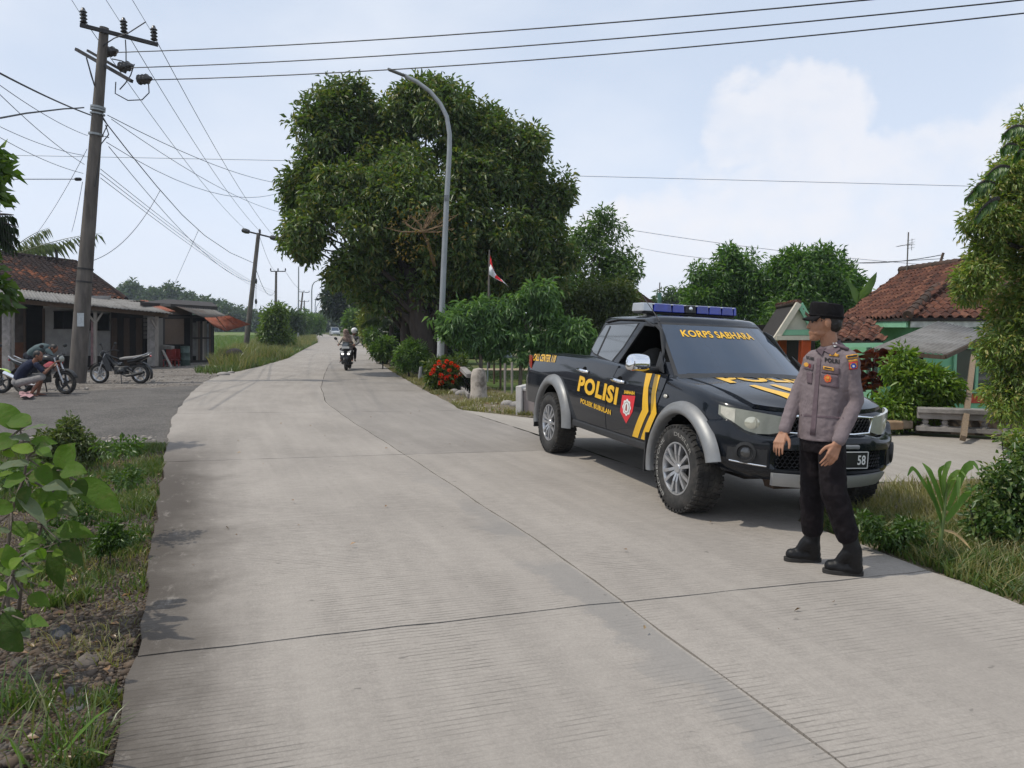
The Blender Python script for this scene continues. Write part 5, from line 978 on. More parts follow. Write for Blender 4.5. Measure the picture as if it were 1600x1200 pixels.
# ---------------------------------------------------------------- roadside house on the left
def left_house():
    h = thing('roadside_house', 'low house with dark tiled roof and grey corrugated verandah left of the road', 'house')
    Yf = lambda u: 28.8 + (u - 13) * 4.2 / 230; Yw = lambda u: Yf(u) + 2.3; Yb = lambda u: Yf(u) + 2.9
    W = lambda u, v, d=0.0: D(u, v, Yw(u) + d)
    def panel(name, mat, u0, v0, u1, v1, d=0.0, t=.08): return MB().prism([W(u0, v0, d), W(u1, v0, d), W(u1, v1, d), W(u0, v1, d)], (0, t, 0)).build(name, mat, h, fixn=True)
    panel('wall', m_plast, 67.5, 462, 172, 556, .05); panel('wall', M('dim_board', (.085, .072, .062), .9, 0, .3, 3), -60, 455, 38, 600, .05); panel('wall', M('brown_skirting', (.13, .055, .03), .9, 0, .3, 4), -60, 535, 40, 600, .0, .04)
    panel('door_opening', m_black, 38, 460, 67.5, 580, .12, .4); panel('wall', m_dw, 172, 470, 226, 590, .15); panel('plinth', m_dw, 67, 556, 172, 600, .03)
    fr = panel('door_frame', m_bw, 36.5, 482, 39, 580, -.02); panel('door_frame', m_bw, 66, 482, 68.5, 580, -.02)
    for u0, u1, v0, v1 in ((84, 113, 487, 513), (131, 170, 491, 515.5)): w = panel('window', m_black, u0, v0, u1, v1, -.03, .05); w2 = panel('window_frame', m_dw, u0 - 1, v0 - 1.5, u1 + 1, v0, -.06); panel('window_frame', m_dw, u0 - 1, v1, u1 + 1, v1 + 1.2, -.06); panel('window_frame', m_dw, (u0 + u1) / 2 - .5, v0, (u0 + u1) / 2 + .5, v1, -.055, .03)
    for k in range(5): panel('door_plank', m_dw if k % 2 else m_bw, 174 + k * 9.6, 497, 183 + k * 9.6, 575, .06, .06)
    for k in range(6): panel('plank', m_gw, 224, 492 + k * 6.4, 239, 497.2 + k * 6.4, -.8 + .02 * (k % 3), .05)
    # posts, beam and braces
    def post(u, v0, v1, w, mat=m_lw, d=0.0, name='post'): return MB().bar(D(u, v1, Yf(u) + d), D(u, v0, Yf(u) + d), w, w, (1, 0, 0)).build(name, mat, h, bevel=.01)
    post(13, 468, 592, .30, m_conc, .1, 'pillar'); post(18.5, 466, 590, .10, m_lw); post(149, 487, 584, .11, m_lw); post(145.5, 500, 584, .13, M('faded_cloth', (.20, .12, .12), .95), .12, 'wrapped_post'); post(245, 492, 572, .12, m_lw); post(239, 495, 572, .34, m_conc, .25, 'pillar')
    for u, v, du in ((18.5, 481, 14), (149, 497, -14), (149, 497, 11), (245, 507, -9)): MB().bar(D(u, v + 8, Yf(u) - .03), D(u + du, v - 9, Yf(u + du) - .03), .07, .07).build('brace', m_lw, h)
    ve = lambda u: 463 + (u + 0) * 27 / 265; vb = lambda u: 449.5 + u * 21.5 / 219
    MB().bar(D(-40, ve(-40) + 5, Yf(-40)), D(262, ve(262) + 3.5, Yf(262)), .10, .16).build('beam', m_bw, h); MB().bar(D(-40, vb(-40) + 8, Yb(-40)), D(222, vb(222) + 6, Yb(222)), .10, .14).build('beam', m_bw, h)
    us = [-44, -6, 30, 62, 96, 132, 168, 204, 238, 268]; ub = [-44, -10, 22, 52, 82, 112, 140, 168, 196, 221]
    for i in range(9):
        e = .006 * (i % 3); corr(lambda t: D(us[i] + (us[i + 1] - us[i] + 2) * t, ve(us[i] + (us[i + 1] - us[i]) * t), Yf(us[i] + (us[i + 1] - us[i]) * t) - .45) + Vector((0, 0, e)), lambda t: D(ub[i] + (ub[i + 1] - ub[i] + 2) * t, vb(ub[i] + (ub[i + 1] - ub[i]) * t), Yb(ub[i] + (ub[i + 1] - ub[i]) * t)) + Vector((0, 0, e)), 'roof_sheet', m_asb, h, .022, 6)
    corr(lambda t: D(254 + 20 * t, 488.5 - .5 * t, Yf(262) - .2 + .4 * t) + Vector((0, 0, .05)), lambda t: D(219 + 14 * t, 470.5 + 1.5 * t, Yb(222) + .5 * t) + Vector((0, 0, .05)), 'rusty_roof_sheet', m_rust, h, .02, 4)
    # tiled roof, hipped at its right end
    rl, rr, br, bl = D(-70, 388, Yb(-70) + 3.6), D(119, 411, Yb(119) + 4.2), D(197, 468, Yb(197) + .3), D(-70, 444, Yb(-70))
    ux = br - bl; uy = rl - bl
    roof_tiles([bl, br, rr, rl], bl, ux, uy, m_otile, h, .2, .24, 0, 3)
    MB().prism([bl, br, rr, rl], (0, .05, -.12)).build('roof_deck', m_dw, h, fixn=True)
    MB().tube([rl + Vector((0, 0, .06)), rr + Vector((0, 0, .06)), rr.lerp(br, .35) + Vector((0, 0, .05)), br + Vector((0, 0, .04))], .10, 7).build('ridge_cap', m_otile, h, 60)
    MB().bar(D(89, 408, Yb(89) + 3.6), D(88, 390, Yb(89) + 3.6), .09, .09).build('vent_pipe', m_dw, h)
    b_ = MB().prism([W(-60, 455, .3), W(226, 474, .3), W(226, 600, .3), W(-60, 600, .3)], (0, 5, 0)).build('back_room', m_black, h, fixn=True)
left_house()
def shed():
    h = thing('plank_shed', 'ramshackle plank shed with a rusty red tin awning beyond the verandah house', 'shed')
    Ys = lambda u: 35.0 + (u - 255) * 4.0 / 75; W = lambda u, v, d=0.0: D(u, v, Ys(u) + d)
    def panel(name, mat, u0, v0, u1, v1, d=0.0, t=.04, sk=0.0): return MB().prism([W(u0, v0, d), W(u1, v0, d), W(u1 + sk, v1, d), W(u0 + sk, v1, d)], (0, t, 0)).build(name, mat, h, fixn=True)
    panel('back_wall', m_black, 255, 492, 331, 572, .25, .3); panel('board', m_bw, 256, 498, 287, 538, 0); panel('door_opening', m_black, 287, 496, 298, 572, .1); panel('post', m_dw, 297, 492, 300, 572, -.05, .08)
    panel('board', M('grey_board', (.12, .12, .115), .9, 0, .3, 3), 299.5, 504, 307, 556, 0)
    rn = random.Random(4)
    for k in range(7): u = 306.5 + k * 3.35; panel('plank', (m_gw, m_bw, m_dw, m_lw, m_gw, M('blue_grey_wood', (.17, .19, .21), .9, 0, .3, 3), m_bw)[k], u, 503 + rn.uniform(-2, 3), u + 2.7, 566 + rn.uniform(-2, 2), -.02 * (k % 2), .03, rn.uniform(-.4, .4))
    panel('rail', m_dw, 299, 527, 330, 529.5, -.06); panel('base_beam', m_dw, 300, 563, 331, 573, -.12, .2); panel('lintel', m_dw, 254, 494, 322, 497, -.05)
    for u in (254.5, 330): panel('post', m_dw, u, 484, u + 2, 575, -.04, .08)
    panel('end_board', m_gw, 240, 497, 254, 573, -.5); panel('wall', m_bw, 255, 476, 300, 494, .3)
    MB().prism([W(219, 472, .2), W(340, 479, .4), W(331, 472, 4.5), W(262, 467.5, 4.5)], (0, 0, -.16)).build('roof_slab', m_dw, h, fixn=True); panel('fascia', m_gw, 250, 474.5, 266, 479, -.1)
    pa = [(267, 475.5), (283, 478), (300, 480), (318, 482), (335, 484)]; pb = [(318, 496), (328, 495.5), (338, 495), (347, 494.3), (356, 493.6)]
    for i in range(4): corr(lambda t: W(pb[i][0] + (pb[i + 1][0] - pb[i][0]) * t, pb[i][1] + (pb[i + 1][1] - pb[i][1]) * t, -1.4), lambda t: W(pa[i][0] + (pa[i + 1][0] - pa[i][0]) * t, pa[i][1] + (pa[i + 1][1] - pa[i][1]) * t, .2), 'roof_sheet', m_zinc, h, .02, 4)
    qa = [(335, 509), (345, 513.5), (354, 517), (390, 506.5)]
    for i, (a, b, c, d) in enumerate((((334, 508.5), (353, 517), (337, 495.5), (319, 496.5)), ((354, 517), (372, 512), (349, 494.5), (338, 495.2)), ((372, 512), (391, 506.6), (357, 493.5), (350, 494.3)))):
        corr(lambda t: W(a[0] + (b[0] - a[0]) * t, a[1] + (b[1] - a[1]) * t, -2.4), lambda t: W(d[0] + (c[0] - d[0]) * t, d[1] + (c[1] - d[1]) * t, -1.35), 'rusty_roof_sheet', m_rust, h, .045, 7)
    MB().bar(W(352, 572, -2.2), W(352, 514, -2.2), .08, .08).build('awning_post', m_dw, h) if False else None
shed()
# things by the shed
def chair_red(u, v, Y, label):
    c = thing('plastic_chair', label, 'chair', D(u, v, Y)); s = .42; m = M('red_plastic', (.26, .028, .022), .4, 0, .15, 6)
    MB().box((0, 0, .42), (s, s, .035)).build('seat', m, c, bevel=.01); MB().box((0, .2, .68), (s, .03, .45)).build('backrest', m, c, bevel=.01)
    for x in (-.18, .18):
        for y in (-.18, .18): MB().bar((x, y, 0), (x, y, .41), .04, .04, (1, 0, 0)).build('leg', m, c)
        MB().bar((x * 1.05, -.18, .62), (x * 1.05, .2, .62), .04, .03).build('arm', m, c)
chair_red(265, 577, 34.2, 'red plastic chair nearer the leaning plank by the shed'); chair_red(276, 577, 34.5, 'red plastic chair beside the green drum at the shed')
o = MB().lathe([(.20, 0), (.21, .02), (.20, .3), (.215, .32), (.20, .35), (.20, .62), (.215, .64), (.20, .66), (.2, .92), (.21, .93), (.0, .93)], D(290, 573, 34.6), n=18).build('drum', M('green_drum', (.045, .075, .065), .5, 0, .2, 6), None, 40); tag(o, 'dull green drum standing at the shed door', 'drum')
o = MB().bar(D(272, 582, 33.2), D(254, 547, 33.9), .10, .04).build('leaning_plank', m_lw); tag(o, 'pale plank leaning by the red chairs at the shed', 'plank')
o = MB().prism([D(250, 545, 34.3), D(268, 546, 34.3), D(268, 541, 34.3), D(252, 539, 34.3)], (0, .3, .0)).build('sack', M('grey_sack', (.25, .24, .22), .95, 0, .2, 10)); tag(o, 'grey sack lying on the red chairs by the shed', 'sack')
rn = random.Random(9)
for k, (u0, v0, u1, v1, r, lab) in enumerate(((331, 566, 368, 549, .11, 'dark log on top of the heap beside the shed'), (335, 570, 372, 556, .10, 'dark log under the heap beside the shed'), (329, 562, 345, 575, .09, 'short dark log leaning on the shed corner'))):
    a, b = D(u0, v0, 38), D(u1, v1, 37); o = MB().tube([a, a.lerp(b, .4) + Vector((0, 0, .04)), b], [r, r * 1.1, r * .8], 9).build('log', m_dw, None, 60); tag(o, lab, 'log')
mbr = MB(); mbr.ell(D(366, 553, 37.2), (.42, .4, .28), None, 10, 7); o = mbr.build('brushwood_heap', m_dw, None); tag(o, 'round dark bundle heaped beside the shed on the grass', 'heap')
for u, v, s, lab in ((332, 579, .22, 'flat pale stone on the grass edge before the log heap'), (344, 577, .16, 'small pale stone beside the flat one before the log heap'), (349, 586, .24, 'brown block lying at the road edge near the shed'), (361, 583, .14, 'small white stone at the road edge near the shed')):
    q = G(u, v); o = MB().ell(q + Vector((0, 0, .02)), (s, s * .6, s * .4), None, 9, 6).build('stone', m_conc, None, 50); tag(o, lab, 'stone')
o = MB().grid([[G(31 + 20 * i / 4 + 2 * math.sin(j * 2), 622 - 8 * j / 3 + math.sin(i * 3 + j)) + Vector((0, 0, .015 + .03 * abs(math.sin(i * 2.1 + j * 1.7)))) for i in range(5)] for j in range(4)]).build('pink_paper', M('pink_paper', (.40, .23, .24), .8)); tag(o, 'crumpled pink paper on the ground by the crouching man', 'paper')
# ---------------------------------------------------------------- green house on the right
def right_house():
    m_mint = M('mint_plaster', (.20, .47, .28), .85, 0, .08, 2, .002, 30, dirt=((.10, .2, .13), .35, 1.5)); m_mint2 = M('mint_trim', (.22, .46, .30), .7, 0, .06, 4); m_cream = M('cream_board', (.58, .53, .44), .85, 0, .1, 3); m_orange = M('orange_paint', (.60, .085, .018), .6, 0, .1, 5); m_redband = M('red_band', (.48, .06, .03), .7)
    h = thing('green_house', 'mint green house with red clay tiled roof behind the officer', 'house')
    C, E1, R1, R2 = D(1418, 497, 17.0), D(1310, 499, 20.8), D(1408, 425, 22.4), D(1500, 413, 19.5); H = Vector((C.x + 1.35, C.y + 1.35, C.z + .69)); EB = Vector((C.x + 6.5, C.y, C.z)); HB = Vector((H.x + 5, H.y, H.z))
    roof_tiles([E1, C, H, R2, R1], C, E1 - C, R1 - E1, m_tile, h, .20, .215, 215, 5)
    roof_tiles([C, EB, HB, H], C, EB - C, H - Vector((H.x, C.y, C.z)), m_tile, h, .20, .215, 80, 6, lambda q: q.x < 11.2)
    for P_, nm in (([E1, C, H, R2, R1], 'roof_deck'), ([C, EB, HB, H], 'roof_deck')): MB().prism(P_, (0, 0, -.07)).build(nm, m_dw, h, fixn=True)
    m_cap = tilemat('mossy_cap', [(.06, .045, .035), (.10, .06, .045), (.075, .05, .04)])
    def caps(a, b, r=.11, step=.28):
        n = max(1, int((b - a).length / step)); 
        for k in range(n): MB().tube([a.lerp(b, k / n) + Vector((0, 0, .06)), a.lerp(b, (k + 1.12) / n) + Vector((0, 0, .045))], [r, r * .85], 8).build('ridge_tile', m_cap, h, 60)
    caps(C, H); caps(R1, R2); caps(R2, R2 + Vector((3, -.5, 0))); caps(H, HB)
    MB().prism([R2, H + Vector((0, 0, .05)), H + Vector((3.4, 0, .05)), R2 + Vector((3.4, 0, 0))], (0, .08, 0)).build('roof', m_tile, h, fixn=True)
    for (u0, v0), (u1, v1), mt in (((1472, 457), (1490, 446), m_redband), ((1489, 449), (1500, 440), m_white)): MB().prism([D(u0, v0, 18.3), D(u1, v0 - 5, 18.3), D(u1 + 1, v1 - 2, 18.3), D(u0 + 3, v1 + 4, 18.3)], (0, .06, 0)).build('gable_board', mt, h, fixn=True)
    xw, yw = C.x + .38, C.y + .38
    MB().box((xw + 3, (yw + 22) / 2, .55), (6, 22 - yw, 2.35)).build('wall', m_mint, h)
    zt_ = lambda v, Y: D(800, v, Y).z
    MB().box((xw + 2.9, yw - .012, -.10), (5.9, .03, .22)).build('skirting', m_redband, h); MB().box((xw - .012, (yw + 21) / 2, -.15), (.03, 21 - yw, .3)).build('skirting', m_mint2, h)
    MB().bar(C + Vector((.05, .1, -.12)), E1 + Vector((.05, 0, -.12)), .05, .17).build('fascia', m_mint2, h); MB().bar(C + Vector((.1, .05, -.12)), EB + Vector((0, .05, -.12)), .05, .17).build('fascia', M('white_fascia', (.5, .5, .47), .8), h)
    def win(a, b, z0, z1, along, n):
        d = Vector(along); w = MB().prism([a + Vector((0, 0, z0)), b + Vector((0, 0, z0)), b + Vector((0, 0, z1)), a + Vector((0, 0, z1))], -Vector(n) * .02).build('window', m_black, h, fixn=True); gl = MB().prism([a + d * .04 + Vector((0, 0, z0 + .05)), b - d * .04 + Vector((0, 0, z0 + .05)), b - d * .04 + Vector((0, 0, z1 - .05)), a + d * .04 + Vector((0, 0, z1 - .05))], Vector(n) * .012).build('pane', m_sglass, w, fixn=True)
        for p_, q_ in ((a + Vector((0, 0, z0)), b + Vector((0, 0, z0))), (a + Vector((0, 0, z1)), b + Vector((0, 0, z1))), (a + Vector((0, 0, z0)), a + Vector((0, 0, z1))), (b + Vector((0, 0, z0)), b + Vector((0, 0, z1))), ((a + b) / 2 + Vector((0, 0, z0)), (a + b) / 2 + Vector((0, 0, z1)))): MB().bar(p_ + Vector(n) * .03, q_ + Vector(n) * .03, .06, .05, n).build('frame', m_mint2, w)
    win(Vector((xw - .02, 19.6, 0)), Vector((xw - .02, 18.9, 0)), .25, 1.2, (0, -1, 0), (-1, 0, 0)); win(Vector((xw + .9, yw - .02, 0)), Vector((xw + 1.9, yw - .02, 0)), .05, 1.05, (1, 0, 0), (0, -1, 0)); win(Vector((xw + 2.6, yw - .02, 0)), Vector((xw + 3.5, yw - .02, 0)), .05, 1.05, (1, 0, 0), (0, -1, 0))
    # lean-to of tiles along the side wall, porch with a gable
    la, lb_, lc, ld = D(1312, 501, 18.9), D(1366, 503, 18.3), D(1380, 532, 17.2), D(1296, 533, 17.9); roof_tiles([ld, lc, lb_, la], ld, lc - ld, la - ld, m_tile, h, .19, .21, 0, 8); MB().prism([ld, lc, lb_, la], (0, 0, -.06)).build('roof_deck', m_dw, h, fixn=True); MB().bar(ld + Vector((0, 0, -.1)), lc + Vector((0, 0, -.1)), .05, .10).build('fascia', m_mint2, h)
    Yp = 20.2; p = lambda u, v, d=0.0: D(u, v, Yp + d); ap, l_, r_ = p(1248, 474), p(1211, 531), p(1296, 531)
    MB().prism([p(1247, 482, .1), p(1219, 525, .1), p(1290, 525, .1)], (0, .06, 0)).build('pediment', m_cream, h, fixn=True)
    MB().bar(p(1213, 528, -.06), p(1292, 528, -.06), .06, .11).build('tie_beam', m_cream, h); MB().bar(p(1217, 519.5, .05), p(1292, 519.5, .05), .06, .15).build('beam', m_mint2, h)
    MB().bar(ap, l_, .10, .14).build('barge_board', m_cream, h); MB().bar(ap + Vector((.03, .02, -.02)), p(1281, 531), .10, .16).build('barge_board', m_mint2, h)
    bk = Vector((.9, 4.2, 0)); MB().prism([ap, l_, l_ + bk, ap + bk], (0, 0, -.06)).build('roof_deck', m_dw, h, fixn=True); MB().prism([ap, p(1290, 531), p(1290, 531) + bk, ap + bk], (0, 0, -.06)).build('roof_deck', m_dw, h, fixn=True)
    roof_tiles([ap, p(1290, 531), p(1290, 531) + bk, ap + bk], p(1290, 531), bk, ap - p(1290, 531), m_tile, h, .2, .22, 0, 9); MB().tube([ap + Vector((0, 0, .03)), ap + bk], .08, 7).build('ridge_cap', m_cap, h, 60)
    MB().bar(Vector((p(1258, 531).x, Yp + .1, -.6)), p(1258, 530, .1), .24, .24, (1, 0, 0)).build('pillar', m_orange, h, bevel=.012); MB().bar(Vector((p(1222, 531, 3).x, Yp + 3, -.6)), p(1222, 530, 3), .22, .22, (1, 0, 0)).build('pillar', m_orange, h, bevel=.012)
    MB().box((p(1250, 560).x + .5, Yp + 4.4, .4), (3.2, .1, 2.3)).build('wall', m_dw, h)  # dark board standing in for the dark foliage behind the porch
    # television aerial on the ridge
    a = thing('television_aerial', 'thin television aerial on a mast above the clay tiled roof', 'aerial', D(1417, 424, 21.8)); s = 21.8 / 1200
    MB().tube([(0, 0, -.1), (0, 0, 60 * s)], .018, 6).build('mast', m_zinc, a, 60)
    MB().bar((-16 * s, 0, 38 * s), (4 * s, 0, 42 * s), .015, .015).build('boom', m_zinc, a)
    for k in range(5): x = (-13 + 4 * k) * s; MB().bar((x, -.2, 39 * s + .01 * k), (x, .2, 39 * s + .01 * k), .010, .010).build('element', m_zinc, a)
    for k in range(4): MB().bar((4 * s + .01, -.22, (36 + 4 * k) * s), (4 * s + .01, .22, (36 + 4 * k) * s), .008, .008).build('reflector', m_zinc, a)
    MB().bar((6 * s, 0, 32 * s), (6 * s, 0, 50 * s), .01, .01).build('reflector', m_zinc, a)
    # plain grey awning before the front wall, on a leaning post
    aw = thing('sheet_awning', 'flat grey sheet awning sloping in front of the green house', 'awning'); A = [D(1363, 544, 13.8), D(1477, 553, 13.2), D(1549, 519, 15.4), D(1466, 502, 16.6)]
    corr(lambda t: A[0].lerp(A[1], t), lambda t: A[3].lerp(A[2], t), 'sheet', m_asb, aw, .012, 14)
    MB().bar(A[0].lerp(A[1], .05) + Vector((0, 0, -.06)), A[1] + Vector((0, 0, -.06)), .05, .07).build('batten', m_bw, aw); MB().bar(A[3] + Vector((0, 0, -.06)), A[2] + Vector((0, 0, -.06)), .05, .07).build('batten', m_bw, aw); MB().bar(A[1] + Vector((0, 0, -.05)), A[2] + Vector((0, 0, -.05)), .05, .07).build('batten', m_bw, aw)
    b0 = G(1505, 685, -.02); MB().bar(b0, D(1521, 556, 13.1), .085, .075, (1, 0, 0)).build('post', wood('post_wood', (.22, .16, .105)), aw); MB().bar(D(1430, 590, 15.2) + Vector((0, 0, -.3)), A[0].lerp(A[2], .45) + Vector((-.1, 0, -.04)), .07, .07).build('post', m_dw, aw)
right_house()
def balustrade():
    h = thing('garden_balustrade', 'low grey concrete balustrade along the side road at right', 'balustrade'); a, b = G(1438, 672) + Vector((0, .12, 0)), G(1600, 680) + Vector((.15, .12, 0)); b = a + (b - a) * 2.2; d = (b - a).normalized(); n = Vector((-d.y, d.x, 0)); L_ = (b - a).length; up = Vector((0, 0, 1))
    k = 0; 
    while k * 1.45 < L_ - .1:
        q0, q1 = a + d * (k * 1.45 + .004), a + d * min(L_, (k + 1) * 1.45); MB().bar(q0 + up * .30, q1 + up * .30, .24, .075).build('coping', m_conc, h, bevel=.012); MB().bar(q0 + up * .215 + n * .02, q1 + up * .215 + n * .02, .17, .085).build('rail', m_conc, h, bevel=.008); k += 1
    MB().bar(a + up * .02, b + up * .02, .2, .06).build('plinth', m_conc, h)
    k = .12
    while k < L_: MB().lathe([(.065, .04), (.065, .07), (.035, .085), (.05, .12), (.03, .155), (.065, .165), (.065, .178)], a + d * k, n=10).build('baluster', m_conc, h, 40); k += .26
    MB().bar(a + up * .06 + n * .28, b + up * .06 + n * .28, .06, .30).build('rubble_backing', M('rubble_brown', (.13, .10, .075), .95, 0, .4, 9), h)  # plain brown slab standing in for the earth and rubble behind the balusters
balustrade()
for u, v, s, c, lab in ((1398, 672, .20, (.30, .20, .12), 'tan block under the bright bush by the side road'), (1420, 671, .14, (.25, .2, .15), 'small brown stone beside the tan block under the bush')):
    q = G(u, v) + Vector((0, .15, 0)); o = MB().box(q + Vector((0, 0, .06)), (s * 1.7, s, .13), Matrix.Rotation(.2, 3, 'Z')).build('stone_block', M('tan_stone', c, .9, 0, .2, 8), None, bevel=.025); tag(o, lab, 'stone')
# ---------------------------------------------------------------- behind the road's right edge
def yard():
    q = G(820, 646); g = thing('gate_pillar', 'squat white and grey gate pillar behind the pickup tail', 'pillar', (q.x + .15, q.y + .2, q.z - .05), rad(-20)); m_wash = M('limewash', (.46, .44, .42), .9, 0, .1, 4, dirt=((.2, .17, .16), .5, 2.5))
    MB().box((-.19, 0, .27), (.12, .5, .56)).build('white_cheek', m_wash, g, bevel=.015); MB().box((.10, .03, .24), (.44, .42, .46)).build('block', M('pinkish_render', (.26, .22, .21), .9, 0, .15, 4), g, bevel=.015); MB().box((.10, .03, .485), (.47, .46, .05)).build('coping', m_wash, g, bevel=.01)
    q = G(748, 622); p = tag(MB().lathe([(.205, -.05), (.205, .06), (.185, .1), (.18, .45), (.165, .58), (.12, .66), (.0, .69)], q, n=8).build('stone_pillar', M('stained_stone', (.34, .30, .26), .95, 0, .2, 6, .006, 40, dirt=((.08, .065, .05), .8, 4)), None, 45), 'weathered stone pillar beside the red flowers', 'pillar')
    f = thing('garden_fence', 'sloping concrete rail over dark iron bars between the flowers and the stone pillar', 'fence'); a, b = G(702, 607, 0) + Vector((.1, 1.2, .62)), q + Vector((-.2, .1, .50)); MB().bar(a, b, .16, .10).build('rail', m_conc, f, bevel=.01)
    n = 9
    for k in range(n):
        t = (k + .5) / n; c = a.lerp(b, t); MB().bar(Vector((c.x, c.y, Tz(c.x, c.y))), c + Vector((0, 0, -.05)), .03, .03, (1, 0, 0)).build('bar', m_dark, f)
    MB().bar(a.lerp(b, .02) + Vector((0, 0, -.26)), b + Vector((0, 0, -.24)), .03, .04).build('cross_bar', m_dark, f); MB().bar(a + Vector((0, 0, -.52)), b + Vector((0, 0, -.46)), .12, .08).build('kerb', m_conc, f)
    for u, v, r, hh, mat, lab, leanx in ((655, 593, .055, .42, M('grey_post', (.22, .22, .225), .8), 'short round grey post on the verge left of the flower bush', .06), (672, 590, .13, .80, m_bw, 'brown wooden stump post behind the grey post', 0)):
        q = G(u, v); tag(MB().tube([q + Vector((0, 0, -.05)), q + Vector((leanx, 0, hh))], [r, r * .9], 10).build('post', mat, None, 40), lab, 'post')
    for k, (u, v, s, lab) in enumerate(((614, 566, .55, 'grey wooden stump on the verge before the trees'), (624, 569, .45, 'split grey stump right beside the other stump'))):
        q = G(u, v - 2) + Vector((0, .4, 0)); tag(MB().tube([q + Vector((0, 0, -.1)), q + Vector((.05, 0, s * .5)), q + Vector((-.05 + .12 * k, .1, s))], [s * .42, s * .34, s * .22], 9).build('stump', m_gw, None, 40), lab, 'stump')
    for k, (u, v, s) in enumerate(((590, 556, .16), (597, 562, .14), (604, 563, .2), (612, 575, .13), (622, 577, .15), (633, 583, .13), (643, 590, .12), (664, 600, .12), (690, 614, .13), (702, 617, .15), (716, 620, .12), (728, 623, .14), (770, 633, .12), (785, 635, .13))):
        q = G(u, v) + Vector((.3, .2, 0)); tag(MB().ell(q, (s * 1.4, s, s * .7), Matrix.Rotation(k, 3, 'Z'), 8, 6).build('kerb_stone', m_conc, None, 50), 'rough stone in the row along the verge edge', 'stone', 'stones edging the verge')
    # house glimpsed behind the trees, with a brown shutter
    h = thing('grey_house', 'pale blue grey house glimpsed behind the small trees', 'house'); Y = 44; p_ = lambda u, v, d=0.0: D(u, v, Y + d)
    m_bl = M('pale_blue_wall', (.30, .36, .37), .9, 0, .1, 1); MB().prism([p_(640, 500), p_(800, 500), p_(800, 566), p_(640, 566)], (0, 5, 0)).build('wall', m_bl, h, fixn=True)
    w = MB().prism([p_(703, 529, -.06), p_(721, 529, -.06), p_(721, 545, -.06), p_(703, 545, -.06)], (0, .05, 0)).build('window', m_black, h, fixn=True)
    for u0, u1 in ((703.5, 711.6), (712.4, 720.5)): MB().prism([p_(u0, 529.5, -.12), p_(u1, 529.5, -.12), p_(u1, 544.5, -.12), p_(u0, 544.5, -.12)], (0, .05, 0)).build('shutter', M('brown_shutter', (.20, .07, .045), .8), w, fixn=True)
    MB().prism([p_(732, 524, -.06), p_(745, 524, -.06), p_(745, 562, -.06), p_(732, 562, -.06)], (0, .05, 0)).build('door', M('white_door', (.55, .57, .57), .7), h, fixn=True)
    MB().prism([p_(620, 505, -1.2), p_(820, 505, -1.2), p_(800, 455, 3), p_(640, 455, 3)], (0, .1, .12)).build('roof', m_otile, h, fixn=True)
    f = thing('board_fence', 'pale board fence beside the road under the trees', 'fence')
    for k in range(9): u = 572 + k * 1.85; MB().prism([D(u, 525 + .7 * (k % 2), 62), D(u + 1.6, 525, 62), D(u + 1.6, 541 + k * .2, 62), D(u, 541 + k * .2, 62)], (.05, .08, 0)).build('plank', (m_lw, M('violet_board', (.13, .11, .19), .9), m_lw, m_bw)[k % 4] if k in (1, 2) else m_lw, f, fixn=True)
    s = thing('roadside_sign', 'small pale blue sign board beside the road beyond the scooter', 'sign', D(550, 528, 84)); k = 84 / 1200; MB().tube([(0, 0, -.3), (0, 0, 12 * k)], .04, 6).build('pole', m_zinc, s); MB().box((-.02, 0, 13 * k), (5.2 * k, .05, 8.5 * k)).build('board', M('pale_blue_board', (.35, .47, .52), .6), s)
    s = tag(MB().box(D(555, 527, 80) + Vector((0, 0, .5)), (.45, .4, 1.5)).build('white_post', m_white, None, bevel=.03), 'white concrete marker post beside the blue sign', 'post')
    # flag on a bamboo pole
    q = D(764, 570, 21.3); s = 21.3 / 1200; F_ = 1.22; fl = thing('flag_pole', 'slim flag pole with a red and white flag above the small trees', 'flag', q); MB().tube([(0, 0, -.1), (0, 0, 2), (.02, 0, 178 * s)], [.035, .03, .018], 8).build('pole', m_zinc, fl, 60)
    def fp(a, b): return Vector(((1 + 26 * F_ * a * (.25 + .75 * b) + 2.2 * math.sin(a * 7 + b * 3) * a) * s, .10 * math.sin(a * 9 + 5 * b), (176 - 30 * F_ * b - 34 * F_ * a * (.45 + .55 * (1 - b)) - (1 - b) * 0) * s))
    for b0, b1, mt, nm in ((0, .48, M('flag_red', (.62, .012, .02), .8), 'red_stripe'), (.48, 1, M('flag_white', (.72, .72, .74), .8), 'white_stripe')): MB().grid([[fp(i / 10, b0 + (b1 - b0) * j / 5) for i in range(11)] for j in range(6)]).build(nm, mt, fl, 60)
    # roofs far behind
    h = thing('distant_house', 'red tiled roof gable showing behind trees over the pickup bed', 'house'); Y = 42; p_ = lambda u, v, d=0.0: D(u, v, Y + d); MB().prism([p_(990, 452), p_(998, 455), p_(1024, 474), p_(1028, 500), p_(985, 500)], (0, 6, 0)).build('roof', m_tile, h, fixn=True); MB().prism([p_(986, 482, -.1), p_(1020, 482, -.1), p_(1020, 520, -.1), p_(986, 520, -.1)], (0, 4, 0)).build('wall', m_conc, h, fixn=True)
    t = thing('green_mast', 'small green water tower mast behind the light bar', 'tower', D(1030, 500, 60)); s = 60 / 1200; MB().box((0, 0, 20 * s), (5 * s, .3, 44 * s)).build('shaft', M('green_mast_paint', (.07, .16, .13), .8), t); MB().tube([(0, 0, 40 * s), (0, 0, 58 * s)], .05, 6).build('rod', m_zinc, t)
yard()
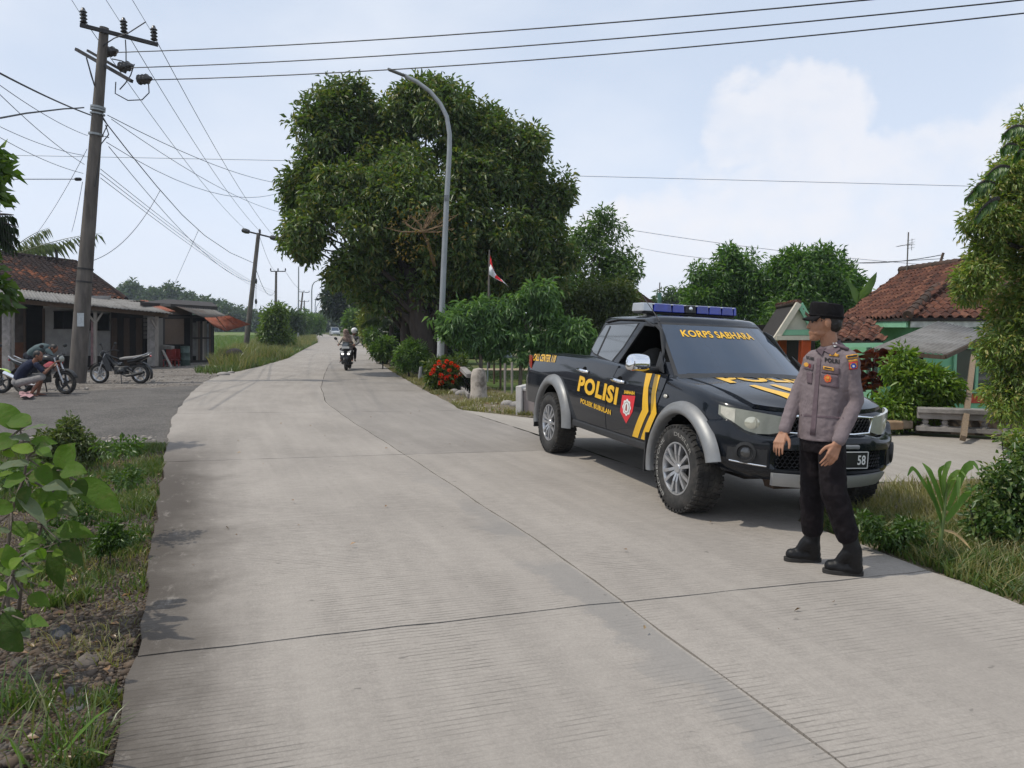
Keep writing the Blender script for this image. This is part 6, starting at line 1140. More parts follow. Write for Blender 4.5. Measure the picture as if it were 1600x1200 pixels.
# ================================================================ POLES, LAMPS AND WIRES
m_pole = M('pole_concrete', (.115, .10, .088), .9, 0, .25, 2, .003, 40, stretch=(3, 3, .6), dirt=((.04, .034, .03), .6, 1.2)); m_steel = M('dark_steel', (.035, .033, .034), .7, .2, .2, 8); m_ins = M('brown_insulator', (.012, .010, .010), .35, 0, .2, 8, coat=.4); m_wire = M('cable_black', (.02, .02, .022), .6); m_wire2 = M('thin_wire', (.10, .10, .11), .6); m_galv = M('galvanised_pole', (.30, .32, .33), .5, .45, .1, 4, dirt=((.2, .2, .2), .4, 2)); m_lampgrey = M('lamp_grey', (.16, .17, .18), .5, .2)
def insul(mb, c, ax=(0, 0, 1), s=1.0, n=3):
    prof = [(.0, 0)]
    for k in range(n): prof += [(.055 * s, (.02 + .075 * k) * s), (.085 * s, (.045 + .075 * k) * s), (.055 * s, (.075 + .075 * k) * s)]
    mb.lathe(prof + [(.03 * s, (.06 + .075 * n) * s), (0, (.07 + .075 * n) * s)], c, ax, 10)
def main_pole():
    Y = 23.0; p = lambda u, v, d=0.0: D(u, v, Y + d); b, t = p(119, 603), p(163, 43)
    o = thing('utility_pole', 'tall leaning dark concrete utility pole in front of the verandah house', 'utility pole', b); P = lambda u, v, d=0.0: p(u, v, d) - b
    MB().tube([(0, 0, -.2), P(119 + 44 * .25, 463), P(163, 43)], [.25, .22, .125], 14).build('shaft', m_pole, o, 60)
    MB().bar(P(125, 39, -.36), P(247, 70, .36), .10, .10).build('crossarm', m_steel, o)
    for u, v, d in ((131, 40, -.33), (194, 55, .03), (241, 67, .33)): i = MB(); insul(i, P(u, v, d) + Vector((0, 0, .04)), s=1.25, n=4); i.build('insulator', m_ins, o, 40)
    MB().bar(P(119, 77, .5), P(206, 127, -.5), .09, .09).build('crossarm', m_steel, o); MB().bar(P(137, 79, .75), P(196, 113, .1), .07, .07).build('crossarm', m_steel, o)
    for u, v, d in ((163, 82, .25), (186, 105, -.1), (215, 125, -.45)):
        i = MB(); insul(i, P(u, v, d), (1, -.35, -.02), 1.75, 3); i.build('strain_insulator', m_ins, o, 40)
    for q in ([(201, 100), (190, 95), (175, 92)], [(181, 128), (180, 146), (200, 157), (222, 156), (233, 145), (232, 128)], [(160, 72), (178, 60), (200, 52), (228, 34)], [(196, 62), (197, 80), (197, 100)], [(187, 140), (196, 130), (204, 118), (210, 100)], [(137, 97), (143, 120), (148, 134)], [(158, 178), (168, 195), (160, 212), (170, 215)], [(165, 195), (170, 210), (158, 225), (152, 270), (148, 292)]):
        MB().tube([P(u, v, -.15) for u, v in q], .017, 5).build('jumper', m_wire, o, 60)
    for v, w in ((168, .03), (172, .025), (210, .03), (178, .02)): c = P(119 + 44 * (603 - v) / 560, v); MB().lathe([(.205 - .0004 * 0, -w), (.205, w)], c, P(163, 43), 14).build('band', m_galv, o)
    for v in (420, 440): MB().lathe([(.228, -.025), (.228, .025)], P(119 + 44 * (603 - v) / 560, v), P(163, 43), 14).build('band', m_steel, o)
    MB().lathe([(.238, -.2), (.238, .2)], P(127, 499), P(163, 43), 14).build('paper_notice', M('paper_notice', (.38, .40, .42), .8), o) if False else None
    MB().prism([P(120.5, 489, -.25), P(131, 489, -.25), P(131, 510, -.25), P(120.5, 510, -.25)], (0, .012, 0)).build('notice', M('paper_notice', (.36, .39, .41), .8, 0, .15, 20), o, fixn=True)
    MB().tube([P(135, 90), P(148, 135)], .02, 6).build('brace', m_steel, o)
main_pole()
def small_pole(u0, v0, u1, v1, Y, arm, label, r=.13, balls=False, grp=None):
    b, t = D(u0, v0, Y), D(u1, v1, Y); o = thing('utility_pole', label, 'utility pole', b, 0, grp); MB().tube([(0, 0, -.3), t - b], [r * 1.25, r * .8], 10).build('shaft', m_pole, o, 60)
    a0, a1 = D(arm[0], arm[1], Y) - b, D(arm[2], arm[3], Y) - b; MB().bar(a0, a1, .12, .12).build('crossarm', m_steel, o)
    for k in (0, .5, 1):
        i = MB()
        if balls and k != .5: i.lathe([(0, -.35), (.16, -.25), (.2, 0), (.16, .25), (0, .35)], a0.lerp(a1, k), a1 - a0, 10)
        else: insul(i, a0.lerp(a1, k) + Vector((0, 0, .05)), s=1.3, n=3)
        i.build('insulator', m_ins, o, 40)
small_pole(383, 546, 404, 364, 58, (384, 361, 428, 372), 'leaning utility pole in the rice field behind the shed', .17, True)
small_pole(430, 520, 431.5, 424, 100, (423, 424, 446, 424), 'upright utility pole beyond the leaning one in the field', .17)
small_pole(468, 500, 473, 457, 165, (467, 456, 483, 457), 'far leaning utility pole beside the roadside lamps', .2); small_pole(475, 505, 475.5, 470, 210, (468.5, 471, 482.5, 471), 'farthest upright utility pole down the road', .2)
def lamp(path, Y, r0, r1, label, headv, name='street_lamp'):
    b = D(path[0][0], path[0][1], Y); P = [D(u, v, Y) - b for u, v in path]; o = thing(name, label, 'street lamp', b); n = len(P); MB().tube([P[0] - Vector((0, 0, .3))] + P, [r0] + [r0 + (r1 - r0) * min(1, i / (n * .6)) for i in range(n)], 12).build('pole', m_galv, o, 60)
    a, c = (D(*headv[0], Y) - b, D(*headv[1], Y) - b); MB().bar(a, c, .20, .055, (0, 0, 1)).build('lamp_head', m_lampgrey, o, bevel=.03); return o, P
o_, P_ = lamp([(687, 598), (690, 500), (694, 400), (698, 310), (702, 240), (702.5, 210), (698, 182), (688, 162), (672, 143), (652, 128), (632, 118)], 21.5, .088, .055, 'tall grey curved street lamp in front of the big tree', ((606, 108), (634, 119)))
MB().tube([P_[0], P_[1] * .75], [.102, .098], 12).build('pale_sleeve', M('white_sleeve', (.45, .46, .46), .6, .1, .1, 5), o_, 60); MB().lathe([(.12, -.06), (.12, .06)], P_[1] * .75, (0, 0, 1), 12).build('collar', m_galv, o_); MB().box(P_[3] + Vector((.0, -.06, 0)), (.12, .06, .16)).build('terminal_box', m_lampgrey, o_)
lamp([(466, 530), (466.3, 470), (466.6, 417)], 103, .11, .08, 'straight grey lamp column left of the road', ((466, 416), (474, 415)))
for x, vb, vt, xe, Y, lab in ((487, 515, 446, 507, 148, 'first of the far curved lamps down the road'), (492.5, 513, 467, 505, 200, 'second of the far curved lamps down the road'), (494, 513, 479, 505, 255, 'third of the far curved lamps down the road')):
    h = vb - vt; lamp([(x, vb), (x, vt + 8), (x + 1, vt), (x + 4, vt - 5), (x + (xe - x) * .5, vt - 8), (xe - 3, vt - 9)], Y, .13, .1, lab, ((xe - 4, vt - 9), (xe + 3, vt - 8.5)))
def wire(label, a, b, sag=0.0, r=.012, mat=None, mid=None, name='power_line', grp=None):
    A, B = D(*a), D(*b); n = 14; P = []
    if mid: pts = [A] + [D(*q) for q in mid] + [B]
    else: pts = [A.lerp(B, k / n) - Vector((0, 0, sag * 4 * (k / n) * (1 - k / n))) for k in range(n + 1)]
    return tag(MB().tube(pts, r, 5).build(name, mat or m_wire, None, 60), label, 'cable', grp)
wire('top one of three thick black cables crossing the sky to the right', (182, 82, 22.6), (1500, -14, 14), .15, .015); wire('middle one of three thick black cables crossing the sky to the right', (205, 106, 22.5), (1720, -13, 14), .2, .015); wire('lowest of three thick black cables crossing the sky to the right', (232, 125, 22.4), (1800, -2, 14), .25, .015)
wire('thin wire running up and out of view from the outer left insulator', (131, 30, 22.7), (55, -90, 13), 0, .007, m_wire2); wire('thin wire running up and out of view from the middle insulator', (194, 44, 23), (105, -95, 13), 0, .007, m_wire2); wire('thin wire running up and out of view from the right insulator', (241, 57, 23.3), (150, -95, 13), 0, .007, m_wire2)
wire('thin wire from the left insulator down to the leaning pole', (131, 30, 22.7), (385, 360, 58), .5, .011, m_wire2); wire('thin wire from the middle insulator down to the leaning pole', (194, 44, 23), (406, 361, 58), .5, .011, m_wire2); wire('thin wire from the right insulator down to the leaning pole', (241, 57, 23.3), (427, 368, 58), .5, .011, m_wire2)
wire('thick cable slanting down from the upper left edge to the pole', (-20, 104, 14), (142, 180, 23), .05, .02); wire('thick cable rising slightly from the left edge to the pole', (-20, 188, 15), (131, 168, 23), 0, .02, None, [(40, 177, 18), (100, 170, 21), (120, 169, 22.4)])
wire('heavy sagging cable from the pole down to the leaning pole', (161, 186, 22.9), (396, 411, 58), 0, .018, None, [(200, 236, 26), (245, 291, 32), (285, 336, 38), (320, 368, 44), (360, 395, 51)])
wire('cable from the pole passing behind the big tree, upper of two', (168, 180, 23), (470, 289, 50), .5, .012); wire('cable from the pole passing behind the big tree, lower of two', (174, 186, 23), (455, 335, 50), .5, .010); wire('slack cable from the pole towards the big tree', (166, 222, 23), (470, 285, 45), 1.2, .010)
wire('thin cable from the pole bracket sagging to the field pole', (170, 229, 23), (392, 440, 58), .8, .011)
for k in range(3): wire('one of three thin parallel wires low behind the utility pole', (157, 264 + 7 * k, 23), (430 + 4 * k, 455 + 5 * k, 100), .6, .010, m_wire2, None, 'power_line', 'thin parallel wires behind the pole')
wire('slack service wire curving up from the house roof to the cable', (139, 409, 29), (250, 298, 34), .55, .013, m_wire2); wire('thin service wire from the cable down behind the sheds', (310, 360, 43), (272, 445, 60), .0, .012, m_wire2)
for lab, a, b, s in (('thin wire from the left edge to the white band on the pole', (-10, 126, 15), (137, 212, 23), .1), ('thin wire crossing from the left edge to the middle of the pole', (-10, 138, 15), (132, 257, 23), .1), ('faint wire from the left edge below the thick cables', (-10, 193, 18), (132, 243, 23), .1), ('lowest faint slanting wire on the left of the pole', (-10, 209, 18), (130, 271, 23), .1), ('steep wire falling left from the pole to the palm fronds', (136, 233, 23), (52, 372, 33), .15), ('short wire hanging beside the pole towards the palm', (129, 284, 23), (112, 362, 31), .1)): wire(lab, a, b, s, .008, m_wire2)
wire('horizontal wire ending in a clamp left of the pole', (-10, 280, 20), (128, 280, 23), .0, .011); tag(MB().cap(D(119, 280, 22.8), D(125, 280, 22.9), .05, .05).build('wire_clamp', m_wire, None, 60), 'dark clamp on the horizontal wire beside the pole', 'clamp')
wire('faint long wire across the sky behind the big tree', (-20, 242, 70), (1560, 292, 70), .0, .022, m_wire2, [(450, 251, 70), (900, 275, 70)])
wire('faint wire above the light bar from the tree to the roofs', (965, 356, 60), (1480, 416, 60), .3, .018, m_wire2); wire('lower faint wire from the tree towards the clay roof', (985, 384, 55), (1475, 404, 30), .6, .013, m_wire2); wire('dark wire between the mango tree and the roof post', (1290, 405, 34), (1473, 398, 21.5), .2, .012)
wire('wires fanning from the leaning pole to the next pole', (404, 364, 58), (431, 424, 100), .6, .014, m_wire2); wire('wire from the field pole on to the far poles', (446, 424, 100), (482, 457, 165), .9, .02, m_wire2); wire('sagging cable from the leaning pole to the upright field pole', (397, 411, 58), (431, 450, 100), 1.6, .02)
tag(MB().bar(D(1468, 414, 20.5), D(1474, 395, 20.5), .05, .05).build('roof_post', m_bw), 'short dark post tilted on the ridge of the clay tiled roof', 'post')
gw = wire('guy wire hanging beside the leaning pole with two dark knobs', (400, 416, 57), (400, 480, 57), 0, .018, m_wire2)
for v in (439, 471): MB().ell(D(400, v, 57), (.10, .1, .22), None, 8, 6).build('knob', m_ins, gw, 60)
# ================================================================ TREES AND PLANTS
def bark(name, c): return M(name, c, .95, 0, .35, 3, .02, 14, stretch=(4, 4, .7), dirt=(tuple(x * .4 for x in c), .6, 3))
m_bark = bark('bark', (.058, .045, .036)); m_bark2 = bark('dark_bark', (.05, .042, .036)); m_bark3 = bark('pale_bark', (.17, .14, .11))
LM = lambda n, *c, t=.36, r=.38: leafmat(n, list(c), max(t, .34), r)
m_big = LM('big_tree_leaf', (.053, .098, .025), (.073, .131, .031), (.091, .156, .037), (.110, .169, .041), (.124, .178, .043), (.146, .169, .047), (.218, .203, .050), t=.34)
m_mango = LM('mango_leaf', (.044, .109, .023), (.068, .155, .033), (.099, .198, .037), (.169, .287, .057)); m_light = LM('light_leaf', (.064, .127, .028), (.093, .173, .039), (.129, .210, .048)); m_olive = LM('olive_leaf', (.053, .085, .020), (.083, .112, .030), (.120, .140, .036), (.068, .122, .030))
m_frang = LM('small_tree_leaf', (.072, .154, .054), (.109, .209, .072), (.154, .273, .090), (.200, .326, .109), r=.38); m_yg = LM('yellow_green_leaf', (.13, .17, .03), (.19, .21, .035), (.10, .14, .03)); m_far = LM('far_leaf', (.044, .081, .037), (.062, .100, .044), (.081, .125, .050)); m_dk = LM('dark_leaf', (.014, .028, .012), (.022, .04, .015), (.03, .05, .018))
m_right = LM('fine_leaf', (.112, .179, .037), (.152, .242, .046), (.203, .295, .055), (.264, .318, .075), (.445, .360, .131)); m_bright = LM('bright_leaf', (.086, .172, .020), (.121, .218, .025), (.161, .253, .030), (.196, .265, .040)); m_vine = LM('vine_leaf', (.037, .094, .022), (.056, .131, .030), (.085, .179, .037), (.150, .244, .056), r=.35); m_weed = LM('weed_leaf', (.04, .09, .015), (.06, .12, .02), (.09, .15, .03))
def pb(L_, Y, s=None, dy=.9):
    """photo-space lobes (u, v, half width, half height[, depth offset]) -> ellipsoids at distance Y"""
    out = []
    for b in L_:
        y = Y + (b[4] if len(b) > 4 else 0); k = y / FPX; c = D(b[0], b[1], y); out.append(((c.x, c.y, c.z), (b[2] * k, (b[2] + b[3]) * .5 * k * dy, b[3] * k)))
    return out
def tree(name, label, cat, Y, lobes, n, per, L, W, rc, mat, stems=(), bk=None, seed=1, group=None, limbs=8, dy=.9, shell=.55, droop=.35, hang=0.0, out=.6, up=.55, sub=7, subf=.42):
    B = pb(lobes, Y, dy=dy); B0 = B; base = D(*stems[0][0][0][:2], Y) if stems else Vector(B[0][0]) - Vector((0, 0, B[0][1][2])); base = Vector((base.x, base.y, Tz(base.x, base.y)))
    o = thing(name, label, cat, base, 0, group); loc = lambda c: tuple(Vector(c) - base); BL = [(loc(c), r) for c, r in B]; BC = sublobes(BL, sub, subf, seed) if sub else BL
    rn = random.Random(seed)
    for i, (path, r0, r1) in enumerate(stems):
        P = [D(q[0], q[1], Y + (q[2] if len(q) > 2 else 0)) - base for q in path]; P[0] = Vector((P[0].x, P[0].y, -.15 if i == 0 else P[0].z)); tg = [Vector(BL[k][0]) + Vector((rn.uniform(-.4, .4) * BL[k][1][0], rn.uniform(-.4, .4) * BL[k][1][1], rn.uniform(-.2, .4) * BL[k][1][2])) for k in rn.sample(range(len(BL)), min(limbs, len(BL)))]
        trunk('trunk', P, [r0 + (r1 - r0) * k / (len(P) - 1) for k in range(len(P))], bk or m_bark, o, tg, seed + i)
    crown('crown', BC, n, per, L, W, rc, mat, o, seed, shell, droop, up, out, hang); return o
# the big dark tree over the road
tree('big_tree', 'huge dark spreading tree behind the tall curved street lamp', 'tree', 27.5, [(530, 205, 68, 66), (615, 200, 72, 58, .5), (715, 212, 72, 64), (800, 268, 70, 68), (843, 345, 50, 72), (498, 285, 50, 58), (492, 362, 46, 44, -1), (600, 305, 105, 88, -1.2), (722, 330, 105, 88, -.8), (560, 412, 58, 42, -1), (650, 415, 90, 56, .4), (780, 415, 82, 60), (846, 432, 44, 50), (585, 455, 40, 28), (700, 470, 66, 40, 1.5), (540, 170, 40, 35), (765, 205, 40, 36), (520, 150, 16, 24), (650, 150, 38, 28), (830, 225, 20, 26), (468, 340, 24, 30), (470, 385, 26, 26), (455, 300, 14, 16), (560, 142, 14, 18), (700, 150, 22, 16), (880, 300, 16, 30), (885, 400, 16, 26)], 5200, 27, .205, .085, .36, m_big, [([(664, 592), (658, 520), (650, 470), (640, 420)], .46, .24), ([(690, 592, .6), (685, 520, .6), (690, 450, .6)], .34, .2), ([(640, 590, 2), (634, 500, 2), (622, 430, 2)], .30, .18)], m_bark, 21, limbs=11, droop=.4, hang=.25)
# bare dead twigs showing in its middle
tw = thing('dead_branch', 'bare yellowing dead branch in the middle of the big tree', 'branch', D(660, 362, 22.9)); mb = MB(); rn = random.Random(8)
for k in range(16):
    a = rn.uniform(-.4, 3.4); l = rn.uniform(.5, 1.25); d = Vector((math.cos(a), rn.uniform(-.3, .3), .55 * math.sin(a) + .15)); q = d * l; m_ = q * .5 + Vector((rn.uniform(-.1, .1), 0, rn.uniform(-.1, .1))); mb.tube([Vector(), m_, q], [.028, .018, .006], 5)
    for j in range(3): s_ = m_.lerp(q, rn.random()); mb.tube([s_, s_ + Vector((rn.uniform(-.3, .3), rn.uniform(-.1, .1), rn.uniform(-.05, .3)))], [.009, .003], 4)
mb.tube([Vector((.1, 2.5, -.8)), Vector((.05, 1.0, -.2)), Vector()], [.06, .045, .03], 6); tag(mb.build('twigs', M('dead_twig', (.20, .13, .07), .9), tw, 60), kind='stuff')
tag(crown('dry_leaves', [((-.1, .1, .2), (1.2, .35, .7)), ((-.2, .1, -.6), (.9, .3, .3))], 48, 4, .12, .05, .12, LM('dry_branch_leaf', (.160, .104, .020), (.208, .136, .024), (.104, .088, .024)), tw, 5), kind='stuff')
tree('thin_tree', 'lighter sparse tree between the big tree and the open sky', 'tree', 33, [(935, 378, 42, 38), (960, 415, 36, 38), (905, 425, 45, 55), (978, 402, 20, 14), (945, 345, 14, 16), (925, 470, 60, 40), (985, 430, 16, 30)], 620, 17, .20, .075, .4, m_light, [([(915, 560), (915, 480), (930, 400)], .16, .05)], m_bark3, 31, limbs=7, hang=.3, shell=.3)
tree('olive_bush_tree', 'dark olive bushy tree behind the pickup cab', 'tree', 29, [(935, 470, 45, 36), (975, 470, 26, 34), (890, 480, 46, 40), (850, 470, 40, 50, 2), (950, 510, 50, 35)], 900, 22, .15, .06, .34, m_olive, [([(925, 580), (925, 500), (930, 470)], .14, .06)], m_bark2, 32)
tree('mango_tree', 'rounded deep green mango tree left of the green house, nearer the light bar', 'tree', 31, [(1132, 402, 18, 14), (1098, 432, 20, 16), (1200, 438, 20, 18), (1140, 428, 48, 34), (1100, 462, 42, 32), (1175, 470, 60, 48), (1120, 505, 55, 45), (1160, 410, 30, 22), (1085, 490, 30, 34), (1190, 540, 50, 50)], 1500, 22, .21, .065, .36, m_mango, [([(1160, 610), (1155, 520), (1150, 450)], .2, .1)], m_bark2, 33, hang=.35)
tree('mango_tree', 'rounded deep green mango tree right behind the porch gable', 'tree', 29, [(1238, 405, 16, 12), (1318, 428, 20, 16), (1280, 402, 18, 10), (1262, 446, 60, 42), (1225, 490, 56, 58), (1310, 465, 36, 40), (1270, 520, 60, 60), (1240, 415, 26, 18), (1290, 410, 30, 16)], 1600, 22, .21, .065, .36, m_mango, [([(1225, 610), (1235, 540), (1255, 470)], .22, .1)], m_bark2, 34, hang=.35)
tree('far_tree', 'small hazy tree behind the light bar', 'tree', 75, [(1062, 472, 28, 14), (1085, 462, 20, 12), (1040, 480, 24, 14)], 150, 16, .5, .2, .8, m_far, [([(1060, 500), (1062, 475)], .15, .1)], m_bark2, 35)
tree('dark_tree', 'dark dense tree far down the right roadside', 'tree', 92, [(540, 462, 30, 26), (532, 480, 24, 20), (560, 470, 24, 34), (520, 455, 12, 10)], 520, 18, .6, .25, 1.0, m_dk, [([(545, 520), (543, 470)], .3, .15)], m_bark2, 36)
tree('yellow_green_tree', 'slender yellow green tree by the right roadside', 'tree', 47, [(590, 462, 18, 34), (597, 490, 20, 30), (583, 505, 16, 24), (600, 445, 14, 16)], 330, 18, .30, .11, .5, m_yg, [([(592, 540), (592, 470)], .09, .05)], m_bark3, 37)
tree('roadside_bush', 'mid green bush at the far right roadside by the sign', 'bush', 72, [(566, 505, 16, 20), (575, 490, 12, 16), (556, 510, 10, 14), (548, 500, 14, 14)], 260, 18, .42, .16, .6, m_light, [([(566, 528), (566, 505)], .08, .05)], m_bark2, 38)
tree('yellow_bush', 'yellowish bush below the slender tree by the board fence', 'bush', 40, [(596, 527, 16, 22), (584, 532, 12, 16), (606, 535, 14, 20)], 240, 18, .2, .08, .3, m_light, [([(596, 555), (596, 530)], .05, .03)], m_bark2, 39)
tree('roadside_shrub', 'round shrub at the road edge left of the stumps', 'shrub', 31.5, [(598, 545, 13, 14), (604, 538, 10, 12), (590, 552, 9, 8)], 170, 16, .15, .05, .2, m_light, [([(598, 562), (598, 548)], .03, .02)], m_bark2, 40)
tree('verge_shrub', 'green shrub with a bent stem beside the short grey post', 'shrub', 25, [(645, 556, 22, 16), (632, 562, 12, 12), (658, 560, 12, 13), (648, 546, 14, 10)], 240, 18, .15, .045, .2, m_light, [([(641, 592), (638, 580), (644, 565)], .04, .025)], m_bark2, 41)
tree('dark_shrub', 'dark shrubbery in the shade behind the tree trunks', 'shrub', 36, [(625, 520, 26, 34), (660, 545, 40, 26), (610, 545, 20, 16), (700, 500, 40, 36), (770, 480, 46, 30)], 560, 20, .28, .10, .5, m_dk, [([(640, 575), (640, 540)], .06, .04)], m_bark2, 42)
tree('house_hedge', 'low green shrubs before the pale blue house wall', 'shrub', 42, [(690, 556, 20, 9), (720, 558, 20, 8), (752, 556, 22, 10)], 160, 16, .22, .09, .3, m_light, [], None, 43)
# the three small leafy trees by the yard
for lab, lob, stm, sd in (('small drooping leafed tree beside the flag pole, leftmost of three', [(728, 500, 40, 16), (708, 518, 24, 12), (752, 520, 34, 16), (742, 480, 28, 14)], [(751, 604), (751, 560), (745, 510)], 51), ('small drooping leafed tree in the middle, tallest of the three', [(828, 464, 46, 14), (792, 488, 46, 16), (850, 492, 36, 16), (800, 516, 52, 16), (775, 540, 34, 16), (845, 530, 36, 16), (815, 552, 30, 12)], [(812, 610), (814, 560), (822, 500)], 52), ('small drooping leafed tree right behind the pickup tail', [(890, 520, 36, 14), (905, 530, 30, 20), (868, 535, 28, 26)], [(868, 600), (870, 560), (880, 530)], 53)):
    tree('small_tree', lab, 'tree', 20.5, lob, 260, 20, .20, .048, .20, m_frang, [(stm, .06, .035)], m_bark3, sd, 'small trees in the yard', limbs=6, hang=.9, droop=.55, out=.9, shell=.45, sub=5, subf=.5)
for k, (u, v0, v1, r, mt, lab) in enumerate(((789, 618, 568, .03, m_lw, 'white stake left of the pair by the yard'), (800, 619, 566, .03, m_lw, 'white stake right of the pair by the yard'), (782, 612, 558, .03, m_bw, 'brown stake behind the white stakes'), (772, 604, 552, .03, m_bw, 'thin brown stake by the leftmost small tree'), (762, 600, 550, .025, m_galv, 'thin grey stake under the flag pole'))):
    q = G(u, v0, -.1); tag(MB().tube([q, D(u, v1, q.y)], r, 7).build('stake', mt, None, 60), lab, 'stake')
# scarlet ixora
fb = thing('flower_bush', 'bush covered in scarlet flowers at the foot of the lamp', 'flower bush', G(700, 611)); Y = 19.7; base = fb.location.copy(); BL = [(tuple(Vector(c) - base), r) for c, r in pb([(700, 590, 26, 20), (690, 575, 16, 14), (714, 580, 14, 16), (682, 595, 12, 12), (718, 598, 12, 10)], Y)]
crown('foliage', BL, 330, 16, .13, .045, .16, LM('ixora_leaf', (.05, .085, .02), (.08, .12, .025), (.12, .15, .03)), fb, 61, .6)
MB().tube([(0, 0, -.1), (.02, .05, .35)], [.04, .03], 7).build('stem', m_bark2, fb)
m_fl = LM('scarlet_petal', (.60, .035, .012), (.72, .06, .015), (.5, .02, .015), t=.15)
for k, (u, v, s) in enumerate(((686, 567, 6), (698, 565, 5), (705, 568, 5), (693, 573, 5), (677, 579, 6), (674, 584, 5), (689, 587, 6.5), (697, 591, 5.5), (702, 590, 6), (702, 579, 5), (712, 589, 5), (689, 598, 6.5), (708, 597, 4.5), (715, 574, 5.5), (720, 584, 6), (711, 571, 4), (680, 572, 4))):
    c = D(u, v, Y - .45) - base; r = s * Y / FPX; q = rng(70 + k); d = unit(q.normal(size=(30, 3)) + [0, -.5, .5]); leaves('flower_head', np.array(c) + d * r * .3, d, unit(q.normal(size=(30, 3))), r * .55, r * .42, m_fl, fb)
# left of the road, far
tree('field_shrub', 'bright green shrub at the field edge beside the road', 'shrub', 58, [(428, 503, 16, 20), (425, 520, 18, 18), (436, 492, 10, 12), (442, 530, 14, 10)], 330, 18, .30, .11, .5, LM('field_shrub_leaf', (.08, .14, .025), (.11, .175, .03), (.15, .21, .035)), [([(428, 545), (427, 515)], .07, .04)], m_bark2, 44)
for u, v, w, h, Y, lab in ((455, 503, 16, 14, 96, 'dark round tree behind the lamp column on the left'), (473, 505, 14, 16, 112, 'green shrub just right of the straight lamp column'), (490, 506, 14, 12, 128, 'round green shrub where the left verge meets the bend')):
    tree('verge_tree', lab, 'tree', Y, [(u, v, w, h), (u - w * .4, v + h * .3, w * .6, h * .6), (u + w * .4, v - h * .2, w * .6, h * .6)], 210, 16, .5, .2, .8, m_light if u > 460 else m_far, [([(u, v + h + 6), (u, v)], .1, .06)], m_bark2, 45 + u)
fw = []
for u, v, w in ((195, 468, 18), (205, 456, 10), (214, 466, 16), (238, 470, 20), (262, 468, 18), (268, 458, 8), (290, 474, 20), (314, 482, 20), (340, 488, 20), (368, 496, 18), (395, 501, 16), (420, 506, 16), (445, 508, 16), (468, 507, 20), (498, 507, 22), (520, 503, 24), (545, 508, 20), (565, 505, 20), (150, 470, 30), (110, 470, 40)): fw += [(u, v, w, 12), (u + 8, v + 14, w * 1.2, 12)]
tag(crown('far_woods', pb(fw, 225, dy=1.5), 6500, 13, 1.25, .6, 1.3, m_far, None, 46, .5), kind='stuff')
# coconut palm behind the left house
def frond(parent, a, d, L, droop, mat, mid, n=26, lw=.035, ll=.55, seed=1, name='frond'):
    rn = rng(seed); d = Vector(d).normalized(); P = [a + d * L * t + Vector((0, 0, -droop * L * t * t)) for t in np.linspace(0, 1, 14)]; f = MB().tube(P, [.03 * (1 - .8 * i / 13) for i in range(14)], 5).build(name, mid, parent, 60)
    pts = []; dv = []; nv = []; ls = []
    for i in range(n * 2):
        t = .12 + .86 * (i // 2) / n; k = t * 13; j = int(min(12, k)); p = P[j].lerp(P[j + 1], k - j); tg = (P[j + 1] - P[j]).normalized(); s = tg.cross(Vector((0, 0, 1))).normalized() * (1 if i % 2 else -1)
        pts.append(p); dv.append(tg * .55 + s * .8 + Vector((0, 0, -.45 - .5 * rn.random()))); nv.append(Vector((0, 0, 1)) + s * .3); ls.append(ll * (1 - .55 * abs(t - .45) * 1.3) * (.8 + .4 * rn.random()))
    tag(leaves('leaflets', np.array(pts), np.array(dv), np.array(nv), np.array(ls), np.array(ls) * 0 + lw, mat, f, .1, .45), kind='stuff'); return f
m_palm = LM('palm_leaflet', (.135, .176, .095), (.203, .243, .135), (.095, .135, .068), t=.35, r=.35)
cp = thing('coconut_palm', 'coconut palm with its fronds showing above the dark roof', 'palm tree', (D(5, 560, 37).x, 37, -.3)); c = D(2, 408, 37) - cp.location; MB().tube([(0, 0, 0), (.1, 0, 3), c], [.18, .14, .12], 10).build('trunk', m_bark3, cp, 60)
for k, (dx, dy_, dz, L, dr) in enumerate(((1, -.1, .42, 5.6, .16), (.55, .2, .75, 3.4, .3), (.3, -.5, .75, 3.2, .3), (-.6, .1, .8, 4, .25), (-1, .2, .35, 4.5, .3), (.6, -.7, .25, 3.6, .4), (-.3, -.8, .5, 4, .3), (.2, .8, .6, 4, .3))): frond(cp, c, (dx, dy_, dz), L, dr, m_palm, m_light if False else M('palm_rib', (.16, .17, .09), .7) if k == 0 else bpy.data.materials['palm_rib'], 24, .05, .85, 80 + k)
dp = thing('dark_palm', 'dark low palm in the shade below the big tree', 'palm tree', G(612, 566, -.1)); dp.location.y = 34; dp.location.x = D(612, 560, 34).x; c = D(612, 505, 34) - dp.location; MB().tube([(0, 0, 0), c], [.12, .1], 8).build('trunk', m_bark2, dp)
for k in range(11): a = k * 2 * math.pi / 11; frond(dp, c, (math.cos(a), math.sin(a), .75 + .3 * math.sin(k * 2.3)), 1.7, .5, m_dk if k % 3 else m_far, m_bark2, 16, .04, .45, 95 + k)
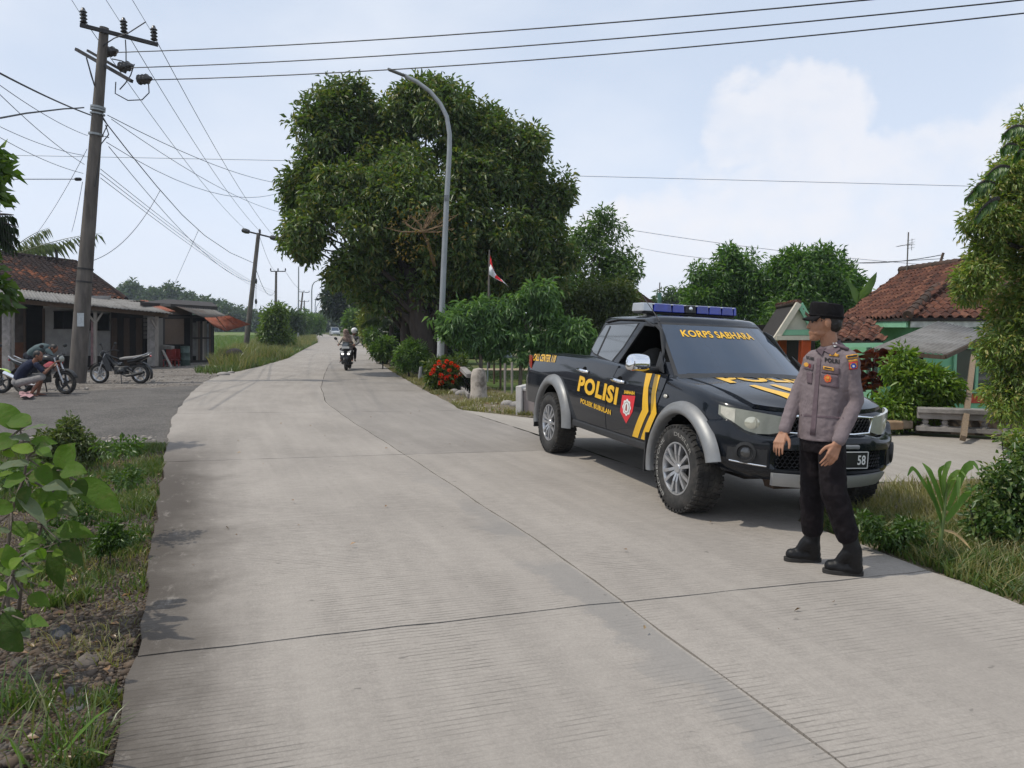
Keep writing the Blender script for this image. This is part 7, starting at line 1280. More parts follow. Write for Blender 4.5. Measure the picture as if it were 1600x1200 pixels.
# right edge: tall creeper-clad tree with pinnate leaves at its top
rt = tree('creeper_tree', 'tall leafy tree clad in creeper at the right edge', 'tree', 10.2, [(1545, 335, 44, 55), (1528, 420, 30, 60), (1590, 265, 40, 55), (1622, 400, 75, 130), (1600, 500, 40, 70), (1575, 595, 40, 44), (1600, 560, 70, 80), (1575, 630, 48, 26), (1520, 445, 22, 20), (1512, 350, 14, 12), (1650, 300, 60, 140), (1680, 520, 70, 130), (1600, 205, 18, 30)], 3600, 20, .075, .024, .13, m_right, [([(1640, 700), (1630, 560), (1620, 400), (1610, 260)], .14, .06)], m_bark2, 62, limbs=9, hang=.45, shell=.5)
for k, (u, v, dx, dz) in enumerate(((1545, 290, -1, .15), (1552, 288, -.8, .5), (1575, 262, -.9, .35), (1590, 232, -.7, .6), (1600, 200, -.9, .4), (1560, 310, -1, -.1), (1606, 245, -.5, .7))): frond(rt, D(u, v, 9.6) - rt.location, (dx, -.25, dz), .34, .7, m_vine, m_bark2, 9, .05, .17, 120 + k, 'pinnate_leaf')
tree('bright_shrub', 'bright yellow green shrub between the officer and the balustrade', 'shrub', 12.1, [(1420, 598, 32, 34), (1398, 572, 14, 26), (1455, 606, 30, 26), (1372, 634, 22, 22), (1402, 645, 40, 22), (1440, 640, 36, 24), (1412, 556, 12, 14), (1478, 612, 16, 14)], 520, 14, .105, .042, .13, m_bright, [([(1415, 674), (1418, 630), (1425, 590)], .03, .015)], m_bark2, 63, limbs=8, out=.9, up=.7)
cd = thing('red_cordyline', 'dark red leaved plant behind the officer shoulder', 'plant', G(1362, 668, -.1)); cd.location = Vector((D(1362, 640, 13.6).x, 13.6, Tz(D(1362, 640, 13.6).x, 13.6))); r = rng(64); pts = []; dv = []
for k in range(110): z = .35 + .75 * r.random() + .2; a = r.random() * 6.28; pts.append((.06 * math.cos(a) + .1 * r.normal(), .06 * math.sin(a), z)); dv.append((math.cos(a), math.sin(a), .35 + .5 * r.random()))
tag(leaves('leaves', np.array(pts), np.array(dv), np.tile([0, 0, 1.0], (110, 1)), .26 + .12 * r.random(110), .045, LM('red_leaf', (.055, .012, .014), (.09, .018, .018), (.13, .03, .022), (.04, .02, .02)), cd, .1, .6), kind='stuff'); MB().tube([(0, 0, -.1), (0, 0, 1.1)], .02, 6).build('stem', m_bark2, cd)
tree('tangled_bush', 'dense dark glossy bush at the lower right edge', 'bush', 5.5, [(1580, 790, 44, 60), (1545, 825, 30, 50), (1600, 860, 50, 50), (1570, 745, 26, 22), (1620, 760, 50, 80), (1560, 880, 28, 22), (1520, 860, 18, 18), (1660, 850, 60, 70)], 760, 12, .046, .026, .10, LM('mixed_vine_leaf', (.035, .08, .018), (.05, .105, .022), (.075, .14, .03), (.11, .17, .04), (.16, .2, .06), t=.32), [([(1590, 915), (1585, 830), (1580, 760)], .018, .008), ([(1540, 900), (1530, 840), (1515, 790)], .008, .004)], m_bark2, 65, limbs=10, dy=1.0, shell=.2, subf=.62, sub=6)
tree('twiggy_bush', 'pale twiggy bush rising at the right edge above the dark bush', 'bush', 5.9, [(1590, 690, 20, 18), (1568, 680, 12, 8), (1605, 720, 20, 30), (1560, 735, 10, 14), (1618, 680, 16, 20)], 120, 10, .045, .018, .07, m_right, [([(1610, 800), (1595, 740), (1585, 690)], .010, .004), ([(1615, 800), (1605, 720), (1600, 680)], .008, .004), ([(1600, 790), (1570, 730), (1565, 685)], .006, .003)], m_bark2, 66, limbs=6, shell=.3)
tag(crown('weeds', pb([(1365, 832, 26, 8), (1400, 846, 28, 8), (1440, 857, 26, 8), (1350, 812, 16, 7), (1480, 885, 26, 10), (1530, 905, 30, 12), (1420, 826, 22, 7), (1570, 925, 26, 10)], 5.3, dy=1.6), 300, 11, .042, .020, .05, m_weed, None, 67, .3, up=1.0), kind='stuff')
# single large leaves
def ribleaf(name, cols):
    m = leafmat(name, list(cols), .4, .6, .18); N, L = m.node_tree.nodes, m.node_tree.links; P = N['Principled BSDF']; co = N.new('ShaderNodeTexCoord').outputs['Object']
    src = P.inputs['Base Color'].links[0].from_socket; c = mixrgb(N, L, mth(N, L, 'MULTIPLY', nz(N, L, co, 26, 5, .65, .5, .7), .5), src, (.16, .15, .05)); c = mixrgb(N, L, mth(N, L, 'MULTIPLY', nz(N, L, co, 70, 3, .6, .62, .68), .6), c, (.06, .04, .02)); L.new(c, P.inputs['Base Color']); L.new(bumpn(N, L, nz(N, L, co, 48, 3), .006), P.inputs['Normal']); return m
def big_leaf(parent, a, tip, w, mat, nrm=(0, -.3, 1), curl=.25, shape=.9, n=8, name='leaf'):
    a, tip = Vector(a), Vector(tip); d = tip - a; L = d.length; d.normalize(); s = d.cross(Vector(nrm)).normalized(); u = s.cross(d); rows = []
    for i in range(n + 1):
        t = i / n; hw = w / 2 * (math.sin(math.pi * min(1, t ** .75 * .97 + .02)) ** shape) + .001; c = a + d * L * t + u * (curl * L * (.25 - (t - .5) ** 2) * .8); wv = .06 * w * math.sin(9 * t + w * 50)
        rows.append([c - s * hw + u * (.18 * hw + wv), c - s * hw * .5 + u * .07 * hw, c, c + s * hw * .5 + u * .07 * hw, c + s * hw + u * (.18 * hw - wv)])
    return MB().grid(rows).build(name, mat, parent, 80)
m_teak = [ribleaf('teak_leaf', ((.075, .15, .02), (.095, .175, .025))), ribleaf('pale_teak_leaf', ((.13, .17, .10), (.16, .2, .125))), ribleaf('dark_teak_leaf', ((.045, .085, .018), (.06, .105, .022))), ribleaf('fresh_teak_leaf', ((.13, .22, .025), (.16, .25, .03)))]
def sapling(label, Y, base, stem, leaves_):
    o = thing('leafy_sapling', label, 'sapling', G(*base)); b = o.location.copy(); MB().tube([(0, 0, -.06)] + [D(u, v, Y) - b for u, v in stem], [.012] + [.010 - .007 * i / len(stem) for i in range(len(stem))], 7).build('stem', m_bark3, o, 60)
    rn = random.Random(len(leaves_) * 7 + int(base[0])); leaves_ = list(leaves_)
    for _ in range(20): q = stem[rn.randrange(1, len(stem))]; a = rn.uniform(-.5, 3.6); u0, v0 = q[0] + rn.uniform(-30, 46), q[1] + rn.uniform(-15, 40); l = rn.uniform(18, 42); leaves_.append((u0, v0, u0 + l * math.cos(a), v0 + l * .7 * math.sin(a), l * rn.uniform(.5, .75), rn.choice((0, 0, 0, 1, 2, 3))))
    for (u0, v0, u1, v1, w, k) in leaves_:
        y = Y + rn.uniform(-.22, .12); a, t = D(u0, v0, y) - b, D(u1, v1, y - rn.uniform(-.05, .12)) - b; big_leaf(o, a, t, w * Y / FPX, m_teak[k], (rn.uniform(-.35, .35), -.75 if k != 1 else -.35, .75), rn.uniform(.1, .4)).name = 'leaf'
        n0 = min(stem, key=lambda q: (q[0] - u0) ** 2 + (q[1] - v0) ** 2); MB().tube([D(n0[0], n0[1], Y) - b, a], [.005, .003], 5).build('leaf_stalk', m_bark3, o, 60)
sapling('tall broad leaved sapling at the left edge, its top leaf above the asphalt', 3.9, (14, 985), [(12, 930), (12, 860), (18, 800), (38, 745), (42, 715), (37, 690), (31, 671)], [(31, 671, -12, 628, 34, 0), (38, 672, 75, 664, 12, 1), (28, 669, -12, 655, 16, 0), (30, 690, -22, 694, 34, 0), (48, 690, 90, 693, 20, 0), (45, 724, -6, 733, 26, 1), (40, 745, 4, 760, 30, 0), (52, 735, 82, 756, 34, 0), (20, 790, -20, 800, 34, 0), (26, 770, 74, 826, 20, 1), (16, 830, -14, 832, 18, 1), (14, 870, -14, 862, 20, 3), (45, 760, 30, 800, 24, 2), (20, 815, 44, 842, 22, 0), (24, 740, -4, 745, 20, 3)])
sapling('broad leaved sapling with the largest round leaves, nearest the road', 4.15, (28, 940), [(34, 905), (52, 862), (66, 820), (78, 770), (88, 735)], [(92, 735, 118, 692, 46, 0), (96, 735, 136, 738, 30, 0), (80, 730, 108, 770, 26, 2), (120, 750, 190, 802, 42, 0), (97, 768, 130, 771, 16, 1), (64, 805, 100, 790, 40, 0), (74, 800, 44, 776, 30, 0), (90, 826, 148, 838, 30, 0), (86, 850, 98, 925, 34, 2), (96, 848, 130, 884, 24, 2), (60, 850, 30, 880, 26, 0), (84, 790, 122, 806, 24, 1), (70, 760, 50, 735, 24, 3), (110, 760, 96, 800, 22, 2)])
sapling('low dark leaved sapling at the lower left corner', 3.45, (-20, 1040), [(-14, 1010), (-6, 980), (2, 955), (18, 900), (30, 870)], [(2, 960, 40, 985, 36, 2), (0, 985, 36, 1018, 32, 2), (18, 905, 66, 892, 18, 3), (10, 925, -20, 915, 24, 0), (28, 880, 56, 862, 22, 1), (24, 890, 10, 850, 26, 0), (-4, 960, -30, 940, 30, 0)])
# maize by the grass wedge
mz = thing('maize_plant', 'young maize plant with arching leaves on the grass beside the pickup', 'plant', G(1466, 870)); b = mz.location.copy(); Ym = b.y; m_mz = [ribleaf('maize_leaf', ((.10, .20, .04), (.13, .24, .055))), ribleaf('pale_maize_leaf', ((.17, .27, .08), (.20, .31, .09))), M('dry_maize_leaf', (.38, .27, .13), .8, 0, .2, 12)]
q = lambda u, v, d=0.0: D(u, v, Ym + d) - b; MB().tube([(0, 0, -.03), q(1470, 838), q(1475, 800), q(1480, 755)], [.016, .015, .012, .006], 8).build('stalk', M('maize_stalk', (.12, .17, .05), .6), mz, 60)
def strap(pts, w, mat):
    P = [q(*p_) for p_ in pts]; c = []
    for i in range(len(P) - 1):
        for k in range(4): c.append(P[i].lerp(P[i + 1], k / 4))
    c.append(P[-1]); n = len(c); c = [c[max(0, i - 1)] * .25 + c[i] * .5 + c[min(n - 1, i + 1)] * .25 for i in range(n)]; rows = []
    for i, p_ in enumerate(c):
        t = (c[min(n - 1, i + 1)] - c[max(0, i - 1)]).normalized(); s = t.cross(Vector((.35, -.8, .45))).normalized(); u = s.cross(t); h = w / 2 * min(1, 2.6 * (1 - i / (n - 1)) ** .8, .55 + i / n * 2) + .0008; rows.append([p_ - s * h + u * h * .35, p_, p_ + s * h + u * h * .35])
    MB().grid(rows).build('leaf', mat, mz, 80)
strap([(1473, 815), (1455, 775), (1432, 738), (1424, 731, -.05), (1417, 745, -.1)], .034, m_mz[0]); strap([(1474, 800), (1462, 762), (1450, 735), (1440, 722, .05)], .05, m_mz[0]); strap([(1476, 790), (1472, 750), (1478, 728), (1487, 720, .05)], .045, m_mz[1]); strap([(1478, 800), (1494, 760), (1506, 732), (1521, 724), (1530, 738, -.05)], .055, m_mz[0]); strap([(1476, 815), (1494, 790), (1512, 768), (1530, 756, -.1)], .05, m_mz[0]); strap([(1476, 780), (1488, 748), (1497, 742, -.05), (1496, 790, -.12)], .042, m_mz[1]); strap([(1473, 825), (1462, 790), (1452, 765), (1447, 742)], .045, m_mz[0]); strap([(1478, 770), (1484, 745), (1500, 735), (1512, 750, -.1)], .035, m_mz[1]); strap([(1470, 840), (1462, 858), (1480, 872), (1492, 884, -.05)], .022, m_mz[2]); strap([(1472, 828), (1490, 832), (1506, 846), (1520, 862, -.05)], .02, m_mz[2]); strap([(1477, 790), (1470, 760), (1466, 735), (1480, 725)], .035, m_mz[0])
# weeds and small shrubs on the left verge
tree('verge_weed', 'bushy weed by the asphalt edge behind the saplings', 'shrub', 8.6, [(108, 672, 18, 18), (125, 690, 20, 14), (95, 690, 16, 18), (140, 705, 16, 14), (70, 695, 16, 20)], 260, 14, .06, .022, .07, LM('verge_weed_leaf', (.062, .100, .031), (.094, .138, .037), (.138, .150, .062)), [([(108, 722), (108, 690)], .012, .006), ([(118, 722), (112, 660)], .006, .003)], m_bark2, 71, limbs=5)
tree('verge_weed', 'thin upright weed with small leaves beside the gravel', 'shrub', 5.1, [(172, 835, 16, 18), (160, 852, 14, 14), (190, 842, 14, 16), (178, 815, 10, 10)], 130, 10, .034, .015, .04, m_weed, [([(171, 892), (172, 840)], .006, .003), ([(155, 890), (160, 850)], .005, .002)], m_bark2, 72, limbs=4, shell=.3)
tag(crown('weeds', pb([(120, 760, 50, 12), (200, 745, 30, 8), (90, 830, 40, 16), (140, 800, 30, 14), (215, 835, 18, 10), (60, 900, 40, 16), (30, 740, 40, 16), (190, 700, 40, 8)], 5.6, dy=2.4), 330, 9, .04, .02, .05, m_weed, None, 73, .3, up=1.0), kind='stuff')
sb = tag(empty('broad_grass', G(100, 1180)), 'clump of broad grass blades at the bottom left corner', 'grass clump'); b = sb.location.copy()
for k, (pts, w) in enumerate((([(98, 1180), (120, 1150), (150, 1120), (176, 1103)], .022), ([(60, 1190), (50, 1150), (70, 1110)], .012), ([(90, 1185), (84, 1150), (86, 1128)], .010), ([(110, 1190), (140, 1170), (170, 1180)], .012), ([(40, 1195), (20, 1165), (8, 1140)], .012), ([(75, 1190), (105, 1160), (100, 1140)], .010))):
    Ym = b.y; P = [D(u, v, Ym - .05 * i) - b for i, (u, v) in enumerate(pts)]; rows = []
    c = [P[0].lerp(P[1], t) for t in (0, .5)] + [P[1].lerp(P[2], t) for t in (0, .5)] + ([P[2].lerp(P[3], t) for t in (0, .5)] if len(P) > 3 else []) + [P[-1]]; n = len(c)
    for i, p_ in enumerate(c): t = (c[min(n - 1, i + 1)] - c[max(0, i - 1)]).normalized(); s = t.cross(Vector((0, -.6, .8))).normalized(); h = w / 2 * (1 - (i / (n - 1)) ** 2) + .0006; rows.append([p_ - s * h, p_ - s.cross(t) * h * .3, p_ + s * h])
    MB().grid(rows).build('leaf', m_mz[k % 2], sb, 80)
# bigger stones on the verge
m_st = [M('dark_stone', (.06, .06, .066), .8, 0, .2, 9, .006, 50), M('brown_stone', (.12, .10, .085), .9, 0, .25, 9, .006, 50), M('grey_stone', (.13, .125, .13), .85, 0, .2, 9, .006, 50)]
for k, (u, v, s, a, mt, lab) in enumerate(((97, 997, .085, .5, 0, 'flat dark slate stone on the gravel verge, largest of the stones'), (138, 1042, .075, .6, 1, 'angular brown stone in the middle of the gravel verge'), (112, 1094, .052, .8, 2, 'rounded grey stone above the triangular one near the bottom left'), (118, 1124, .058, .7, 2, 'triangular grey stone near the bottom left corner'), (62, 1090, .04, .6, 0, 'small dark stone at the left of the rounded grey stone'), (26, 1028, .04, .6, 1, 'small pale brown stone at the left edge of the verge'), (128, 905, .06, .5, 1, 'flat brown stone on the gravel under the sapling leaves'), (72, 1130, .025, .7, 1, 'little tan stone beside the triangular stone'))):
    p_ = G(u, v, -.07); r = rng(300 + k); o = MB().ell(p_ + Vector((0, 0, s * .2)), (s, s * .7, s * a), Matrix.Rotation(r.random() * 3, 3, 'Z'), 10, 7); me = o.build('stone', m_st[mt], None, 35)
    for v_ in me.data.vertices: v_.co += Vector(r.normal(size=3)) * s * .09
    tag(me, lab, 'stone')
# left edge: broad leaved tree hanging in, banana leaf over the roofs
le = tree('edge_tree', 'broad leaved tree reaching in at the upper left edge', 'tree', 9.5, [(-48, 270, 42, 40), (-60, 400, 46, 50), (-32, 255, 24, 26), (-80, 340, 50, 110), (-22, 450, 22, 26)], 190, 12, .17, .095, .2, LM('edge_leaf', (.05, .10, .018), (.08, .15, .025), (.13, .21, .03)), [([(-90, 640), (-80, 460), (-60, 330)], .09, .04)], m_bark2, 74, limbs=5)
for k, (dx, dz) in enumerate(((1, .1), (1, -.15), (.9, .35), (1, -.4))): frond(le, D(-40, 345, 9.3) - le.location, (dx, -.1, dz), .55, .25, m_dk, m_bark2, 14, .022, .24, 140 + k, 'pinnate_leaf')
bn = thing('banana_plant', 'banana leaf pointing up between the mango tree and the tiled roof', 'banana plant', (D(1345, 600, 25.5).x, 25.5, -.6)); b = bn.location.copy(); MB().tube([(0, 0, 0), D(1343, 470, 25.5) - b], [.13, .09], 9).build('stem', m_light if False else M('banana_stem', (.12, .15, .05), .7), bn, 60)
for (u0, v0, u1, v1, w) in ((1340, 470, 1370, 425, 16), (1340, 475, 1322, 436, 14), (1343, 475, 1362, 452, 14)): big_leaf(bn, D(u0, v0, 25.5) - b, D(u1, v1, 25.2) - b, w * 25 / FPX, ribleaf('banana_leaf', ((.09, .15, .06), (.11, .17, .07))), (.3, -1, .2), .3)
# ================================================================ MOTORCYCLES, RIDERS, A FAR CAR
m_blackp = M('gloss_black', (.010, .010, .011), .35, 0, .1, 6, coat=.25, spec=.3); m_engine = M('engine_grey', (.045, .045, .045), .5, .4, .3, 14); m_seatb = M('black_seat', (.02, .02, .021), .6)
def bike_wheel(parent, x, r=.29, w=.085, rimc=None, spokes=5, z=None):
    t = MB(); n = 30; ring = []
    for k in range(9): a = 2 * math.pi * k / 8; ring.append((r - w * .5 + w * .5 * math.cos(a), w * .55 * math.sin(a)))
    t.lathe(ring[:-1], (0, 0, 0), (0, 1, 0), n, closed=True); o = t.build('wheel', m_tyre, parent, 50); o.location = (x, 0, r if z is None else z)
    q = MB(); q.lathe([(r - w, -.03), (r - w * .72, -.034), (r - w * .72, .034), (r - w, .03)], (0, 0, 0), (0, 1, 0), n, closed=True)
    for k in range(spokes): a = 2 * math.pi * k / spokes + .3; q.bar((0, 0, 0), (math.cos(a) * (r - w * .8), 0, math.sin(a) * (r - w * .8)), .035, .03, (0, 1, 0))
    q.lathe([(0, -.05), (.045, -.05), (.045, .05), (0, .05)], (0, 0, 0), (0, 1, 0), 14); q.lathe([(.06, -.055), (.11, -.055), (.11, -.048), (.06, -.048)], (0, 0, 0), (0, 1, 0), 20, closed=True); q.build('rim', rimc or m_alloy, o, 40); return o
def motorbike(label, pos, yaw, body, seatm, rimc, sport=True, group=None):
    o = thing('motorcycle', label, 'motorcycle', pos, yaw, group); wb = 1.27
    bike_wheel(o, wb / 2, .295, .09, rimc); bike_wheel(o, -wb / 2, .295, .10, rimc)
    hd = Vector((.40, 0, .86)); ax = Vector((wb / 2, 0, .295))
    for s in (-1, 1): MB().tube([ax + Vector((0, s * .075, 0)), ax.lerp(hd, .5) + Vector((0, s * .08, 0)), hd + Vector((0, s * .07, .04))], [.026, .024, .018], 8).build('fork', m_alloy, o, 60)
    f = MB(); f.tube([hd + Vector((-.03, 0, 0)), (.15, 0, .62), (-.05, 0, .42), (-.30, 0, .36)], .025, 7); f.tube([hd + Vector((-.03, 0, .0)), (-.05, 0, .72), (-.42, 0, .70), (-.80, 0, .80)], .022, 7); f.tube([(-.2, .06, .45), (-.45, .11, .32), (-wb / 2, .09, .295)], .028, 7); f.tube([(-.2, -.06, .45), (-.45, -.11, .32), (-wb / 2, -.09, .295)], .028, 7); f.build('frame', m_trim, o, 60)
    e = MB(); e.box((-.06, 0, .40), (.34, .26, .24)); e.cap((.02, 0, .48), (.14, 0, .58), .09, .085); e.cap((-.10, -.12, .38), (-.10, .12, .38), .10, .10); fuse('engine', e, m_engine, .015, o, 2)
    if sport:
        t = MB(); loft(t, [(.36, 0, .80), (.26, 0, .85), (.08, 0, .86), (-.10, 0, .80), (-.18, 0, .74)], [.09, .15, .155, .12, .08], [.06, .11, .12, .09, .05], Vector((0, 1, 0)), 14); t.build('tank', m_blackp, o, 60)
        for s in (-1, 1): MB().prism([(.30, s * .10, .82), (.46, s * .13, .80), (.38, s * .15, .68), (.22, s * .14, .66), (.14, s * .13, .72)], (0, s * .03, 0)).build('fairing', body, o, fixn=True, bevel=.01)
        MB().tube([(.16, -.13, .45), (.0, -.16, .22), (-.35, -.18, .25), (-.5, -.19, .33)], .024, 8).build('exhaust_pipe', m_alloy, o, 60); MB().tube([(-.45, -.20, .33), (-.95, -.22, .52)], [.06, .055], 12).build('silencer', m_chrome, o, 60)
    else:
        lg = MB()
        for s in (-1, 1): lg.prism([(.38, s * .09, .86), (.46, s * .12, .72), (.30, s * .16, .40), (.16, s * .15, .38), (.22, s * .12, .62)], (0, s * .02, 0))
        lg.tube([hd, (.12, 0, .55), (-.1, 0, .56)], [.07, .06, .09], 8); lg.build('leg_shield', body, o, fixn=True)
        MB().tube([(0, .13, .35), (-.3, .17, .24), (-.55, .18, .28), (-.85, .19, .36)], [.02, .03, .05, .045], 10).build('silencer', m_trim, o, 60)
    s_ = MB(); loft(s_, [(-.06, 0, .74), (-.2, 0, .76), (-.45, 0, .78), (-.70, 0, .83), (-.80, 0, .84)], [.10, .13, .13, .11, .06], [.04, .05, .05, .04, .03], Vector((0, 1, 0)), 12, 3); s_.build('seat', seatm, o, 60)
    tl = MB(); loft(tl, [(-.30, 0, .66), (-.55, 0, .70), (-.80, 0, .79), (-.98, 0, .86)], [.11, .11, .09, .03], [.06, .07, .05, .02], Vector((0, 1, 0)), 10, 3); tl.build('tail', m_blackp if sport else body, o, 60)
    for s in (-1, 1): MB().tube([(-.50, s * .12, .76), (-.75, s * .13, .84), (-.95, s * .08, .93)], .013, 6).build('grab_rail', m_alloy, o, 60)
    MB().ell((-.98, 0, .83), (.02, .06, .03), None, 10, 6).build('tail_light', m_redlens, o, 60)
    ff = MB(); ff.grid([[(wb / 2 + (.335 + .0) * math.cos(rad(a)), y, .295 + .335 * math.sin(rad(a))) for y in (-.06, -.03, 0, .03, .06)] for a in range(20, 161, 14)]); w = ff.build('front_fender', body if not sport else m_engine, o, 60); w.modifiers.new('s', 'SOLIDIFY').thickness = .012
    rf = MB(); rf.grid([[(-wb / 2 + .36 * math.cos(rad(a)), y, .295 + .36 * math.sin(rad(a))) for y in (-.07, 0, .07)] for a in range(70, 206, 15)]); w = rf.build('rear_fender', m_trim, o, 60); w.modifiers.new('s', 'SOLIDIFY').thickness = .012
    h = MB(); h.tube([(.28, .36, .98), (.36, .22, 1.0), (.41, .08, .94), (.41, -.08, .94), (.36, -.22, 1.0), (.28, -.36, .98)], .014, 7); h.build('handlebar', m_trim, o, 60)
    for s in (-1, 1): MB().cap((.29, s * .34, .98), (.25, s * .42, .97), .019, .019, 8, 2).build('grip', m_seatb, o, 60); mm = MB(); mm.tube([(.35, s * .24, 1.0), (.33, s * .34, 1.17)], .008, 5); mm.ell((.33, s * .36, 1.19), (.02, .07, .045), None, 10, 6); mm.build('mirror', m_trim, o, 60)
    hl = MB(); hl.ell((.50, 0, .88), (.07, .10, .10), None, 14, 10); hc = hl.build('headlight_cowl', m_blackp if sport else body, o, 60); MB().ell((.545, 0, .87), (.04, .08, .075), None, 14, 10).build('headlight', m_lens, hc, 60)
    MB().bar((-.1, .12, .36), (-.22, .30, .02), .025).build('side_stand', m_trim, o); MB().bar((-.1, -.24, .32), (-.1, .24, .32), .03).build('footpeg', m_trim, o)
    return o
def place(u0, v0, u1, v1): a, b = G(u0, v0, -.05), G(u1, v1, -.05); return ((a + b) / 2, math.atan2(a.y - b.y, a.x - b.x))
m_redp = M('red_paint', (.36, .012, .016), .22, 0, .08, 5, coat=.8); m_lime = M('lime_paint', (.42, .62, .03), .3, 0, .08, 5, coat=.6); m_greyseat = M('grey_seat', (.22, .21, .20), .7, 0, .1, 8); m_brim = M('black_rim', (.05, .05, .052), .4, .4)
def onground(q): return Vector((q.x, q.y, Tz(q.x, q.y) + .01))
f = onground(G(103, 614)); motorbike('red and black motorcycle being repaired by the crouching man', f + Vector((-.61, .14, 0)), rad(-13), m_redp, m_seatb, m_brim)
q = onground(G(188, 597)); motorbike('dark motorcycle with grey seat parked by the utility pole', q, rad(176), m_blackp, m_greyseat, m_alloy, False)
q = onground(G(-32, 611)); motorbike('lime green motorcycle half out of view at the left edge', q, rad(-8), m_lime, m_seatb, m_brim, False)
# the two men at the red motorcycle
Y = 18.3; p = lambda u, v, d=0.0: D(u, v, Y + d); fl = lambda u, d=0.0: Vector((p(u, 600, d).x, Y + d, Tz(p(u, 600, d).x, Y + d) + .05))
figure('man in navy shirt and grey shorts crouching at the red motorcycle', dict(head=p(60, 556), neck=p(53.5, 566), pel=p(29, 595), sL=p(55, 569, .19), sR=p(57, 570, -.17), eL=p(70, 580, .22), eR=p(70, 583, -.16), wL=p(84, 572, .16), wR=p(84, 569, -.06), hL=p(31, 597, .1), hR=p(31, 598, -.1), kL=p(66, 588, .2), kR=p(66, 590, -.13), aL=fl(58, .2), aR=fl(46, -.1), tL=fl(70, .22) + Vector((0, 0, -.02)), tR=fl(58, -.12) + Vector((0, 0, -.02)), bow=Vector((-.05, 0, .05))), cloth('navy_tee', (.022, .026, .048)), cloth('grey_shorts', (.23, .22, .215)), hf=(1, .1, -.25), sleeve=.5, shorts=True)
Y = 20.3
figure('man in grey green shirt bending over behind the red motorcycle', dict(head=p(84, 545), neck=p(77, 545), pel=p(47, 556), sL=p(74, 546, .18), sR=p(75, 548, -.18), eL=p(82, 562, .2), eR=p(85, 560, -.2), wL=p(88, 574, .1), wR=p(90, 572, -.1), hL=p(46, 559, .1), hR=p(46, 559, -.1), kL=p(54, 582, .13), kR=p(50, 582, -.12), aL=fl(48, .13) + Vector((0, 0, .03)), aR=fl(44, -.12) + Vector((0, 0, .03)), tL=fl(58, .13), tR=fl(54, -.12), bow=Vector((0, 0, .10))), cloth('grey_green_shirt', (.085, .115, .12)), cloth('dark_jeans', (.02, .022, .03)), hf=(.75, -.1, -.65), sleeve=.5)
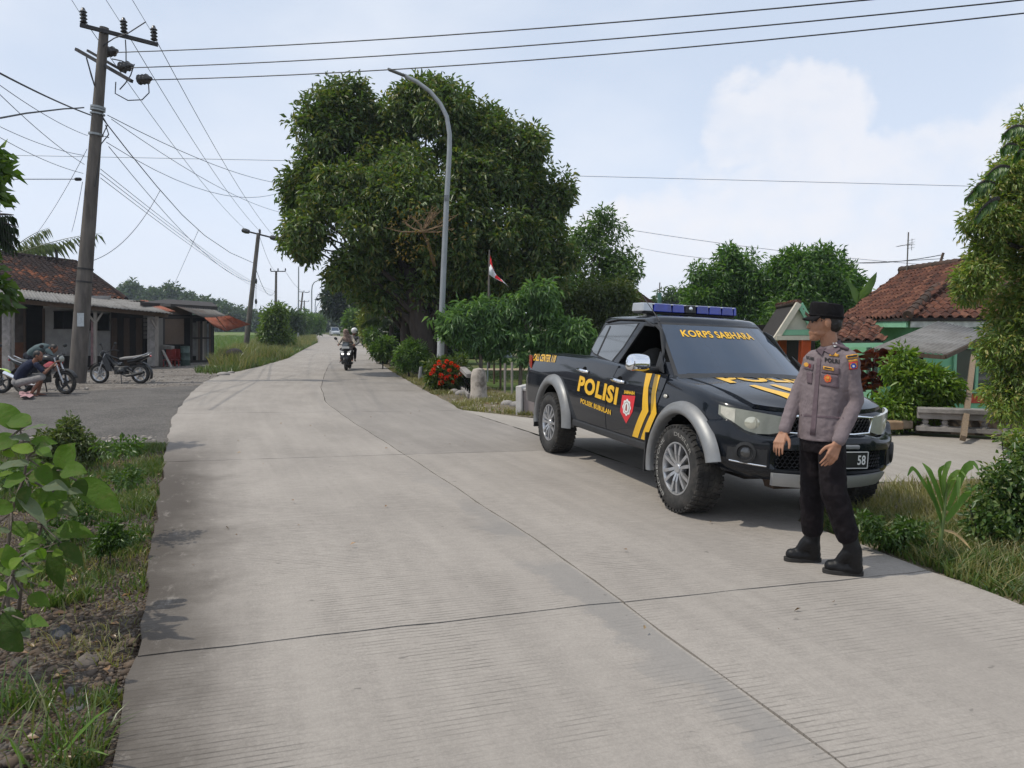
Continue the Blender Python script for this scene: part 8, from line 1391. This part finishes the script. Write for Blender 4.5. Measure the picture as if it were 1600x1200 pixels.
# scooter riders coming up the road
def scooter():
    q = G(541, 579); yaw = rad(-84); o = thing('scooter', 'black scooter with two lit headlights coming up the road', 'scooter', q, yaw)
    bike_wheel(o, .0, .27, .11, m_brim); bike_wheel(o, -1.28, .27, .12, m_brim)
    b = MB(); loft(b, [(.03, 0, .30), (.06, 0, .45), (.03, 0, .62), (-.04, 0, .80), (-.10, 0, .95)], [.10, .19, .235, .20, .12], [.08, .12, .12, .11, .08], Vector((0, 1, 0)), 16, 2.6); fuse('front_shield', b, m_blackp, .02, o, 3)
    b = MB(); loft(b, [(-.10, 0, .30), (-.45, 0, .26), (-.75, 0, .30)], [.20, .22, .2], [.06, .05, .08], Vector((0, 1, 0)), 12, 4); b.build('footboard', m_trim, o, 60)
    b = MB(); loft(b, [(-.62, 0, .50), (-.85, 0, .58), (-1.25, 0, .62), (-1.60, 0, .74)], [.16, .2, .18, .07], [.2, .2, .16, .06], Vector((0, 1, 0)), 14, 2.6); b.build('rear_body', m_blackp, o, 60)
    b = MB(); loft(b, [(-.58, 0, .76), (-.8, 0, .79), (-1.2, 0, .82), (-1.5, 0, .85)], [.12, .16, .15, .09], [.05, .05, .05, .03], Vector((0, 1, 0)), 12, 3); b.build('seat', m_seatb, o, 60)
    m_on = bpy.data.materials.new('lit_headlight'); m_on.use_nodes = True; P = m_on.node_tree.nodes['Principled BSDF']; P.inputs['Base Color'].default_value = (.8, .8, .8, 1); P.inputs['Emission Color'].default_value = (1, .97, .9, 1); P.inputs['Emission Strength'].default_value = 2.2
    for s in (-1, 1):
        MB().ell((.155, s * .115, .66), (.04, .055, .042), None, 12, 8).build('headlight', m_on, o, 60); MB().prism([(.13, s * .05, .74), (.10, s * .22, .80), (.13, s * .20, .70)], (.02, 0, 0)).build('position_lamp', m_white, o, fixn=True)
        MB().tube([(-.12, s * .08, 1.0), (-.16, s * .34, 1.02)], [.02, .016], 8).build('handlebar', m_trim, o, 60); mm = MB(); mm.tube([(-.13, s * .26, 1.03), (-.14, s * .38, 1.22)], .010, 5); mm.ell((-.14, s * .40, 1.25), (.02, .075, .055), Matrix.Rotation(s * .5, 3, 'X'), 10, 6); mm.build('mirror', m_trim, o, 60)
        MB().tube([(-.0, s * .075, .27), (.0, s * .08, .5)], .028, 7).build('fork', m_trim, o, 60)
    f = MB().grid([[(.33 * math.cos(rad(a)), y, .27 + .31 * math.sin(rad(a))) for y in (-.08, -.04, 0, .04, .08)] for a in range(10, 171, 16)]).build('front_fender', m_blackp, o, 60); f.modifiers.new('s', 'SOLIDIFY').thickness = .012
    MB().ell((.10, 0, .47), (.05, .05, .035), None, 10, 6).build('badge', m_chrome, o, 60); MB().prism([(.04, -.15, .93), (.04, .15, .93), (-.02, .12, 1.12), (-.02, -.12, 1.12)], (-.01, 0, 0)).build('windshield', m_sglass, o, fixn=True)
    MB().box((.09, 0, .905), (.015, .28, .075)).build('number_plate', m_white, o, bevel=.004)
    R = Matrix.Rotation(yaw, 3, 'Z'); w = lambda x, y, z: q + R @ Vector((x, y, z))
    figure('scooter rider in patterned brown headscarf and pale sleeves', dict(head=w(-.60, -.04, 1.50), neck=w(-.66, -.02, 1.34), pel=w(-.82, 0, .86), sL=w(-.66, .17, 1.26), sR=w(-.66, -.19, 1.26), eL=w(-.48, .30, 1.08), eR=w(-.48, -.30, 1.08), wL=w(-.20, .30, 1.03), wR=w(-.20, -.30, 1.03), hL=w(-.80, .1, .86), hR=w(-.80, -.1, .86), kL=w(-.38, .17, .78), kR=w(-.38, -.17, .78), aL=w(-.42, .20, .38), aR=w(-.42, -.24, .38), tL=w(-.28, .22, .34), tR=w(-.28, -.28, .34)), cloth('beige_blouse', (.42, .37, .31)), cloth('dark_skirt', (.05, .04, .04)), hf=(1, 0, -.05), sleeve=1, scarf=M('patterned_scarf', (.28, .20, .17), .85, 0, .7, 26), voxel=.016, shoe=(.5, .48, .45), s=.97)
    figure('scooter passenger in white helmet leaning out behind the rider', dict(head=w(-1.12, .24, 1.52), neck=w(-1.14, .20, 1.36), pel=w(-1.20, .04, .90), sL=w(-1.12, .36, 1.28), sR=w(-1.14, .02, 1.28), eL=w(-.98, .40, 1.08), eR=w(-1.0, -.14, 1.06), wL=w(-.84, .30, .98), wR=w(-.86, -.16, .98), hL=w(-1.18, .14, .88), hR=w(-1.18, -.08, .88), kL=w(-.78, .28, .80), kR=w(-.78, -.26, .80), aL=w(-.86, .26, .40), aR=w(-.86, -.26, .40), tL=w(-.72, .28, .36), tR=w(-.72, -.28, .36)), cloth('grey_shirt', (.22, .21, .21)), cloth('dark_trousers_far', (.04, .035, .035)), hf=(1, .1, 0), sleeve=1, voxel=.016, helmet=M('white_helmet', (.75, .75, .74), .25, 0, .04, 4, coat=.7), s=.97)
scooter()
def far_car():
    q = G(523, 524.5); o = thing('silver_car', 'pale silver car far down the road behind the scooter', 'car', q, rad(-70)); m = M('silver_paint', (.45, .47, .49), .3, .3, .06, 3, coat=.6)
    b = MB(); rows = []
    for x, hw, z0, z1 in ((2.05, .70, .35, .70), (1.9, .82, .30, .86), (1.0, .86, .28, .98), (.4, .86, .28, 1.02), (-1.9, .85, .30, 1.05), (-2.1, .76, .4, .95)): rows.append([(x, -hw, z0), (x, -hw * 1.01, (z0 + z1) / 2), (x, -hw * .94, z1), (x, 0, z1 + .03), (x, hw * .94, z1), (x, hw * 1.01, (z0 + z1) / 2), (x, hw, z0)])
    b.grid(rows, closeu=True); b.add(rows[0], [tuple(range(7))]); b.add(rows[-1], [tuple(range(7))]); b.build('body', m, o, 40, fixn=True)
    c = MB(); r0 = [(.95, -.80, .98), (.95, .80, .98), (-1.95, .80, 1.0), (-1.95, -.80, 1.0)]; r1 = [(.25, -.64, 1.66), (.25, .64, 1.66), (-1.85, .64, 1.68), (-1.85, -.64, 1.68)]; c.grid([r0, r1], closeu=True); c.build('windows', m_glass, o, fixn=True); MB().prism([(p_[0] + (.03 if p_[0] > 0 else -.02), p_[1] * 1.03, p_[2]) for p_ in r1], (0, 0, .05)).build('roof', m, o, fixn=True, bevel=.02)
    for s in (-1, 1):
        MB().bar((.95, s * .80, .98), (.25, s * .645, 1.66), .07, .05).build('pillar', m, o); MB().ell((1.93, s * .62, .74), (.09, .17, .085), None, 12, 8).build('headlight', m_lens, o, 60); MB().ell((.72, s * .95, 1.05), (.08, .11, .08), None, 10, 7).build('mirror', m, o, 60)
        for x in (1.25, -1.3): w = MB(); w.lathe([(.2, -.1), (.3, -.1), (.32, 0), (.3, .1), (.2, .1)], (x, s * .76, .32), (0, 1, 0), 20, closed=True); t = w.build('wheel', m_tyre, o, 40); MB().lathe([(0, s * .08), (.2, s * .09), (.2, 0)], (x, s * .76, .32), (0, 1, 0), 16).build('rim', m_alloy, t, 40)
    MB().box((1.97, 0, .62), (.12, .9, .12)).build('grille', m_trim, o, bevel=.02); MB().box((1.98, 0, .42), (.14, 1.3, .12)).build('bumper', m_trim, o, bevel=.02)
far_car()
# ================================================================ THE AIR
def air():
    m = bpy.data.materials.new('haze'); m.use_nodes = True; N = m.node_tree.nodes; N.remove(N['Principled BSDF']); v = N.new('ShaderNodeVolumePrincipled'); v.inputs['Color'].default_value = (.78, .87, 1, 1); v.inputs['Density'].default_value = .00045; v.inputs['Anisotropy'].default_value = .2
    m.node_tree.links.new(v.outputs[0], N['Material Output'].inputs['Volume']); tag(MB().box((0, 2270, 5), (6200, 4800, 20)).build('haze', m), kind='stuff')
air()
